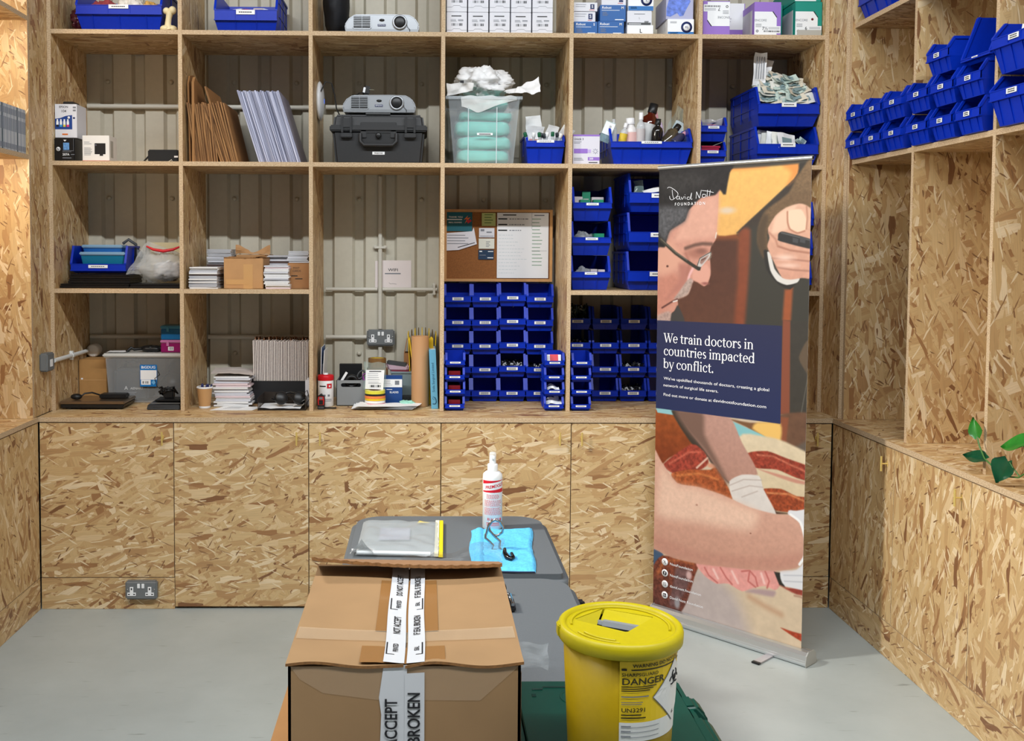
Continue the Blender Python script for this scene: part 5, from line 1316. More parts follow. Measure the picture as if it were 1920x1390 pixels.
def minibox(label, loc, w, d, h, c, cl):
    t = thing('document_box', label, 'box', loc)
    b = MB(mat(label.split()[0]+'_box', c, .35, alpha=.92)); b.box(-w/2, -d/2, 0, w/2, d/2, h-.016); b.build('box_body', t, bevel=.003)
    b = MB(mat(label.split()[0]+'_lid', cl, .3)); b.box(-w/2-.003, -d/2-.003, h-.016, w/2+.003, d/2+.003, h); b.build('lid', t, bevel=.004)
    b = MB(mat(label.split()[0]+'_lid', cl, .3)); b.box(-w*.30, -d/2-.006, h-.03, -w*.22, -d/2+.002, h-.006); b.build('catch', t)
    return t
minibox('magenta plastic box on the right of the clear tub lid', (.520, .52, ZW+.254), .150, .11, .064, (150, 20, 100), (196, 120, 170))
q = MB(WHITE, INK); q.box(.482, .4635, ZW+.264, .510, .4642, ZW+.284); barcode(q, .485, .507, .4635, ZW+.268, ZW+.282, n=12); q.build('barcode_label', bpy.data.objects['document_box'], tuple(-c for c in (.520, .52, ZW+.254)))
minibox('blue plastic box on top of the magenta box', (.520, .52, ZW+.319), .148, .11, .072, (20, 110, 170), (70, 150, 190))
t = thing('compact_scale', 'small digital scale with two white buttons at the first divider', 'scale', (.522, .30, ZW+.001))
b = MB(BLACK); b.hexa([(-.082, -.09, 0), (.078, -.09, 0), (.078, .09, 0), (-.082, .09, 0)], [(-.078, -.082, .024), (.074, -.082, .024), (.074, .085, .030), (-.078, .085, .030)]); b.build('base', t, bevel=.003)
b = MB(mat('scale_silver', (150, 152, 150), .35, .5)); b.hexa([(-.076, -.0885, .006), (.072, -.0885, .006), (.072, -.085, .006), (-.076, -.085, .006)], [(-.074, -.045, .0275), (.070, -.045, .0275), (.070, -.042, .0275), (-.074, -.042, .0275)]); b.build('front_panel', t)
b = MB(mat('lcd_dark', (60, 64, 62), .2)); b.hexa([(-.052, -.088, .011), (.0, -.088, .011), (.0, -.086, .011), (-.052, -.086, .011)], [(-.052, -.060, .0225), (.0, -.060, .0225), (.0, -.058, .0225), (-.052, -.058, .0225)]); b.build('display', t)
for x in (.024, .044):
    b = MB(WHITE); b.ell((x, -.072, .019), (.008, .006, .003)); b.build('button', t)
b = MB(BLACK); b.box(-.06, -.03, .031, .065, .08, .040); b.build('weighing_plate', t, bevel=.004)
t = thing('adapter_cable', 'black tangled power cable on the small digital scale', 'cable', (.515, .33, ZW+.042))
rr = random.Random(8); pts = [(.05*math.cos(k*.9)*(.5+.5*rr.random()), .03*math.sin(k*.9), .008+.05*rr.random()) for k in range(26)]
b = MB(BLACK); b.tube(pts, .0038, seg=6); b.build('cord', t)
b = MB(BLACK); b.box(-.02, -.02, .0, .03, .02, .045); b.build('adapter', t, bevel=.005)
b = MB(BLACK); b.tube([(-.02, 0, .03), (-.05, -.02, .06), (-.06, -.02, .10), (-.035, -.02, .118), (-.045, -.02, .135)], .002, seg=6); b.build('loose_end', t)

# second bay of the worktop
t = thing('paper_cup', 'brown paper cup holding dark blue pens', 'cup', (.705, .285, ZW+.001))
b = MB(mat('kraft_cup', (190, 146, 96), .7)); b.lathe([(.027, 0), (.027, .002), (.0365, .098)], seg=28); b.build('cup_body', t)
b = MB(WHITE); b.lathe([(.0366, .096), (.0395, .099), (.0395, .103), (.0366, .105), (.0345, .102)], seg=28, caps=False); b.build('rolled_rim', t)
b = MB(WHITE); b.lathe([(.0272, 0), (.0283, .010)], seg=28, caps=False); b.build('foot_band', t)
for k in range(5):
    b = MB(mat('pen_navy', (34, 40, 90), .35)); a = k*1.2
    b.lathe([(.0045, 0), (.0045, .105), (.002, .112), (0, .112)], seg=10)
    tag(b.build('pen', None, (.705+.012*math.cos(a), .285+.012*math.sin(a), ZW+.008), (.09*math.sin(a), .12*math.cos(a)+.08, 0)), 'dark blue pen standing in the brown paper cup', 'pen', 'pens in the paper cup')
booklets(.832, .445, ZW+.002, .172, .26, 17, .0088, 'pale leaflet wad in the pile right of the paper cup', 'pile of leaflets right of the cup', .010, (0, 1, 3), 21)
b = MB(mat('top_leaflet', (206, 196, 190), .6)); crumple(b, lambda u, v: (-.105+.21*u, -.13+.26*v, .008*math.sin(3*u)), 10, 10, 0, .006, 22, 2); tag(b.build('leaflet', None, (.820, .44, ZW+.160), (0, .06, .12)), 'loose leaflet curling on top of the leaflet pile', 'leaflet')
b = MB(WHITE, GREYINK); b.hexa([(-.115, -.085, 0), (.09, -.085, 0), (.125, .025, 0), (-.072, .025, 0)], [(-.115, -.085, .0012), (.09, -.085, .0012), (.125, .025, .0012), (-.072, .025, .0012)]); o = tag(b.build('paper_sheet', None, (.862, .285, ZW+.001)), 'single white sheet lying before the leaflet pile', 'paper')
b = MB(GREYINK, INK)
for k in range(5): b.box(-.06+.006*k, -.035+.015*k, .0012, .02+.006*k, -.031+.015*k, .0016)
b.box(.06, .035, .0012, .085, .048, .0016, INK); b.build('print', o)
t = thing('magazine_box', 'open black magazine box at the right of the second worktop bay', 'box', (1.060, .505, ZW+.001))
b = MB(mat('black_board', (26, 26, 28), .6)); b.box(-.142, -.085, 0, .142, -.082, .115); b.box(-.142, -.085, 0, .142, .12, .003); b.box(-.142, .117, 0, .142, .12, .20)
for s in (-1, 1): b.prism([(-.085, 0), (.12, 0), (.12, .20), (-.085, .115)], 'x', s*.142-.0015, s*.142+.0015)
b.build('box_body', t)
FOLD = [mat('folder_white', (222, 212, 204), .65), mat('folder_grey', (200, 190, 184), .65)]
rr = random.Random(31)
for k in range(32):
    b = MB(FOLD[k % 2], mat('folder_tab', (150, 106, 76), .7)); h = .315-.006*rr.random()
    b.box(-.0026, -.08, 0, .0026, .10, h); b.box(-.0018, -.03+.1*rr.random(), h, .0018, .05, h+.012, 1)
    x = -.132+k*.0085
    tag(b.build('card_folder', None, (1.058+x, .505, ZW+.005), (0, -.02*(1-k/16), 0)), 'upright pale card folder in the black magazine box', 'folder', 'card folders in the black magazine box')
t = thing('wire_tray', 'clear paper tray holding headphones at the second divider', 'tray', (1.098, .305, ZW+.001))
b = MB(mat('smoke_acrylic', (60, 52, 46), .2, alpha=.55)); b.box(-.120, -.105, 0, .112, .10, .004); b.box(-.120, -.105, 0, -.117, .10, .062); b.box(.109, -.105, 0, .112, .10, .062); b.box(-.12, .097, 0, .112, .10, .062); b.build('tray_body', t, bevel=.0)
b = MB(WHITE); crumple(b, lambda u, v: (-.105+.20*u, -.09+.16*v, 0), 8, 8, 0, .006, 33, 2); tag(b.build('paper_sheet', None, (1.09, .30, ZW+.010)), 'white papers lying in the clear paper tray', 'paper')
b = MB(WHITE); crumple(b, lambda u, v: (-.03+.06*u, -.02+.04*v, .03*u), 6, 6, 0, .006, 34, 2); tag(b.build('paper_scrap', None, (1.175, .26, ZW+.018)), 'crumpled white scrap at the right of the clear tray', 'paper')
t = thing('headphones', 'black headphones lying in the clear paper tray', 'headphones', (1.125, .29, ZW+.022))
b = MB(BLACK); b.tube([(-.05, -.01, .006), (-.09, .02, .02), (-.075, .06, .035), (-.01, .075, .045), (.04, .04, .04), (.045, -.005, .03)], .0065, seg=8); b.build('headband', t)
for x, y in ((-.045, -.015), (.045, -.02)):
    b = MB(BLACK); b.at((x, y, .026), (1.2, 0, .3)).lathe([(.030, 0), (.033, .006), (.033, .018), (.025, .026), (0, .026)], seg=22); b.reset(); b.build('ear_cup', t)
b = MB(BLACK); b.tube([(.05, -.02, .03), (.075, -.06, .06), (.09, -.07, .075), (.10, -.05, .03), (.085, -.08, .004)], .0022, seg=6); b.build('cable', t)
t = carton('white carton standing behind the tray at the second divider', (1.205, .40, ZW+.001), .022, .16, .13, OFFW, name='carton')

# third bay of the worktop
t = thing('wipes_tub', 'white wipes tub with a red lid at the left of the third worktop bay', 'tub', (1.293, .345, ZW+.001))
b = MB(WHITE); b.lathe([(.036, 0), (.039, .004), (.039, .132), (.037, .136)], seg=32); b.build('tub_body', t)
b = MB(mat('lid_red', (206, 18, 34), .35)); b.lathe([(.0395, .130), (.0405, .133), (.0405, .150), (.037, .157), (.012, .158)], seg=32); b.build('lid', t)
b = MB(WHITE); b.lathe([(.012, .156), (.012, .166), (0, .166)], seg=16); b.build('cap_tab', t)
def arc(b, r, a0, a1, z0, z1, m, n=10):
    v = [(r*math.sin(a0+(a1-a0)*i/n), -r*math.cos(a0+(a1-a0)*i/n), z) for z in (z0, z1) for i in range(n+1)]
    b.add(v, [(i, i+1, n+2+i, n+1+i) for i in range(n)], m)
b = MB(REDINK, INK, GREYINK); arc(b, .0394, .25, .95, .092, .116, REDINK); arc(b, .0397, .5, .72, .099, .108, WHITE); arc(b, .0394, -.75, .1, .100, .106, INK)
for a in (-.65, -.2, .35): arc(b, .0394, a, a+.28, .052, .062, GREYINK)
for k in range(3): arc(b, .0394, -.2, .9, .038-k*.005, .040-k*.005, GREYINK)
b.build('printed_label', t)
t = thing('laser_meter', 'small red and black laser meter before the wipes tub', 'meter', (1.281, .245, ZW+.001))
b = MB(BLACK); b.prism([(-.017, 0), (.017, 0), (.019, .045), (.016, .066), (.006, .070), (.004, .076), (-.004, .076), (-.006, .070), (-.016, .066), (-.019, .045)], 'y', -.012, .012); b.build('case', t, bevel=.002)
b = MB(mat('meter_red', (180, 30, 30), .4)); b.prism([(-.014, .022), (.014, .022), (.0165, .045), (.013, .063), (-.013, .063), (-.0165, .045)], 'y', -.0135, -.0119); f = b.build('face_plate', t)
b = MB(mat('lcd_grey', (110, 114, 118), .3)); b.box(-.008, -.0142, .050, .008, -.0135, .060); b.build('display', f)
b = MB(BLACK); b.box(-.010, -.0142, .024, .010, -.0135, .046); b.build('keypad', f)
b = MB(INK); b.box(-.014, -.0126, .004, .014, -.012, .014, DGREY); b.build('maker_plate', t)
b = MB(BLACK); b.box(-.035, -.004, 0, .035, .004, .006); tag(b.build('marker_pen', None, (1.318, .262, ZW+.001)), 'black pen lying beside the laser meter', 'pen')
t = thing('flyer', 'blue and white flyer leaning on the left upright of the third bay', 'flyer', (1.262, .46, ZW+.001), 0, None, (0, .02, 0))
b = MB(WHITE, mat('flyer_blue', (50, 86, 140), .5), INK); b.board(.0, -.09, 0, .003, .09, .29, 1, 0); b.build('sheet', t); b = MB(WHITE); b.box(.0032, -.05, .10, .0036, .03, .20); b.build('picture', t)
b = MB(WHITE); b.board(.006, -.10, 0, .009, .08, .275); tag(b.build('flyer', None, (1.262, .475, ZW+.001), (0, .05, 0)), 'white flyer behind the blue one on the left upright', 'flyer')
GBOX = mat('grey_plastic_box', (134, 138, 140), .5)
t = thing('desk_organiser', 'grey plastic organiser with an oval grip hole beside the wipes tub', 'organiser', (1.430, .435, ZW+.001))
b = MB(GBOX); w, d, h = .168, .17, .128
b.box(-w/2, -d/2, 0, w/2, d/2, .003); b.box(-w/2, -d/2, 0, -w/2+.003, d/2, h); b.box(w/2-.003, -d/2, 0, w/2, d/2, h); b.box(-w/2, d/2-.003, 0, w/2, d/2, h)
n = 12; hx0, hx1, hz = -.052, .030, .104; r_ = .0095
b.box(-w/2, -d/2, 0, w/2, -d/2+.003, hz-r_); b.box(-w/2, -d/2, hz+r_, w/2, -d/2+.003, h)
b.box(-w/2, -d/2, hz-r_, hx0-r_, -d/2+.003, hz+r_); b.box(hx1+r_, -d/2, hz-r_, w/2, -d/2+.003, hz+r_)
for cxx, s in ((hx0, -1), (hx1, 1)):
    for k in range(n):
        a0, a1 = -PI/2+PI*k/n, -PI/2+PI*(k+1)/n
        x0, x1 = cxx+s*r_*math.cos(a0), cxx+s*r_*math.cos(a1); z0, z1 = hz+r_*math.sin(a0), hz+r_*math.sin(a1); xe = cxx+s*r_
        if abs(xe-x0)+abs(xe-x1) > 1e-4: b.hexa([(x0, -d/2, z0), (xe+s*1e-4, -d/2, z0), (xe+s*1e-4, -d/2+.003, z0), (x0, -d/2+.003, z0)], [(x1, -d/2, z1), (xe+s*1e-4, -d/2, z1), (xe+s*1e-4, -d/2+.003, z1), (x1, -d/2+.003, z1)])
b.build('box_body', t)
t = thing('scissors', 'purple and grey handled scissors standing in the grey organiser', 'scissors', (1.462, .40, ZW+.035), 0, None, (-.15, .10, 0))
for dx, dz, ry, m in ((-.010, .115, .55, DGREY), (.018, .100, -.5, mat('scissor_purple', (150, 60, 150), .4))):
    b = MB(m); pts = [(dx+.013*math.cos(a)*math.cos(ry)+.024*math.sin(a)*math.sin(ry), 0, dz+.024*math.sin(a)*math.cos(ry)+.013*math.cos(a)*math.sin(-ry)) for a in [2*PI*k/16 for k in range(16)]]
    b.tube(pts, .0046, seg=8, closed=True); b.build('finger_loop', t)
b = MB(mat('steel_blade', (180, 182, 184), .25, .9)); b.prism([(-.006, .0), (.002, 0), (.008, .09), (-.004, .095)], 'y', -.001, .001); b.build('blade', t)
b = MB(MATS['steel_blade']); b.prism([(-.002, .0), (.006, 0), (.004, .095), (-.008, .09)], 'y', .0012, .003); b.build('blade', t)
carton('black instrument case sticking up at the back of the grey organiser', (1.407, .50, ZW+.006), .115, .03, .190, BLACK, name='instrument_case', cat='case')
t = thing('tape_dispenser', 'black tape dispenser lying on top in the grey organiser', 'dispenser', (1.420, .385, ZW+.10))
b = MB(BLACK); b.at((0, 0, .02), (PI/2, 0, 0)).lathe([(.034, -.018), (.034, .018), (.018, .020), (.018, -.020)], seg=24); b.reset(); b.build('reel', t)
b = MB(WHITE, INK); b.at((0, 0, 0), (0, .55, 0)).box(-.006, -.002, -.01, .006, 0, .085); b.box(-.004, -.0024, .0, .004, -.002, .018, INK); b.reset(); tag(b.build('ruler_strip', None, (1.352, .37, ZW+.095)), 'white printed strip leaning out of the grey organiser', 'strip')
TAPEM = mat('brown_parcel_tape', (128, 92, 52), .25, coat=.3)
def roll(label, loc, r, h, m, rin, group=None, edge=None, rot=(0, 0, 0)):
    t = thing('tape_roll', label, 'tape', loc, 0, group, rot)
    b = MB(m); b.lathe([(rin, 0), (r, 0), (r, h), (rin, h)], seg=36, caps=False, smooth=False); b.build('tape_winding', t)
    b = MB(edge or KRAFT); b.lathe([(rin, h), (rin-.003, h), (rin-.003, 0), (rin, 0)], seg=36, caps=False); b.build('core', t)
    return t
roll('brown parcel tape roll lower one behind the label bag', (1.545, .47, ZW+.130), .054, .050, TAPEM, .038)
roll('brown parcel tape roll standing on top of the other', (1.543, .47, ZW+.181), .046, .048, TAPEM, .036, None, mat('ochre_core', (170, 140, 40), .5))
carton('plain box under the parcel tape rolls', (1.547, .47, ZW+.001), .058, .10, .128, mat('dim_grey_box', (120, 122, 124), .6), name='carton')
cols = [('dark grey', (60, 62, 66), .010), ('pink', (222, 112, 128), .013), ('white', (232, 230, 226), .013), ('yellow', (232, 190, 40), .011), ('orange', (236, 130, 70), .013), ('black', (26, 26, 28), .009), ('lemon', (222, 216, 70), .017)]
z = ZW+.001
for k, (nm_, c, h) in enumerate(cols):
    roll('%s electrical tape roll in the coloured stack, %s' % (nm_, 'bottom one' if k == 0 else 'top one' if k == 6 else 'number %d up' % (k+1) if 0 else ['bottom', 'above the grey one', 'above the pink one', 'above the white one', 'above the yellow one', 'above the orange one'][k]), (1.540+.001*(k % 2), .318, z), .0515-.001*(k == 6), h-.0008, mat('tape_'+nm_.replace(' ', '_'), c, .3, coat=.3), .030, 'coloured electrical tape rolls'); z += h
t = thing('label_bag', 'clear bag with a white printed label hanging over the coloured tapes', 'bag', (1.540, .335, ZW+.085), 0, None, (-.10, 0, .03))
b = MB(WRAP); crumple(b, lambda u, v: (-.055+.11*u, .012*math.sin(3*u), .135*v), 14, 14, 0, .010, 91, 2.2); b.build('film', t)
b = MB(WHITE, INK, GREYINK); y = -.014
b.hexa([(-.050, y, .004), (.040, y, .0), (.040, y+.001, .0), (-.050, y+.001, .004)], [(-.046, y, .098), (.046, y, .097), (.046, y+.001, .097), (-.046, y+.001, .098)])
lines_(b, -.030, .030, y-.0002, .092, 1, .004, .004, INK, (1,)); lines_(b, -.038, .034, y-.0002, .080, 4, .010, .0016, GREYINK); lines_(b, -.034, .030, y-.0002, .038, 2, .006, .0016, GREYINK); barcode(b, -.028, .030, y-.0002, .012, .023); b.build('label', t)
t = carton('blue and white carton standing right of the coloured tapes', (1.625, .38, ZW+.001), .098, .03, .150, mat('carton_deep_blue', (24, 66, 130), .45), name='carton')
b = MB(WHITE, INK, GREYINK); rect(b, -.048, .092, .048, .132, -.0153, WHITE); b.text('BLADES', .013, (.008, -.0156, .066), m=WHITE, off=.0006); rect(b, .012, .104, .034, .125, -.0157, GREYINK); lines_(b, -.044, .0, -.0157, .125, 4, .007, .0016, GREYINK); lines_(b, -.03, .01, -.0156, .082, 1, .004, .003, WHITE); b.build('print', t)
t = thing('storage_crate', 'long grey plastic crate behind the blue carton', 'crate', (1.68, .54, ZW+.001))
b = MB(mat('blue_grey_crate', (128, 146, 152), .5)); b.hexa([(-.062, -.07, 0), (.048, -.07, 0), (.048, .07, 0), (-.062, .07, 0)], [(-.065, -.075, .150), (.052, -.075, .150), (.052, .075, .150), (-.065, .075, .150)]); b.build('box_body', t, bevel=.004)
b = MB(MATS['blue_grey_crate']); b.box(-.070, -.080, .148, .057, .080, .158); b.build('rim', t, bevel=.002)
t = thing('stapler', 'pink and dark grey stapler resting on the crate', 'stapler', (1.648, .50, ZW+.160), -.12)
b = MB(mat('pale_pink_plastic', (196, 168, 182), .4)); b.hexa([(-.045, -.022, 0), (.055, -.022, 0), (.055, .022, 0), (-.045, .022, 0)], [(-.062, -.024, .045), (.062, -.024, .035), (.062, .024, .035), (-.062, .024, .045)]); b.build('shell', t, bevel=.008, seg=3)
b = MB(DGREY); b.hexa([(-.050, -.0245, .030), (.048, -.0245, .018), (.048, .02, .018), (-.050, .02, .03)], [(-.056, -.0245, .054), (.050, -.0245, .042), (.050, .02, .042), (-.056, .02, .054)]); b.build('top_plate', t, bevel=.005)
b = MB(mat('dull_red', (150, 60, 80), .4)); b.box(-.03, -.025, -.0, .06, .022, .004); b.build('base_plate', t)
bag('crumpled pale green glove lying before the crate', 'rubber_glove', (1.700, .33, ZW+.001), (.045, .03, .016), mat('glove_green', (150, 208, 190), .5), 44, .6, 8, cat='glove')
carton('small black box in the shade behind the green glove', (1.705, .40, ZW+.001), .085, .05, .045, BLACK, name='small_box')
t = thing('cardboard_tube', 'tall brown cardboard tube standing beside the blue binder', 'tube', (1.763, .355, ZW+.001))
b = MB(mat('tube_kraft', (176, 132, 90), .65)); b.lathe([(.0435, 0), (.0435, .350), (.0395, .350), (.0395, .33)], seg=36, caps=False); b.build('tube_wall', t)
b = MB(WHITE); b.lathe([(.0425, .0005), (.0425, .004), (0, .004)], seg=30); b.build('end_cap', t)
t = thing('lever_binder', 'light blue binder with dark lettering on its spine by the right upright', 'binder', (1.836, .315, ZW+.001), 0, None, (0, -.045, 0))
BB = mat('binder_blue', (98, 166, 200), .5)
b = MB(BB, GCARD); b.box(-.0165, -.055, 0, .0165, -.050, .292); b.box(-.0165, -.05, 0, -.014, .20, .292); b.box(.014, -.05, 0, .0165, .20, .292); b.build('cover', t)
b = MB(WHITE); b.box(-.0138, -.048, .004, .0138, .19, .285); b.build('paper_block', t)
b = MB(mat('binder_ink', (28, 78, 110), .5)); b.text('Scala Surgical Limited', .0165, (-.001, -.0556, .155), (PI/2, -PI/2, 0), off=.0001, sx=1.02)
b.tube([(-.009, -.0555, .025), (.003, -.0555, .024), (.009, -.0555, .032), (.008, -.0555, .046), (.002, -.0555, .054)], .0022, seg=6)
b.tube([(.006, -.0555, .055), (-.006, -.0555, .060), (-.008, -.0555, .050), (.0, -.0555, .044)], .0010, seg=6); b.build('spine_print', t)
YEL = mat('yellow_card', (222, 186, 30), .55)
t = thing('concertina_file', 'yellow concertina file behind the cardboard tube', 'file', (1.778, .565, ZW+.001))
for k in range(9):
    b = MB(YEL, mat('file_brown', (92, 70, 30), .7)); x = -.06+k*.0135
    b.at((x, 0, 0), (0, .05*(k-4)/4, 0)).box(-.0022, -.08, 0, .0022, .09, .372-.0012*(k-4)**2, 0 if k % 2 == 0 else 1); b.reset(); b.build('pocket', t)
b = MB(YEL); b.prism([(.040, .0), (.075, 0), (.066, .335), (.056, .345), (.040, .32)], 'y', -.098, -.094); tag(b.build('yellow_envelope', None, (1.762, .50, ZW+.001)), 'yellow envelope standing right of the concertina file', 'envelope')
b = MB(YEL); b.at((0, 0, 0), (0, -.13, 0)).box(-.003, -.06, 0, .003, .08, .335); b.reset(); tag(b.build('yellow_envelope', None, (1.752, .445, ZW+.001)), 'yellow envelope leaning left behind the cardboard tube', 'envelope')
t = thing('cardboard_carton', 'small brown carton behind the cardboard tube', 'carton', (1.706, .60, ZW+.160))
b = MB(MATS['brown_carton']); b.box(-.028, -.05, 0, .034, .05, .085); b.build('box_body', t, bevel=.0015)
b = MB(MATS['brown_carton']); b.prism([(-.028, .085), (-.014, .155), (-.010, .155), (-.023, .085)], 'y', -.05, .05); b.build('open_flap', t)
# loose papers at the edge of the worktop
for k in range(5):
    b = MB(WHITE, GREYINK); s = .0
    crumple(b, lambda u, v: (-.150+.30*u+.008*v*k, -.055+.11*v, .010*max(0, 1-5*u)**2*v+.001*k), 18, 8, 0, .003, 95+k, 1.5)
    b.at((0, 0, .0035*k+.004)); lines_(b, -.09, .10, 0, 0, 0, .01, .001, GREYINK); b.reset()
    tag(b.build('paper_sheet', None, (1.582+.004*k, .268-.003*k, ZW+.005+.0030*k), (0, 0, .04*(k-2))), 'white sheet in the loose pile at the worktop edge', 'paper', 'loose white papers at the worktop edge')
# ---------------------------------------------------------------- left and right runs: books, vine
SP = [mat('spine_grey', (176, 182, 190), .5), mat('spine_blue_grey', (158, 166, 178), .5), mat('spine_pale', (190, 194, 200), .5)]
SPD = mat('spine_dark', (58, 80, 92), .5); SPI = mat('spine_print', (108, 116, 130), .6)
book0 = {}
for k in range(26):
    w = .0122; y = -.060-k*w
    c = SPD if k in (7, 20) else SP[k % 3]
    key = c.name
    lab = 'grey paperback standing in the row on the left shelf' if c is not SPD else ('dark spined book nearest the corner among the grey paperbacks on the left shelf' if k == 7 else 'second dark spined book among the grey paperbacks, further from the corner')
    loc = (-.014, y-w/2, 2.1046+.001)
    if key in book0 and c is not SPD: dup(book0[key], loc, 0, lab, 'grey paperbacks on the left shelf'); continue
    t = thing('book', lab, 'book', loc, 0, 'grey paperbacks on the left shelf' if c is not SPD else None)
    b = MB(c); b.box(-.14, -.0058, 0, 0, .0058, .196); b.build('cover', t)
    b = MB(SPI); b.box(0, -.0030, .155, .0004, .0030, .182); b.box(0, -.0030, .085, .0004, .0026, .140); b.box(0, -.0034, .008, .0004, .0034, .030); b.build('spine_print', t)
    book0[key] = t

LEAF = mat('leaf_green', (40, 112, 34), .3, noise=.25, nscale=30)
LEAFD = mat('leaf_dark_green', (14, 70, 42), .28, noise=.2, nscale=30)
STEM = mat('stem_green', (66, 110, 48), .45)
t = thing('potted_vine', 'trailing green vine with heart shaped leaves on the right worktop', 'plant', (3.86, -1.58, ZW+.001))
o_ = Vector((3.86, -1.58, ZW+.001))
def rel(*p): return tuple(Vector(p)-o_)
b = MB(mat('terracotta', (168, 92, 62), .7)); b.lathe([(.052, 0), (.070, .105), (.074, .105), (.074, .125), (.066, .125), (.064, .10)], seg=28); b.build('plant_pot', t)
b = MB(mat('potting_soil', (50, 36, 26), .9)); b.lathe([(.0, .10), (.064, .10)], seg=24, caps=False); b.build('potting_soil', t)
b = MB(STEM)
b.tube([rel(3.84, -1.56, 1.00), rel(3.80, -1.53, 1.06), rel(3.74, -1.50, 1.03), rel(3.723, -1.46, .97), rel(3.722, -1.424, .947), rel(3.722, -1.36, .935), rel(3.722, -1.303, .942), rel(3.722, -1.224, .968), rel(3.722, -1.19, 1.005), rel(3.722, -1.174, 1.035)], .0027, seg=8)
b.build('stem', t)
b = MB(STEM); b.tube([rel(3.722, -1.43, .950), rel(3.716, -1.405, .972), rel(3.712, -1.39, .990)], .0023, seg=8); b.build('stem', t)
b = MB(STEM); b.tube([rel(3.723, -1.46, .97), rel(3.715, -1.475, 1.02), rel(3.712, -1.46, 1.065)], .0023, seg=8); b.build('stem', t)
def leaf(base, tip, width, up, m, curl=.15):
    """heart shaped leaf from its base to its tip"""
    B, T = Vector(base), Vector(tip); d = T-B; L = d.length; d.normalize(); s = d.cross(Vector(up)).normalized(); n = s.cross(d)
    b = MB(m)
    def fn(u, v):
        x = (u-.5)*2
        prof = math.sin(PI*min(1, v*.92+.08)**.62)*(1-.15*v)
        back = -.16*L*(1-abs(abs(x)-.5)*2)*max(0, 1-v*4)
        p = B+d*(v*L+back)+s*(x*width*.5*prof)+n*(curl*width*(abs(x)**1.5)-.10*L*(v-.5)**2*4*.4)
        return rel(*p)
    b.grid(fn, 9, 12, 0, True); return b.build('leaf', t)
leaf((3.722, -1.174, 1.036), (3.722, -1.148, 1.100), .052, (-.8, -.5, .1), LEAF)
leaf((3.722, -1.222, .968), (3.712, -1.105, .956), .056, (-.75, -.1, .65), LEAFD)
leaf((3.712, -1.375, .990), (3.696, -1.352, .912), .090, (-.9, -.3, -.1), LEAFD)
leaf((3.712, -1.47, 1.070), (3.706, -1.352, 1.030), .080, (-.7, -.1, .7), LEAF)
leaf((3.74, -1.52, 1.05), (3.70, -1.55, .98), .08, (-.8, -.1, .5), LEAF)
leaf((3.84, -1.57, 1.03), (3.78, -1.65, 1.07), .085, (-.5, -.1, .8), LEAF)
leaf((3.86, -1.58, 1.03), (3.93, -1.50, 1.12), .09, (-.5, -.6, .5), LEAFD)
b = MB(WHITE); crumple(b, lambda u, v: (.10*(u-.5), .05*v, .02*v), 10, 6, 0, .006, 301, 2.5); tag(b.build('paper_strip', None, (3.745, -1.35, 2.1046+.115), (0, 0, -PI/2)), 'white paper strip sticking out of the lower bin at the right frame edge', 'paper')
b = MB(WHITE); b.box(-.02, -.001, 0, .02, 0, .025); tag(b.build('card_tag', None, (3.752, -1.33, 2.1046+.30), (0, .3, -PI/2)), 'white card in the upper bin at the right frame edge', 'card')

# ---------------------------------------------------------------- treatment couch
VINYL = mat('grey_vinyl', (92, 97, 101), .6, noise=.05, nscale=260, bump=.06)
LEGM = mat('couch_frame_grey', (60, 62, 66), .4, .4)
t = thing('treatment_couch', 'grey padded treatment couch reaching from the camera to the cabinets', 'couch', (1.8775, -2.0, 0))
def pad(x0, x1, y0, y1, z0, z1, rf, rn, name):
    def rr(cx, cy, r, a0, a1, n=10): return [(cx+r*math.cos(a0+(a1-a0)*i/n), cy+r*math.sin(a0+(a1-a0)*i/n)) for i in range(n+1)]
    poly = rr(x1-rf, y1-rf, rf, 0, PI/2)+rr(x0+rf, y1-rf, rf, PI/2, PI)+rr(x0+rn, y0+rn, rn, PI, 1.5*PI)+rr(x1-rn, y0+rn, rn, 1.5*PI, 2*PI)
    b = MB(VINYL); b.prism(poly, 'z', z0, z1, 0, True); return b.build(name, t, bevel=.018, seg=4)
pad(-.357, .357, .405, 1.116, .612, .680, .115, .035, 'head_pad')
pad(-.357, .357, -1.14, .397, .612, .680, .10, .035, 'seat_pad')
b = MB(LEGM)
for s in (-1, 1): b.box(s*.25-.015, -1.08, .575, s*.25+.015, 1.02, .612)
for y in (-1.0, -.1, .35, .95): b.box(-.25, y-.015, .58, .25, y+.015, .61)
b.build('under_frame', t)
for s in (-1, 1):
    for y in (-.98, .30):
        b = MB(LEGM); b.tube([(s*.25, y, .58), (s*.25, y, .02)], .018, seg=12); b.lathe([(.024, 0), (.024, .025)], seg=12, c=(s*.25, y), m=BLACK); b.build('leg', t)
b = MB(BLACK); b.box(.345, .235, .615, .378, .275, .655); b.build('side_knob', t, bevel=.006)

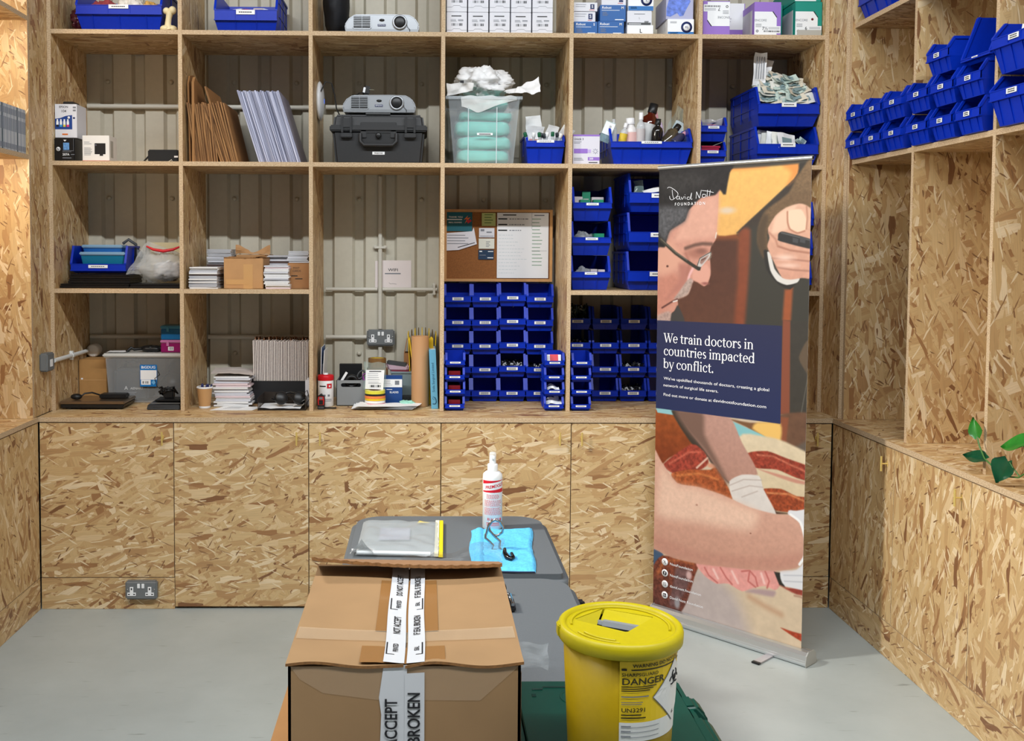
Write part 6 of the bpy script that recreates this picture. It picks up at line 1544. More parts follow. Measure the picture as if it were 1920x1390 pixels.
# ---------------------------------------------------------------- things on the couch
ZC = .681
def cyl_text(b, txt, size, r, z, m, ang=0, sx=1, off=0, shear=0, slope=0):
    q = MB(m); q.text(txt, size, (0, 0, 0), m=m, sx=sx, off=off, shear=shear)
    o = len(q.v); v = []
    for (x, y, zz) in q.v:
        a = ang+x/r; v.append((r*math.sin(a), -r*math.cos(a), z+zz+slope*x))
    b.add(v, q.f, m)
t = thing('spray_bottle', 'white spray bottle with red label standing on the couch', 'bottle', (2.030, -1.068, ZC))
b = MB(mat('white_hdpe', (230, 230, 228), .35)); b.lathe([(.030, 0), (.0355, .005), (.0355, .185), (.034, .198), (.026, .206), (.019, .208)], seg=40); b.build('bottle_body', t)
b = MB(MATS['white_hdpe']); b.lathe([(.0185, .207), (.0185, .232), (.017, .234), (.011, .236), (.011, .250)], seg=28); b.build('ribbed_collar', t)
b = MB(MATS['white_hdpe']); b.lathe([(.010, .248), (.0095, .262), (0, .264)], seg=20); b.box(-.004, -.016, .253, .004, 0, .260); b.build('spray_head', t)
b = MB(mat('clear_cap', (240, 244, 246), .1, alpha=.35)); b.lathe([(.0125, .236), (.0125, .272), (.010, .276), (0, .276)], seg=24); b.build('clear_cap', t)
LR = mat('label_red', (204, 20, 40), .4); LP = mat('label_pale_red', (216, 120, 128), .5)
b = MB(LR, WHITE, LP); r_ = .0359
n = 14
def swoosh(z0a, z0b, z1a, z1b, m, rr=r_):
    v = []
    for i in range(n+1):
        a = -1.25+2.5*i/n; s = i/n
        v += [(rr*math.sin(a), -rr*math.cos(a), z0a+(z0b-z0a)*s), (rr*math.sin(a), -rr*math.cos(a), z1a+(z1b-z1a)*s)]
    b.add(v, [(2*i, 2*i+2, 2*i+3, 2*i+1) for i in range(n)], m)
swoosh(.166, .180, .179, .181, LR); swoosh(.137, .137, .141, .152, LR)
cyl_text(b, 'PREMIXSLIP', .0165, r_+.0002, .160, LR, .22, .92, .0006, 0, .18)
rr = random.Random(6)
for k in range(22):
    z = .128-k*.0034
    if k in (5, 13): continue
    a = -.95 if k > 5 else -.7
    while a < (.95 if k > 5 else .7)-rr.random()*.25:
        w = .08+.12*rr.random(); arc(b, r_, a, a+w, z, z+.0017, LP, 3); a += w+.05
cyl_text(b, 'RUHOF', .013, r_+.0002, .040, LR, 0, 1.0, .0004)
for k in range(4): arc(b, r_, -.7, .7, .027-k*.0033, .0287-k*.0033, LR if k == 0 else LP, 8)
b.at((.026, -.0250, .040)).ell((0, 0, 0), (.003, .002, .005), LR, 8, 5); b.reset(); b.build('printed_label', t)

from mathutils import noise as NS
def cloth(b, fn, nu, nv, m, amp, freq, seed):
    o = Vector((seed, seed*.7, 2))
    def g(u, v):
        p = Vector(fn(u, v)); p.z += abs(NS.noise(p*freq+o))*amp; return p
    b.grid(g, nu, nv, m, True)
TOWEL = mat('blue_microfibre', (86, 178, 226), .9, noise=.14, nscale=120, bump=.5)
t = thing('microfibre_cloth', 'bright blue folded microfibre cloth on the head pad', 'cloth', (2.045, -1.32, ZC))
def quad(u, v, z):
    A, B, C_, D = (-.118, -.235), (.085, -.255), (.125, .235), (-.095, .215)
    x = (1-v)*((1-u)*A[0]+u*B[0])+v*((1-u)*D[0]+u*C_[0]); y = (1-v)*((1-u)*A[1]+u*B[1])+v*((1-u)*D[1]+u*C_[1])
    e = min(u, 1-u, v, 1-v); h = .009*min(1, e*22)
    return (x+.004*math.sin(9*v), y+.004*math.sin(8*u), z+h)
b = MB(TOWEL); cloth(b, lambda u, v: quad(u, v, .0012), 40, 60, 0, .006, 22, 3); b.build('cloth_fold', t)
b = MB(TOWEL); cloth(b, lambda u, v: (-.100+.03*u+.02*v, -.20+.40*v, .010+.006*math.sin(PI*u)), 8, 40, 0, .003, 22, 4); b.build('folded_edge', t)
b = MB(mat('dark_trim', (24, 34, 60), .8)); b.tube([(-.03, -.252, .004), (.03, -.257, .004), (.083, -.257, .004)], .003, seg=6); b.build('sewn_edge', t)

CHROME = mat('polished_steel', (176, 180, 186), .12, 1.0)
t = thing('bent_wire_clamp', 'polished steel bent wire instrument standing on the blue cloth', 'instrument', (2.018, -1.36, ZC+.008))
def rl(pts, dy=0): return [(x-2.018, y+1.36+dy*i, z-ZC-.008) for i, (x, y, z) in enumerate(pts)]
A = [(2.038, -1.36, .690), (2.033, -1.36, .700), (2.036, -1.36, 0.718), (2.02, -1.36, 0.732), (2.002, -1.36, 0.752), (1.997, -1.36, 0.770), (2.004, -1.36, 0.783), (2.02, -1.36, 0.788), (2.036, -1.36, 0.782), (2.046, -1.36, 0.764), (2.044, -1.36, 0.746), (2.030, -1.36, 0.735), (2.014, -1.36, 0.735)]
B_ = [(1.988, -1.36, .744), (1.987, -1.36, .730), (2.000, -1.36, .719), (2.013, -1.36, .706), (2.008, -1.36, .692), (2.025, -1.36, .690)]
b = MB(CHROME); b.tube(rl(A, .001), .0042, seg=10); b.build('wire_loop', t)
b = MB(CHROME); b.tube(rl(B_, -.001), .0042, seg=10); b.build('wire_foot', t)
b = MB(CHROME); b.tube(rl([(1.990, -1.36, .742), (1.996, -1.36, .768), (2.008, -1.36, .786), (2.020, -1.36, .793)], -.002), .004, seg=10); b.build('wire_arm', t)
t = thing('steel_clamp_end', 'small dark polished steel clamp end lying on the blue cloth', 'instrument', (2.055, -1.44, ZC+.010))
b = MB(mat('dark_steel', (70, 72, 74), .15, 1.0)); b.tube([(-.008, .03, .016), (-.010, .0, .012), (-.004, -.03, .008), (.006, -.042, .006), (.014, -.03, .008), (.012, .0, .012)], [.006, .008, .009, .008, .007, .005], seg=12); b.build('jaw', t)

MESHF = mat('mesh_pouch_film', (186, 194, 198), .3, alpha=.42, spec=.5, noise=.03, nscale=300)
t = thing('zip_pouch', 'translucent mesh zip pouch with yellow zip edge on the head pad', 'pouch', (1.705, -1.21, ZC))
def qp(u, v, z):
    A, B, C_, D = (-.145, -.185), (.140, -.200), (.142, .190), (-.142, .215)
    x = (1-v)*((1-u)*A[0]+u*B[0])+v*((1-u)*D[0]+u*C_[0]); y = (1-v)*((1-u)*A[1]+u*B[1])+v*((1-u)*D[1]+u*C_[1])
    e = min(u, 1-u, v, 1-v); return (x, y, z*min(1, (e*9)**.5)+.001)
b = MB(MESHF); cloth(b, lambda u, v: qp(u, v, .018), 30, 30, 0, .010, 14, 6); b.build('upper_film', t)
b = MB(MESHF); b.grid(lambda u, v: qp(u, v, .001), 6, 6, 0); b.build('lower_film', t)
b = MB(mat('pouch_edge', (232, 236, 238), .2, alpha=.75)); b.tube([(-.140, -.186, .012), (-.05, -.192, .012), (.10, -.198, .010)], .007, seg=8); b.build('rolled_edge', t)
b = MB(MATS['pouch_edge']); crumple(b, lambda u, v: (-.16+.075*u, -.205+.06*v, .012+.05*(1-abs(2*u-1))*(1-v)), 9, 7, 0, .004, 310, 3); b.build('folded_corner', t)
b = MB(mat('zip_yellow', (232, 206, 20), .45)); b.hexa([(.126, -.212, .004), (.141, -.214, .004), (.150, .200, .004), (.135, .200, .004)], [(.128, -.210, .013), (.140, -.212, .013), (.149, .198, .013), (.137, .198, .013)]); b.build('zip_tape', t)
b = MB(mat('zip_cream', (228, 224, 196), .5)); b.hexa([(.112, -.206, .004), (.126, -.208, .004), (.135, .198, .004), (.121, .198, .004)], [(.113, -.205, .014), (.126, -.207, .014), (.135, .197, .014), (.122, .197, .014)]); b.build('zip_border', t)
b = MB(MATS['zip_yellow']); b.prism([(.055, .185), (.10, .188), (.062, .212)], 'z', .006, .008); b.build('zip_tab', t)
b = MB(mat('dim_insert', (150, 152, 168), .6)); b.box(-.075, -.03, .006, .03, .11, .010); b.build('grey_insert', t)

t = thing('folding_clip', 'small chrome and black clip on the seat pad right of the carton', 'clip', (2.018, -1.86, ZC))
b = MB(BLACK); b.box(-.012, -.05, 0, .020, .03, .016); b.build('clip_body', t, bevel=.004)
b = MB(CHROME); b.tube([(-.008, -.045, .020), (-.006, .03, .024), (.010, .03, .022), (.012, -.045, .020)], .005, seg=8); b.build('clip_wire', t)
b = MB(BLACK); b.at((-.012, .10, .018), (PI/2, 0, 0)).lathe([(.018, -.006), (.018, .006)], seg=18); b.reset(); b.build('end_ring', t)

# ---------------------------------------------------------------- foreground carton
BOXK = mat('carton_kraft', (152, 120, 84), .62, noise=.07, nscale=7)
BOXF = mat('carton_kraft_inside', (140, 104, 72), .75, noise=.06, nscale=9)
t = thing('cardboard_carton', 'large taped cardboard carton in the foreground on the couch', 'carton', (1.7505, -2.66, ZC))
zb, hb = .002, .97-ZC
x0, x1, y0, y1 = -.1995, .1995, -.276, .262
b = MB(BOXK, CARDEDGE)
b.box(x0, y0, zb, x1, y0+.005, hb-.006); b.box(x0, y1-.005, zb, x1, y1, hb-.01); b.box(x0, y0, zb, x0+.005, y1, hb-.006); b.box(x1-.005, y0, zb, x1, y1, hb-.006); b.box(x0, y0, zb, x1, y1, zb+.004)
b.build('box_body', t)
def dip(x, y):
    u = (x-x0)/(x1-x0); v = (y-y0)/(y1-y0)
    return -.010*math.sin(PI*max(0, min(1, u)))*math.sin(PI*max(0, min(1, v)))-.004*math.exp(-((x+.0)/.03)**2)
for (xa, xb) in ((x0-.004, -.002), (.001, x1+.005)):
    b = MB(BOXK, CARDEDGE); nu, nv = 14, 18
    top = lambda u, v: (xa+(xb-xa)*u, y0-.003+(y1-y0+.004)*v, hb+dip(xa+(xb-xa)*u, y0+(y1-y0)*v)+(.004*math.sin(7*u) if v < .02 else 0))
    b.grid(top, nu, nv, 0, True); b.grid(lambda u, v: tuple(Vector(top(u, v))-Vector((0, 0, .005))), nu, nv, 0, True)
    fr = [top(i/20, 0) for i in range(21)]
    b.add(fr+[(p[0], p[1], p[2]-.005) for p in fr], [(i, i+1, 22+i, 21+i) for i in range(20)], CARDEDGE)
    sd = [top(1 if xb > .1 else 0, i/20) for i in range(21)]
    b.add(sd+[(p[0], p[1], p[2]-.005) for p in sd], [(i, i+1, 22+i, 21+i) for i in range(20)], CARDEDGE)
    b.build('top_flap', t)
# raised rear flap with its corrugated edge
b = MB(BOXF, CARDEDGE)
b.at((0, y1-.004, hb+.004), (-.10, .018, 0))
n = 60; v = []; f = []
for i in range(n+1):
    x = x0-.010+(x1-x0+.012)*i/n; w = .0012*math.sin(i*1.9)
    v += [(x, -.092+.006*math.sin(i*.11), .010+.012*(2*i/n-1)**2*(1 if i < n/2 else .4)+w*.3), (x, -.092+.006*math.sin(i*.11), .017+.012*(2*i/n-1)**2*(1 if i < n/2 else .4)+w), (x, .0, .0075), (x, .0, .0)]
for i in range(n):
    a = 4*i; c = 4*(i+1)
    f.append((a+1, c+1, c+2, a+2)); f.append((a, a+3, c+3, c))
b.add(v, f, 0, True); b.add(v, [(4*i, 4*i+4, 4*i+5, 4*i+1) for i in range(n)]+[(0, 1, 2, 3), (4*n+3, 4*n+2, 4*n+1, 4*n)], CARDEDGE)
b.reset(); b.build('rear_flap', t)
# parcel tape: brown strips below, then the printed security tape
BT = mat('shiny_brown_tape', (150, 108, 64), .18, coat=.5, spec=.6)
CT = mat('clear_tape', (232, 214, 186), .1, alpha=.22, spec=.8, coat=.6)
def ontop(b, xa, xb, ya, yb, dz, m, nu=6, nv=14, wob=0):
    b.grid(lambda u, v: (xa+(xb-xa)*u+wob*math.sin(9*v), ya+(yb-ya)*v, hb+dz+dip(xa+(xb-xa)*u, ya+(yb-ya)*v)), nu, nv, m, True)
b = MB(BT); ontop(b, -.058, .060, -.115, .165, .0016, 0); b.build('brown_tape', t)
b = MB(BT); ontop(b, -.078, .070, y0, -.195, .0016, 0); b.build('brown_tape', t)
b = MB(CT); ontop(b, x0, x1, -.17, -.115, .0022, 0, 16, 4); b.build('clear_tape', t)
ST = mat('security_tape_white', (206, 208, 212), .25, coat=.3)
def sec(b, txt, size, x, y, m, sx=1, bold=.0008):
    q = MB(m); q.text(txt, size, (0, 0, 0), (0, 0, PI/2), m=m, sx=sx, off=bold)
    b.add([(x+vx, y+vy, hb+.0052+dip(x+vx, y+vy)) for vx, vy, vz in q.v], q.f, m)
BLK = mat('security_print', (30, 30, 34), .5)
for xa, xb, words in ((-.037, -.001, (('DO NOT ACCEPT', .018, .135), ('PRINTED', .013, .03), ('NOT ACCEPT', .019, -.085), ('PRINTED', .013, -.205))),
                      (.003, .034, (('IF SEAL IS BROKEN', .018, .125), ('SEAL', .012, .03), ('IF SEAL BROKEN', .018, -.085), ('SEAL', .012, -.21)))):
    b = MB(ST); ontop(b, xa, xb, y0-.002, y1-.10+.09, .0042, 0, 5, 24, .001); s_ = b.build('security_tape', t)
    b = MB(BLK)
    for w, sz, y in words: sec(b, w, sz, (xa+xb)/2+.002, y, BLK, .8)
    for y in (.0, -.24):
        xe = xa+.004 if xa < 0 else xb-.004
        ontop(b, xe-.0012, xe+.0012, y, y+.06, .0048, 0, 2, 6)
        ontop(b, min(xe, (xa+xb)/2), max(xe, (xa+xb)/2), y, y+.0022, .0048, 0, 3, 2)
    b.build('tape_print', s_)
b = MB(ST, BLK); yf = y0-.0012
b.poly([(-.036, yf, hb-.004), (.004, yf, hb-.003), (.004, yf, hb-.145), (-.008, yf, hb-.148), (-.014, yf, hb-.138), (-.042, yf, hb-.142), (-.040, yf, hb-.09), (-.044, yf, hb-.06)])
b.poly([(.0, yf-.0006, hb-.018), (.034, yf-.0006, hb-.016), (.034, yf-.0006, hb-.140), (.0, yf-.0006, hb-.142)])
s_ = b.build('security_tape', t)
b = MB(BLK); b.text('ACCEPT', .030, (-.022, yf-.0016, hb-.105), (PI/2, -PI/2, 0), off=.0014, sx=.78); b.text('BROKEN', .030, (.017, yf-.0016, hb-.096), (PI/2, -PI/2, 0), off=.0014, sx=.78); b.build('tape_print', s_)
b = MB(mat('front_tape_sheen', (206, 176, 142), .12, alpha=.35, coat=.6, spec=.7)); yf2 = y0-.0006  # pale tint puts the tape's reflected sheen into its colour
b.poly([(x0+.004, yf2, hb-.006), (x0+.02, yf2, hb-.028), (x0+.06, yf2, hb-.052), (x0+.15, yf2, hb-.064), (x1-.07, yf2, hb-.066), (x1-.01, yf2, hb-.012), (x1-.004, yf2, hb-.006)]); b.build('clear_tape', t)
b = MB(BOXF); b.box(x1-.0005, y0+.006, .01, x1+.0015, y1-.02, hb-.02); b.build('side_seam', t)
t = thing('cardboard_sheet', 'flattened orange brown cardboard sheet under the large foreground carton', 'sheet', (1.70, -2.63, ZC))
b = MB(mat('orange_kraft', (170, 124, 76), .7, noise=.05, nscale=9), CARDEDGE); b.board(-.226, -.33, -.0005, .22, .30, .0016); b.build('board', t)
t = thing('plastic_film', 'crumpled clear film hanging over the back right of the foreground carton', 'film', (1.88, -2.378, .945))
b = MB(mat('crisp_clear_film', (226, 234, 238), .08, alpha=.28, spec=.9)); crumple(b, lambda u, v: (-.17+.255*u, .006+.05*v, .062*(.25+.75*u)*(1-v)+.012+.0*v-.10*v*v*u), 30, 14, 0, .016, 320, 2.6); b.build('film', t)
b = MB(MATS['crisp_clear_film']); crumple(b, lambda u, v: (.0+.06*u, .01*v, .05*v), 10, 8, 0, .010, 321, 3); tag(b.build('film_scrap', None, (1.985, -2.56, .70+.10)), 'scrap of clear film at the back of the green case', 'film')

# ---------------------------------------------------------------- green case and sharps bin
GRN = mat('green_case_plastic', (6, 62, 50), .42, noise=.05, nscale=60)
t = thing('storage_case', 'dark green plastic case under the yellow sharps bin', 'case', (2.135, -2.885, ZC))
b = MB(GRN); b.hexa([(-.165, -.255, 0), (.155, -.255, 0), (.155, .265, 0), (-.165, .265, 0)], [(-.176, -.268, .085), (.166, -.268, .085), (.166, .275, .085), (-.176, .275, .085)]); b.build('case_body', t, bevel=.008)
b = MB(GRN); b.box(-.180, -.272, .085, .172, .279, .113); b.box(-.168, -.26, .11, .160, .267, .118); b.build('case_lid', t, bevel=.006, seg=3)
DG = mat('case_groove', (6, 44, 36), .6)
b = MB(DG); b.tube([(-.135, .225, .1185), (-.115, .225, .1185), (-.112, .235, .1185), (.10, .235, .1185)], .0022, seg=6); b.build('lid_groove', t)
b = MB(DG); b.box(-.118, .00, .118, -.108, .010, .1192); b.build('lid_slot', t)
b = MB(DG); b.box(-.138, .192, .118, -.130, .204, .1192); b.build('lid_slot', t)
b = MB(GRN); b.at((-.05, .19, .118)).lathe([(.034, 0), (.034, .0012), (.031, .0012), (.031, 0)], seg=28, caps=False); b.reset(); b.build('embossed_ring', t)
for y, w in ((.17, .05), (.055, .10), (-.16, .09)):
    b = MB(GRN); pr_ = [(.150, .118), (.176, .120), (.196, .100), (.206, .050), (.204, .018), (.190, .012), (.186, .06), (.168, .085)]
    b.prism([(p[0], p[1]) for p in pr_], 'y', y-w/2, y+w/2); b.build('side_clip', t, bevel=.006, seg=3)
YB_ = mat('sharps_yellow', (180, 164, 0), .45, noise=.03, nscale=90)
YD = mat('sharps_shaded_yellow', (158, 130, 0), .4, noise=.03, nscale=90)  # darker copy of the lid yellow: the body's shaded side put into its colour
t = thing('sharps_bin', 'yellow sharps bin with danger label on the green case', 'bin', (2.118, -2.945, ZC+.119))
H = .250
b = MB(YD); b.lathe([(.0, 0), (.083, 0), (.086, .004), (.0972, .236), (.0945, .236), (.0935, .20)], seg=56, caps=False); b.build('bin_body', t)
b = MB(YB_); b.lathe([(.1035, .218), (.1052, .220), (.1060, .235), (.104, .2415), (.099, .2445), (.093, .2425), (.0915, .238)], seg=56, caps=False)
# lid plate with a sunken rectangular aperture
ap = [(-.076, .027), (.005, -.032), (.066, .037), (-.016, .080)]
ring = [(.0916*math.cos(2*PI*i/56), .0916*math.sin(2*PI*i/56)) for i in range(56)]
cxa, cya = sum(p[0] for p in ap)/4, sum(p[1] for p in ap)/4
def hit(ang):
    d = (math.cos(ang), math.sin(ang)); best = None
    for (ax, ay), (bx_, by_) in zip(ap, ap[1:]+ap[:1]):
        ex, ey = bx_-ax, by_-ay; den = d[0]*ey-d[1]*ex
        if abs(den) < 1e-9: continue
        tt = ((ax-cxa)*ey-(ay-cya)*ex)/den; ss = ((ax-cxa)*d[1]-(ay-cya)*d[0])/den
        if tt > 0 and -1e-6 <= ss <= 1+1e-6: best = tt
    return (cxa+d[0]*best, cya+d[1]*best)
inn = [hit(math.atan2(p[1]-cya, p[0]-cxa)) for p in ring]
v = [(p[0], p[1], .2385) for p in ring]+[(p[0], p[1], .2385) for p in inn]+[(cxa+(p[0]-cxa)*.99, cya+(p[1]-cya)*.99, .229) for p in inn]
b.add(v, [(i, (i+1) % 56, 56+(i+1) % 56, 56+i) for i in range(56)]+[(56+i, 56+(i+1) % 56, 112+(i+1) % 56, 112+i) for i in range(56)])
b.build('lid', t)
b = MB(YB_); b.tube([(.083*math.cos(a), .083*math.sin(a), .2395) for a in [-.35+k*.12 for k in range(30)]], .0022, seg=8); b.build('lid_ridge', t)
b = MB(YB_); b.tube([(.083*math.cos(a), .083*math.sin(a), .2395) for a in [3.55+k*.12 for k in range(9)]], .0022, seg=8); b.build('lid_ridge', t)
b = MB(YB_); b.tube([(.074*math.cos(a), .074*math.sin(a), .2395) for a in [3.62+k*.1 for k in range(9)]], .0028, seg=8); b.build('latch_lip', t)
b = MB(YB_); b.poly([(-.012, .078, .2380), (-.024, .054, .226), (.050, .018, .226), (.063, .037, .2380)]); b.poly([(-.074, .027, .2380), (-.058, .014, .222), (-.034, .038, .222), (-.016, .078, .2380)]); b.build('sunken_ramp', t)
b = MB(BLACK); b.lathe([(.0, .205), (.088, .205)], seg=40, caps=False); b.build('dark_inside', t)  # black disc painted in for the shade below the aperture
b = MB(mat('grey_flap', (128, 132, 136), .35)); b.tube([(-.020, .048, .222), (.046, .014, .222)], [.0085, .0085], seg=6, smooth=False); b.tube([(-.034, .055, .223), (-.018, .047, .222)], .006, seg=6, smooth=False); b.build('aperture_roller', t)
b = MB(YB_); b.box(-.108, -.012, .222, -.102, .012, .243); b.at((0, 0, 0), (0, 0, .3)); b.reset(); b.build('lid_tab', t, bevel=.002)
# wrapped label
LY = mat('label_yellow', (232, 196, 20), .4); LW = mat('label_white', (224, 224, 222), .4); LI = mat('label_ink', (48, 44, 20), .5)
def rz_(z): return .0862+(.0965-.0862)*(z-.004)/.222
def wrap(b, polyxz, m, d=.0005, base=.62):
    """flat label outline (arc length, height) laid on the tapered body"""
    vs = []
    for s, z in polyxz:
        r = rz_(z)+d; a = base+s/.092; vs.append((r*math.sin(a), -r*math.cos(a), z))
    return vs
def wquad(b, s0, z0, s1, z1, m, d, n=12):
    P = []
    for i in range(n+1): P += wrap(b, [(s0+(s1-s0)*i/n, z0), (s0+(s1-s0)*i/n, z1)], m, d)
    b.add(P, [(2*i, 2*i+2, 2*i+3, 2*i+1) for i in range(n)], m)
def wtext(b, txt, size, s, z, m, d, sx=1, off=0):
    q = MB(m); q.text(txt, size, (0, 0, 0), m=m, sx=sx, off=off, align='LEFT')
    vs = wrap(b, [(s+p[0], z+p[2]) for p in q.v], m, d); b.add(vs, q.f, m)
_w0 = wrap
def wrap(b, P_, m, d=.0005, base=.52): return _w0(b, [(s_, .080+(z_-.028)*.80) for s_, z_ in P_], m, d, base)
b = MB(LY, LW, LI, GREYINK)
wquad(b, -.066, .028, .062, .196, LY, .0005); wquad(b, -.066, .028, .062, .068, LW, .0008)
lab = b.build('danger_label', t)
b = MB(LI, GREYINK, LW)
wtext(b, 'WARNING DO NOT FILL ABOVE', .0105, -.046, .187, LI, .0014, .85, .0004); wquad(b, -.048, .1775, .062, .180, LI, .0013, 10); wquad(b, -.063, .1775, -.055, .182, LI, .0013, 3)
wtext(b, 'SHARPSGUARD', .0100, -.063, .1685, LI, .0014, .9, .0002)
wtext(b, 'DANGER', .0195, -.063, .154, LI, .0014, .95, .0009)
for k in range(3): wquad(b, -.063, .1425-k*.0042, -.004-.006*k, .1445-k*.0042, LI, .0013, 8)
wquad(b, -.063, .1215, -.018, .1240, GREYINK, .0013, 8); wquad(b, -.063, .106, -.03, .1075, GREYINK, .0013, 6); wquad(b, -.063, .110, -.028, .1115, GREYINK, .0013, 6)
wtext(b, 'UN3291', .0125, -.063, .094, LI, .0014, .95, .0005)
wquad(b, -.063, .083, -.030, .0855, LI, .0013, 6); wquad(b, -.063, .0765, -.022, .079, LI, .0013, 6)
for k in range(3): wquad(b, -.063, .0575-k*.0105, .005, .0585-k*.0105, GREYINK, .0013, 8); wquad(b, -.063, .0595-k*.0105, -.047, .0615-k*.0105, GREYINK, .0013, 3)
b.build('label_print', lab)
# white hazard diamond with the trefoil
b = MB(LW)
def dia(b, c, hw, hh, m, d):
    nn = 10; rows = []
    for j in range(nn+1):
        z = c[1]-hh+2*hh*j/nn; w = hw*(1-abs(2*j/nn-1))
        rows.append(wrap(b, [(c[0]-w+w*q/4, z) for q in range(9)], m, d))
    vs = [p for r in rows for p in r]
    b.add(vs, [(9*j+i, 9*j+i+1, 9*j+10+i, 9*j+9+i) for j in range(nn) for i in range(8)], m)
dc = (.042, .118)
b = MB(LI); dia(b, dc, .053, .067, LI, .0016); b.mats[0] = GREYINK; b.build('diamond_border', lab)
b = MB(LW); dia(b, dc, .0512, .0648, LW, .0019); b.build('hazard_diamond', lab)
b = MB(INK)
for k in range(3):
    a = PI/2+k*2*PI/3; cx_, cz_ = dc[0]+.0085*math.cos(a), dc[1]+.026+.0085*math.sin(a)
    pts = [(cx_+.0082*math.cos(a+q), cz_+.0082*math.sin(a+q)) for q in [.55+(2*PI-1.1)*i/16 for i in range(17)]]
    b.tube(wrap(b, pts, INK, .0024), .0011, INK, 5)
b.tube(wrap(b, [(dc[0]+.0055*math.cos(q), dc[1]+.026+.0055*math.sin(q)) for q in [2*PI*i/16 for i in range(16)]], INK, .0024), .0008, INK, 5, True)
wtext(b, '6', .012, dc[0]-.004, dc[1]-.047, INK, .0024, 1, .0003); b.build('biohazard_sign', lab)
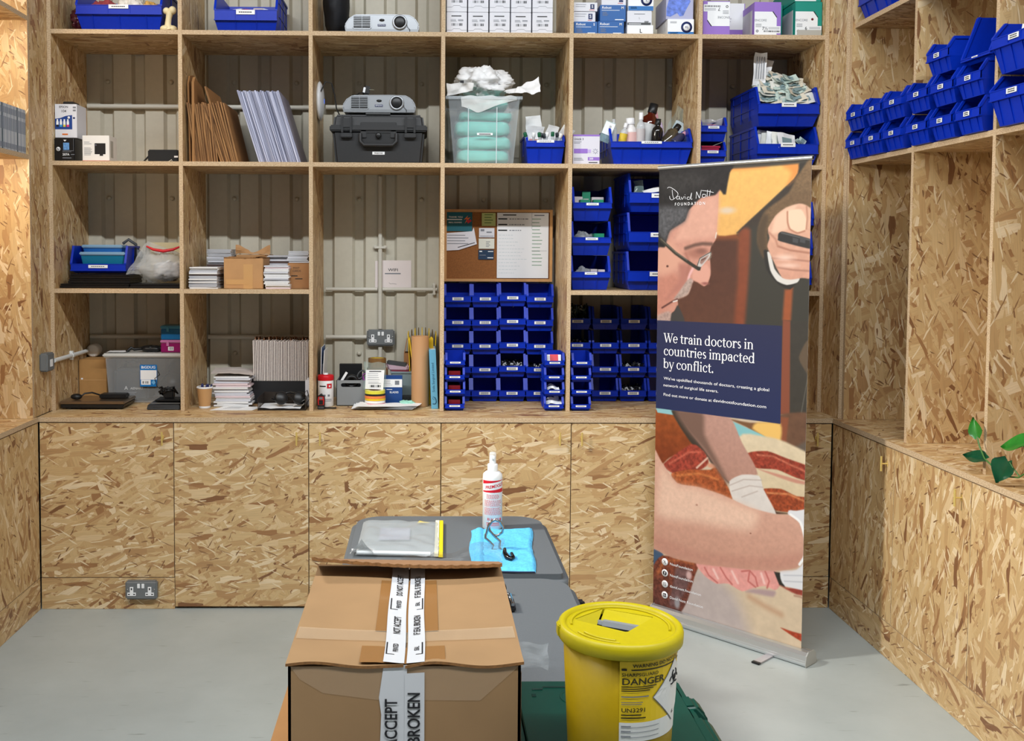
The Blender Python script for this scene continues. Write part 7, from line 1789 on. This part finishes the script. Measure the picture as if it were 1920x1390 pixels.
# ---------------------------------------------------------------- roll-up banner
# the printed picture: flat shapes in millimetres from the lower left corner of the print
PRINT = [
["p",[-144,2136,821,2062,839,1293,-129,1228],[60,52,46],2,0.06,60,None],
["p",[443,1736,748,1752,759,1287,441,1266],[60,58,52],20,0,20,None],
["p",[279,1704,398,1700,402,1514,388,1291,111,1274,82,1390,181,1509],[80,50,40],14,0.05,40,[96,62,48]],
["p",[404,1714,459,1724,454,1516,437,1294,391,1291,402,1514],[128,68,46],16,0.05,40,None],
["p",[619,1477,655,1488,647,1307,609,1304],[152,82,50],10,0.05,40,None],
["p",[281,1727,401,1714,411,1686,269,1687],[128,72,42],16,0,20,None],
["p",[301,2007,687,2002,670,1948,413,1729,396,1708,288,1715,283,1963],[232,182,102],6,0.04,50,[222,170,98]],
["p",[597,1993,672,1991,668,1948,622,1908,638,1955],[236,146,74],18,0,20,None],
["p",[352,1994,545,1993,522,1978,359,1976],[240,160,84],12,0,20,None],
["e",[348,1810],[214,192,166],[36,14],12,0,20],
["p",[672,1998,731,2023,732,1981,669,1943,413,1725,400,1706,395,1714,650,1928],[52,48,44],7,0,20,None],
["p",[364,2009,730,2033,731,2009,673,1990,365,1987],[66,62,56],8,0,20,None],
["p",[728,2012,669,1946,623,1868,526,1805,495,1735,493,1670,521,1610,544,1648,537,1702,556,1756,618,1808,672,1830,736,1809],[126,100,72],8,0.14,110,[98,78,58]],
["p",[493,1670,495,1735,520,1789,541,1777,528,1713,532,1648,521,1610],[84,68,52],14,0,20,None],
["p",[623,1868,734,1872,735,1815,672,1828,618,1806,567,1766,550,1788],[112,88,64],12,0.1,90,None],
["p",[522,1637,540,1637,554,1556,590,1513,625,1498,678,1521,643,1480,591,1500,537,1558],[46,44,42],4,0,20,None],
["p",[538,1631,554,1626,572,1564,610,1527,681,1529,673,1509,628,1498,584,1514,554,1556],[214,210,204],3,0,20,None],
["p",[540,1732,573,1783,618,1814,672,1829,705,1821,736,1783,742,1541,692,1528,642,1520,604,1530,559,1610,538,1656,547,1691],[220,174,148],4,0.05,40,[206,152,130]],
["p",[573,1777,618,1810,663,1822,630,1775,626,1728,586,1712,557,1712],[230,190,164],12,0,20,None],
["p",[633,1802,683,1805,707,1763,702,1720,668,1711,637,1729,628,1770],[238,202,174],5,0,20,None],
["l",[624,1797,626,1754,637,1726,669,1710,700,1718],[176,122,98],7,4,0,20],
["l",[706,1816,711,1774,707,1726],[186,134,110],7,4,0,20],
["l",[587,1656,639,1640,740,1627],[170,118,98],9,5,0,20],
["l",[562,1607,629,1605,740,1594],[172,122,104],8,5,0,20],
["l",[583,1570,652,1560,741,1556],[170,122,104],8,5,0,20],
["e",[617,1610],[236,200,182],[34,10],14,0,20],
["e",[635,1578],[232,194,176],[34,7],12,0,20],
["l",[545,1713,575,1685,584,1658],[182,130,108],8,6,0,20],
["p",[595,1715,615,1715,744,1679,745,1642,594,1677,585,1690,586,1707],[50,49,49],3,0,20,None],
["l",[600,1712,744,1676],[92,92,92],6,3,0,20],
["p",[649,1693,675,1686,672,1668,650,1673],[72,72,74],3,0,20,None],
["p",[680,1693,705,1686,703,1668,681,1673],[72,72,74],3,0,20,None],
["p",[328,1916,308,1889,304,1822,300,1738,296,1687,275,1659,267,1625,272,1568,272,1531,259,1494,241,1482,211,1497,184,1507,176,1475,161,1445,136,1432,107,1421,110,1393,90,1366,76,1353,75,1313,-29,1307,-35,1659,62,1730,149,1815,187,1877],[202,148,130],4,0.06,50,[196,138,120]],
["p",[188,1842,302,1872,300,1738,292,1698,197,1688,83,1683,149,1786],[214,162,142],22,0.04,40,None],
["p",[-4,1499,72,1536,134,1508,155,1457,88,1419,13,1357,-23,1355],[190,128,110],26,0.06,50,None],
["p",[1,1648,63,1683,132,1613,113,1566,45,1530,-12,1540],[212,158,136],26,0,20,None],
["p",[112,1578,180,1567,167,1521,135,1473,81,1442,47,1418,114,1508],[176,118,104],18,0,20,None],
["p",[184,1550,226,1568,252,1579,269,1557,270,1531,257,1497,240,1486,211,1500,184,1509],[214,158,140],8,0,20,None],
["e",[205,1625],[166,112,96],[56,21],16,0,20],
["e",[225,1636],[140,94,82],[26,12],10,0,20],
["l",[145,1648,191,1662,231,1668,275,1666],[110,80,70],17,8,0,20],
["e",[247,1494],[150,92,84],[17,6],6,0,20],
["l",[183,1558,166,1529,162,1509,180,1502],[228,176,172],14,6,0,20],
["l",[146,1624,166,1584,154,1532],[168,112,98],12,9,0,20],
["e",[51,1567],[92,58,50],[6,5],3,0,20],
["p",[184,1507,176,1475,161,1444,136,1430,105,1421,89,1422,115,1455,148,1497,168,1515],[172,150,140],7,0.16,90,None],
["p",[-29,1307,4,1343,58,1364,77,1353,76,1313],[174,146,136],8,0.16,90,None],
["l",[26,1378,75,1406,105,1420],[96,58,54],9,4,0,20],
["l",[85,1408,105,1414],[224,214,208],7,3,0,20],
["p",[110,1393,148,1317,75,1313,76,1352,92,1366],[66,62,60],5,0,20,None],
["p",[-41,2016,358,2009,357,1970,348,1925,340,1879,329,1879,311,1899,288,1878,220,1869,157,1815,137,1769,63,1728,45,1683,36,1653,7,1653,-35,1648],[36,34,35],6,0.22,70,None],
["p",[4,1837,128,1833,157,1815,137,1770,63,1730,38,1683,-1,1719,-2,1790],[84,84,87],22,0.25,80,None],
["p",[-5,1978,185,1980,251,1942,160,1895,38,1900],[50,48,48],30,0.25,60,None],
["l",[5,1694,91,1627,153,1590,212,1557],[58,54,46],17,3,0,20],
["l",[14,1690,98,1627,153,1596],[110,104,92],5,3,0,20],
["p",[206,1574,218,1604,245,1621,272,1632,276,1622,248,1590,221,1563],[196,190,186],3,0,20,None],
["p",[218,1584,225,1601,249,1613,262,1618,245,1595,227,1578],[150,116,106],5,0,20,None],
["l",[206,1573,218,1604,272,1632],[70,66,62],4,2,0,20],
["l",[226,1596,245,1604],[90,64,58],5,3,0,20],
["p",[200,1570,225,1565,220,1550,203,1557],[50,48,44],4,0,20,None],
["l",[272,1628,272,1608,261,1596],[120,112,100],5,2,0,20],
["l",[298,1715,294,1693],[222,216,206],5,3,0,20],
["p",[598,1353,756,1353,768,868,602,866],[62,58,52],4,0.05,40,None],
["p",[614,1354,647,1351,653,895,610,894],[132,74,54],5,0,20,None],
["p",[718,1273,758,1276,762,1104,707,1164,687,1206],[96,80,64],5,0,20,None],
["l",[696,901,704,989,726,1122],[96,92,84],4,3,0,20],
["p",[-120,916,790,974,815,-88,-102,-194],[206,186,162],2,0.05,30,None],
["p",[748,312,805,326,813,-24,203,-43,228,230,432,193],[212,190,162],40,0.05,30,None],
["p",[-27,-80,238,232,414,162,492,-4,341,-21],[186,172,168],60,0.04,30,None],
["p",[596,958,790,982,794,809,685,828,612,850],[104,74,56],8,0.08,40,None],
["p",[614,952,648,953,640,850,613,852],[136,78,54],8,0,20,None],
["p",[677,835,791,911,794,785],[96,84,74],12,0,20,None],
["p",[375,914,473,910,610,923,613,850,546,855,455,890],[120,84,56],6,0,20,None],
["p",[509,916,613,923,613,850,555,854,487,886],[232,186,104],10,0,20,None],
["p",[388,903,418,898,555,856,437,836,400,858],[132,188,192],4,0,20,None],
["p",[419,839,546,861,638,851,794,785,799,580,481,517],[216,198,168],8,0.05,40,[204,184,150]],
["p",[466,779,556,801,639,785,795,754,796,702,688,710,602,730,495,722],[146,60,44],4,0.28,90,None],
["l",[512,778,583,783,653,762,738,740],[196,108,84],8,6,0.2,90],
["p",[513,719,602,713,688,704,796,694,688,688,593,702],[196,140,120],5,0,20,None],
["p",[533,634,621,653,690,635,798,643,799,580,691,565,570,560],[152,70,40],4,0.28,90,None],
["l",[560,625,656,637,741,616],[206,130,84],8,6,0.2,90],
["p",[552,581,605,554,674,559,597,540],[70,46,36],8,0,20,None],
["p",[-44,925,88,918,115,872,208,779,77,698,35,664,-40,707],[158,82,38],6,0.12,40,[120,54,28]],
["p",[-1,917,96,920,108,896,10,897],[142,192,198],3,0,20,None],
["p",[83,915,150,908,277,789,377,668,405,621,328,672,258,743,198,774,136,840],[64,54,46],6,0,20,None],
["p",[46,666,190,778,258,752,279,703,210,653,99,630],[150,62,48],5,0.3,80,None],
["l",[77,671,179,740,238,749],[190,96,76],9,7,0.2,80],
["l",[220,676,273,728],[216,176,156],10,4,0,20],
["p",[88,628,170,659,289,679,308,703,357,647,394,585,387,558,232,564,110,587],[164,84,46],5,0.28,80,None],
["l",[120,624,230,652,328,642],[196,116,66],10,8,0.2,80],
["e",[293,697],[210,150,120],[21,10],6,0,20],
["p",[124,918,255,925,382,918,438,821,515,697,378,640,258,760,177,836],[186,144,130],5,0.05,70,[178,134,118]],
["p",[104,919,245,924,257,830,327,719,378,640,357,643,258,759,167,835],[120,92,80],20,0,20,None],
["p",[382,643,441,682,521,690,543,637,606,534,508,522,401,570],[216,208,202],4,0.03,40,None],
["l",[384,626,450,663,532,674],[186,172,164],5,4,0,20],
["l",[396,603,478,641,540,645],[186,172,164],5,4,0,20],
["l",[443,586,515,624],[186,172,164],5,4,0,20],
["p",[-44,267,5,264,53,247,-10,173,-53,163],[66,88,116],5,0,20,None],
["p",[-9,164,48,243,233,257,217,183,183,68,146,2,90,-7,-28,3],[128,64,44],5,0.35,90,[96,56,48]],
["p",[122,205,201,205,175,110,120,24,89,29,110,139],[108,78,76],10,0.25,60,None],
["e",[130,45],[150,146,150],[14,27],8,0,20],
["e",[189,185],[206,170,166],[14,19],8,0,20],
["l",[23,154,54,216,137,244,208,243],[170,96,58],14,10,0.3,90],
["p",[224,248,355,267,486,284,604,306,624,248,604,223,559,229,515,212,453,179,385,196,328,182,269,202],[228,158,150],4,0.06,60,None],
["l",[268,239,290,209,333,187],[188,100,94],7,5,0,20],
["l",[346,257,375,221,404,198],[188,100,94],7,5,0,20],
["l",[486,274,480,230,515,213],[188,100,94],7,5,0,20],
["l",[449,265,486,278,514,255,524,220],[188,100,94],7,5,0,20],
["l",[558,291,577,254,568,223],[188,100,94],7,5,0,20],
["l",[403,254,432,210],[246,206,198],10,7,0,20],
["l",[312,241,335,207],[246,206,198],10,7,0,20],
["l",[540,278,555,240],[246,206,198],10,7,0,20],
["p",[506,203,604,219,596,192,524,186,470,181],[176,150,150],10,0,20,None],
["p",[597,300,630,302,649,245,622,250],[48,46,42],4,0,20,None],
["p",[622,249,664,247,806,283,807,243,699,229],[152,66,54],6,0.15,60,None],
["p",[653,558,691,575,799,592,806,283,648,251,625,307,696,331,729,389],[222,222,226],4,0,20,None],
["l",[642,295,731,315],[188,190,198],5,4,0,20],
["l",[645,271,736,289],[188,190,198],5,4,0,20],
["p",[-52,760,-3,729,37,672,120,591,231,592,349,579,480,549,597,543,666,552,705,529,727,461,727,388,696,339,611,307,486,282,365,265,238,248,106,244,21,261,-44,294],[216,172,152],5,0.05,60,[196,146,126]],
["p",[36,637,120,580,232,582,378,557,517,532,482,450,234,433,18,426],[228,190,168],40,0.05,60,None],
["p",[21,267,238,258,486,289,611,312,696,347,712,401,521,341,237,302,-12,328],[192,140,122],26,0.05,60,None],
["l",[666,554,709,530,730,470,730,397,709,356],[244,244,244],12,3,0,20],
["e",[487,438],[140,90,76],[4,3],2,0,20],
["e",[223,510],[178,130,112],[5,4],3,0,20],
["l",[690,221,716,223,758,210],[170,130,110],7,5,0,20],
["l",[488,164,561,142,632,127],[196,160,130],26,20,0,20],
["p",[632,71,685,70,811,72,812,40,720,41],[172,68,42],4,0.2,60,None],
["p",[-50,1319,611,1329,613,923,-43,916],[44,47,78],1.5,0.015,200,[40,48,86]]
]
BW, BH = 724, 2005
def paint_print(nx, nz):
    xs = np.linspace(0, BW, nx); zs = np.linspace(0, BH, nz)
    img = np.zeros((nz, nx, 3)); rng = np.random.default_rng(4)
    def vnoise(x, z, n):
        out = 0
        for k, w in ((1, .65), (2.3, .35)):
            s = BW/(n*k); g = rng.random((int(BH/s)+3, int(BW/s)+3))
            u, v = x/s, z/s; i, j = np.floor(u).astype(int), np.floor(v).astype(int); fu, fv = u-i, v-j
            i = np.clip(i, 0, g.shape[1]-2); j = np.clip(j, 0, g.shape[0]-2)
            out = out+w*((g[j, i]*(1-fu)+g[j, i+1]*fu)*(1-fv)+(g[j+1, i]*(1-fu)+g[j+1, i+1]*fu)*fv)
        return out*2-1
    for op in PRINT:
        kind, pts, col = op[0], op[1], op[2]
        P = np.array(pts, float).reshape(-1, 2)
        if kind != 'e' and len(P) > 4:                      # round the outline through its points
            cl = kind == 'p'; n_ = len(P); Q = []
            for k in range(n_ if cl else n_-1):
                p0, p1, p2, p3 = [P[(k+d) % n_] if cl else P[min(max(k+d, 0), n_-1)] for d in (-1, 0, 1, 2)]
                if np.hypot(*(p2-p1)) < 12: Q.append(p1); continue
                for u in (0, .25, .5, .75):
                    Q.append(p1+.62*(.5*((p2-p0)*u+(2*p0-5*p1+4*p2-p3)*u*u+(3*p1-p0-3*p2+p3)*u**3))+.38*(p2-p1)*u)
            P = np.array(Q+([] if cl else [P[-1]]))
        if kind == 'p': pad, fe, no, ns, c2 = op[3]*1.5+2, op[3], op[4], op[5], op[6]
        elif kind == 'l': pad, fe, no, ns, c2 = op[3]+op[4]*1.5+2, op[4], op[5], op[6], None
        else: pad, fe, no, ns, c2 = max(op[3])+op[4]*1.5, op[4], op[5], op[6], None
        a, c = P.min(0)-pad, P.max(0)+pad
        i0, i1 = np.searchsorted(xs, a[0]), np.searchsorted(xs, c[0]); j0, j1 = np.searchsorted(zs, a[1]), np.searchsorted(zs, c[1])
        if i1 <= i0 or j1 <= j0: continue
        X, Z = np.meshgrid(xs[i0:i1], zs[j0:j1])
        if kind == 'e':
            rx, rz = op[3]; d = (np.hypot((X-P[0, 0])/max(rx, 1), (Z-P[0, 1])/max(rz, 1))-1)*min(rx, rz)
        else:
            n = len(P); d2 = np.full(X.shape, 1e12); ins = np.zeros(X.shape, bool)
            for k in range(n if kind == 'p' else n-1):
                p, q = P[k], P[(k+1) % n]; e = q-p; L = max(e @ e, 1e-9)
                t = np.clip(((X-p[0])*e[0]+(Z-p[1])*e[1])/L, 0, 1)
                d2 = np.minimum(d2, (X-p[0]-t*e[0])**2+(Z-p[1]-t*e[1])**2)
                if kind == 'p' and p[1] != q[1]:
                    ins ^= ((p[1] > Z) != (q[1] > Z)) & (X < (q[0]-p[0])*(Z-p[1])/(q[1]-p[1])+p[0])
            d = np.sqrt(d2)
            d = np.where(ins, -d, d) if kind == 'p' else d-op[3]*.88/2
        al = np.clip(.5-d/(2*fe*.88+.01), 0, 1); al = al*al*(3-2*al)
        cc = np.array(col, float)[None, None, :]*np.ones(X.shape+(1,))
        if c2:
            zz = (Z-P[:, 1].min())/max(1, np.ptp(P[:, 1])); cc = np.array(c2, float)*(1-zz[..., None])+np.array(col, float)*zz[..., None]
        if no: cc = cc*(1+no*vnoise(X, Z, ns))[..., None]
        img[j0:j1, i0:i1] = img[j0:j1, i0:i1]*(1-al[..., None])+cc*al[..., None]
    return np.clip(img, 0, 255)/255

BAN_RZ = math.atan2(-.741, .671)
t = thing('roll_up_banner', 'tall printed roll up banner of a charity standing in front of the right hand cabinets', 'banner', (2.8597, -.1042, 0), BAN_RZ)
t['label'] = 'tall printed roll up banner with a dark blue text panel standing on the floor'
ALU = mat('brushed_aluminium', (200, 204, 206), .3, .75)
NX, NZ = 290, 800
img = paint_print(NX, NZ)*np.array([.91, .91, .91])
def bx_(i): return -.022+BW/1000*i/(NX-1)
def bz_(j): return .047+BH/1000*j/(NZ-1)
me = bpy.data.meshes.new('printed_panel')
X, Z = np.meshgrid(np.linspace(-.022, .702, NX), np.linspace(.047, 2.052, NZ))
co = np.stack([X, np.zeros_like(X), Z], -1).reshape(-1, 3)
idx = np.arange(NX*NZ).reshape(NZ, NX)
fc = np.stack([idx[:-1, :-1], idx[:-1, 1:], idx[1:, 1:], idx[1:, :-1]], -1).reshape(-1, 4)
me.vertices.add(len(co)); me.vertices.foreach_set('co', co.ravel())
me.loops.add(fc.size); me.loops.foreach_set('vertex_index', fc.ravel().astype(np.int32))
me.polygons.add(len(fc)); me.polygons.foreach_set('loop_start', np.arange(0, fc.size, 4, dtype=np.int32))
me.update()
at_ = me.color_attributes.new('print_colour', 'FLOAT_COLOR', 'POINT')
li = np.where(img <= .04045, img/12.92, ((img+.055)/1.055)**2.4).reshape(-1, 3)
at_.data.foreach_set('color', np.concatenate([li, np.ones((len(li), 1))], 1).astype(np.float32).ravel())
m_, nt_, b_ = nodes_of('banner_print')
an = N(nt_, 'ShaderNodeAttribute', attribute_name='print_colour'); nt_.links.new(an.outputs['Color'], b_.inputs['Base Color'])
b_.inputs['Roughness'].default_value = .55; b_.inputs['Specular IOR Level'].default_value = .2
me.materials.append(m_)
panel = bpy.data.objects.new('printed_panel', me); COL.objects.link(panel); panel.parent = t
b = MB(mat('banner_back', (210, 210, 208), .6)); b.box(-.022, .0006, .047, .702, .0012, 2.052); b.build('banner_backing', t)
b = MB(ALU); b.tube([(-.026, .002, 2.058), (.706, .002, 2.058)], .0095, seg=16); b.build('top_rail', t)
b = MB(BLACK); b.tube([(.7055, .002, 2.058), (.7075, .002, 2.058)], .006, seg=12); b.build('rail_cap', t)
b = MB(ALU); b.tube([(.34, .03, .05), (.34, .022, 2.05)], .008, seg=10); b.build('support_pole', t)
b = MB(ALU)
pf = [(-.040, .004), (-.043, .012), (-.043, .020), (-.040, .022), (-.040, .026), (-.036, .046), (-.022, .056), (-.003, .058), (-.003, .050), (.003, .050), (.003, .058), (.022, .056), (.036, .046), (.043, .02), (.040, .004)]
b.prism(pf, 'x', -.012, .741); b.build('base_cassette', t)
for x0_, x1_ in ((-.016, -.012), (.741, .746)):
    b = MB(mat('aluminium_end', (186, 188, 186), .4, .5)); b.prism([(-.043, .002), (-.046, .016), (-.040, .046), (-.024, .060), (.024, .060), (.040, .046), (.046, .016), (.043, .002)], 'x', x0_, x1_); b.build('end_cap', t, bevel=.001)
for x in (.14, .585):
    b = MB(mat('grey_foot_bar', (176, 172, 176), .4, .4)); b.box(x-.016, -.150, .001, x+.016, .12, .007); f = b.build('swing_foot', t)
    b = MB(BLACK); b.box(x-.0175, -.158, .0, x+.0175, -.140, .0085); b.build('foot_tip', f, bevel=.002)
# lettering
def M(mmx): return -.022+mmx/1000
def MZ(mmz): return .047+mmz/1000
LT = mat('banner_white_ink', (236, 236, 240), .5)
def serif(b, txt, xh, x, z, y, sx=1.0):
    """old style serif letters drawn from stems, bars and rings; returns the end position"""
    S = .205; T = .085; SH = .075
    def quad(pts): b.add([(x+p[0]*xh*sx, y, z+p[1]*xh) for p in pts], [(0, 1, 2, 3)])
    def stem(c, a, e, foot=True, head=False, w=S):
        quad([(c-w/2, a), (c+w/2, a), (c+w/2, e), (c-w/2, e)])
        if foot: quad([(c-w/2-.1, a), (c+w/2+.1, a), (c+w/2+.1, a+SH), (c-w/2-.1, a+SH)])
        if head: quad([(c-w/2-.13, e-.12), (c-w/2+.02, e-.09), (c-w/2+.02, e), (c-w/2-.13, e-.05)])
    def bar(p, q, w):
        d = Vector((q[0]-p[0], q[1]-p[1])); d.normalize(); n = (-d.y*w/2, d.x*w/2)
        quad([(p[0]-n[0], p[1]-n[1]), (q[0]-n[0], q[1]-n[1]), (q[0]+n[0], q[1]+n[1]), (p[0]+n[0], p[1]+n[1])])
    def ring(cx, cy, rx, ry, a0=0, a1=360, th=S, tn=T, n=26):
        P = []
        for i in range(n+1):
            a = math.radians(a0+(a1-a0)*i/n); k = tn+(th-tn)*abs(math.cos(a))**1.3
            P += [(x+(cx+rx*math.cos(a))*xh*sx, y, z+(cy+ry*math.sin(a))*xh), (x+(cx+(rx-k)*math.cos(a))*xh*sx, y, z+(cy+(ry-k*.9)*math.sin(a))*xh)]
        b.add(P, [(2*i, 2*i+2, 2*i+3, 2*i+1) for i in range(n)])
    def dot(cx, cy, r): 
        P = [(x+(cx+r*math.cos(k*PI/8))*xh*sx, y, z+(cy+r*math.sin(k*PI/8))*xh) for k in range(16)]; b.add(P, [tuple(range(16))])
    for ch in txt:
        if ch == ' ': adv = .42
        elif ch == 'i': stem(.28, 0, 1, True, True); dot(.28, 1.36, .13); adv = .56
        elif ch == 'l': stem(.28, 0, 1.52, True, True); adv = .56
        elif ch == 'n': stem(.28, 0, 1, True, True); ring(.60, .62, .42, .40, 0, 165); stem(.915, 0, .64); adv = 1.2
        elif ch == 'm': stem(.28, 0, 1, True, True); ring(.58, .62, .39, .40, 0, 165); stem(.868, 0, .64); ring(1.18, .62, .40, .40, 0, 165); stem(1.475, 0, .64); adv = 1.76
        elif ch == 'u': stem(.26, .36, 1, False, True); ring(.58, .38, .42, .40, 195, 345); stem(.90, 0, 1, True, True); adv = 1.2
        elif ch == 'r': stem(.28, 0, 1, True, True); ring(.62, .70, .30, .31, 60, 170, .16, .12); dot(.76, .87, .115); adv = .86
        elif ch == 't': stem(.34, .2, 1.28, False); bar((.06, .955), (.68, .955), .09); ring(.52, .24, .285, .26, 180, 310, .19, .1); adv = .74
        elif ch == 'a': stem(.76, 0, .72, False); quad([(.72, 0), (.98, .03), (.98, .10), (.84, .12)]); ring(.50, .70, .36, .31, 0, 150, .2, .09); dot(.25, .76, .115); ring(.42, .29, .33, .31, 60, 330, .19, .08); bar((.50, .58), (.70, .60), .09); adv = 1.02
        elif ch == 'e': ring(.54, .5, .46, .52, 0, 318); bar((.16, .53), (.98, .53), .085); adv = 1.04
        elif ch == 'o': ring(.57, .5, .51, .52); adv = 1.14
        elif ch == 'c': ring(.55, .5, .47, .52, 42, 318); dot(.84, .78, .12); adv = .98
        elif ch == 'd': ring(.52, .5, .46, .52, 40, 320); stem(.90, .0, 1.52, False, True); quad([(.86, 0), (1.12, .02), (1.12, .09), (.98, .12)]); adv = 1.2
        elif ch == 'b': stem(.26, .05, 1.52, False, True); ring(.64, .5, .46, .52, -140, 140); adv = 1.16
        elif ch == 'p': stem(.28, -.46, 1, True, True); ring(.66, .5, .46, .52, -140, 140); adv = 1.18
        elif ch == 's': ring(.42, .735, .30, .275, 40, 250, .18, .10); ring(.42, .265, .32, .275, -140, 70, .18, .10); bar((.30, .56), (.56, .44), .17); adv = .84
        elif ch == 'y': bar((.16, .97), (.56, .02), .2); bar((.94, .97), (.46, -.30), .085); ring(.34, -.30, .16, .16, 190, 360, .09, .1); dot(.22, -.34, .11); bar((.0, .96), (.36, .96), .07); bar((.76, .96), (1.08, .96), .07); adv = 1.08
        elif ch == 'f': stem(.32, 0, 1.22, True); ring(.56, 1.2, .34, .32, 55, 180, .2, .1); dot(.70, 1.40, .11); bar((.06, .955), (.66, .955), .09); adv = .72
        elif ch == 'W':
            bar((.18, 1.40), (.60, .02), .2); bar((.60, .02), (1.02, 1.40), .085); bar((.92, 1.40), (1.34, .02), .2); bar((1.34, .02), (1.76, 1.40), .085)
            for c in (.18, .95, 1.76): bar((c-.22, 1.40), (c+.22, 1.40), .075)
            adv = 1.84
        elif ch == '.': dot(.22, .12, .145); adv = .5
        else: adv = .6
        x += adv*xh*sx
    return x
tmp = MB(LT); w1 = serif(tmp, 'We train doctors in', 1, 0, 0, 0)
SXH = .0295; sxx = .448/(w1*SXH)
b = MB(LT); yt = -.0016
for s_, mx_, mz_ in (('We train doctors in', 42, 1222), ('countries impacted', 42, 1164), ('by conflict.', 41, 1105)):
    serif(b, s_, SXH, M(mx_)-.004, MZ(mz_), yt, sxx)
b.build('heading_lettering', panel)
def fit(b, txt, mx0, mx1, mz, cap, off=0, my=0):
    q = MB(LT); q.text(txt, 1, (0, 0, 0), m=LT, align='LEFT', off=off/cap if cap else 0)
    xa = [p[0] for p in q.v]; za = [p[2] for p in q.v]; wq = max(xa)-min(xa)
    zb0 = -.36 if 0 else None
    sx_ = (mx1-mx0)/1000/wq; b.add([(M(mx0)+(p[0]-min(xa))*sx_, yt, MZ(mz)+(p[2])*cap) for p in q.v], q.f)
b = MB(LT)
fit(b, "We've upskilled thousands of doctors, creating a global", 41, 560, 1058, .0185)
b.build('body_lettering', panel); b = MB(LT)
fit(b, 'network of surgical life savers.', 41, 321, 1027, .0185)
b.build('body_lettering', panel); b = MB(LT)
fit(b, 'Find out more or donate at ', 42, 290, 984, .0185)
b.build('body_lettering', panel); b = MB(LT)
fit(b, 'davidnottfoundation.com', 297, 548, 985.5, .0185, .00012)
b.build('body_lettering', panel)
b = MB(LT); fit(b, 'F O U N D A T I O N', 87, 240, 1844, .0185, .0001)
b.build('foundation_lettering', panel)
b = MB(LT)
def stroke(fl, w=.0011):
    P = [Vector((M(fl[i]), yt, MZ(fl[i+1]))) for i in range(0, len(fl), 2)]
    # smooth through the points
    Q = []
    for i in range(len(P)-1):
        p0, p1, p2, p3 = P[max(i-1, 0)], P[i], P[i+1], P[min(i+2, len(P)-1)]
        for k in range(6):
            u = k/6; Q.append(.5*((2*p1)+(p2-p0)*u+(2*p0-5*p1+4*p2-p3)*u*u+(3*p1-p0-3*p2+p3)*u**3))
    Q.append(P[-1]); b.tube(Q, w, seg=6)
for fl in ([46, 1917, 53, 1922, 72, 1916, 100, 1895, 97, 1880, 73, 1865, 61, 1870, 58, 1882], [71, 1910, 74, 1887, 81, 1867], [107, 1880, 97, 1877, 96, 1869, 104, 1866, 110, 1874, 109, 1879, 111, 1868, 117, 1865], [119, 1876, 125, 1865, 133, 1878],
           [138, 1878, 140, 1866], [138, 1886, 139, 1884], [162, 1873, 152, 1874, 149, 1867, 157, 1863, 165, 1869, 172, 1892, 169, 1865, 176, 1865], [195, 1866, 197, 1896], [197, 1896, 212, 1867], [212, 1867, 221, 1903],
           [234, 1884, 227, 1882, 227, 1872, 236, 1869, 244, 1876, 240, 1883, 233, 1882], [252, 1902, 250, 1871], [265, 1901, 262, 1874], [225, 1900, 252, 1896, 282, 1889]): stroke(fl)
b.build('signature_lettering', panel)
b = MB(LT)
fit(b, 'NottFoundation', 90, 209, 214, .0165); fit(b, 'NottFoundation', 91, 210, 162, .0165); fit(b, 'david.nott.foundation', 91, 253, 112, .0165); fit(b, 'David Nott Foundation', 92, 264, 60, .0165)
b.build('handle_lettering', panel)
IK = mat('icon_ink', (40, 36, 44), .5)
for k, (mx_, mz_) in enumerate(((62, 217), (63, 166), (64, 115), (64, 64))):
    b = MB(LT); c_ = (M(mx_), -.0013, MZ(mz_))
    b.at(c_, (PI/2, 0, 0)).lathe([(.0165, 0), (.0165, .0006), (0, .0006)], seg=32); b.reset(); ico = b.build('social_icon', panel)
    b = MB(IK, LT); y_ = -.0026; b.M = Matrix.Translation(Vector((c_[0], 0, c_[2])))
    if k == 0:
        b.poly([(-.0075, y_, .008), (-.0035, y_, .008), (.0075, y_, -.008), (.0035, y_, -.008)]); b.poly([(.0055, y_, .008), (.007, y_, .008), (-.0055, y_, -.008), (-.007, y_, -.008)])
    elif k == 1:
        b.at((c_[0], y_+.0004, c_[2]), (PI/2, 0, 0)).lathe([(.0105, 0), (.0105, .0003), (0, .0003)], seg=24); b.M = Matrix.Translation(Vector((c_[0], 0, c_[2]))); b.text('f', .022, (.0005, y_-.0004, -.001), m=LT, off=.0006)
    elif k == 2:
        for x0_, z0_, x1_, z1_ in ((-.008, .0065, .008, .008), (-.008, -.008, .008, -.0065), (-.008, -.008, -.0065, .008), (.0065, -.008, .008, .008)): b.box(x0_, y_, z0_, x1_, y_+.0003, z1_)
        b.tube([(.0038*math.cos(a), y_, .0038*math.sin(a)) for a in [k_*PI/8 for k_ in range(16)]], .0006, seg=5, closed=True)
    else:
        b.box(-.008, y_, -.008, .008, y_+.0003, .008); b.text('in', .014, (0, y_-.0004, .0005), m=LT, off=.0004)
    b.build('icon_mark', ico)
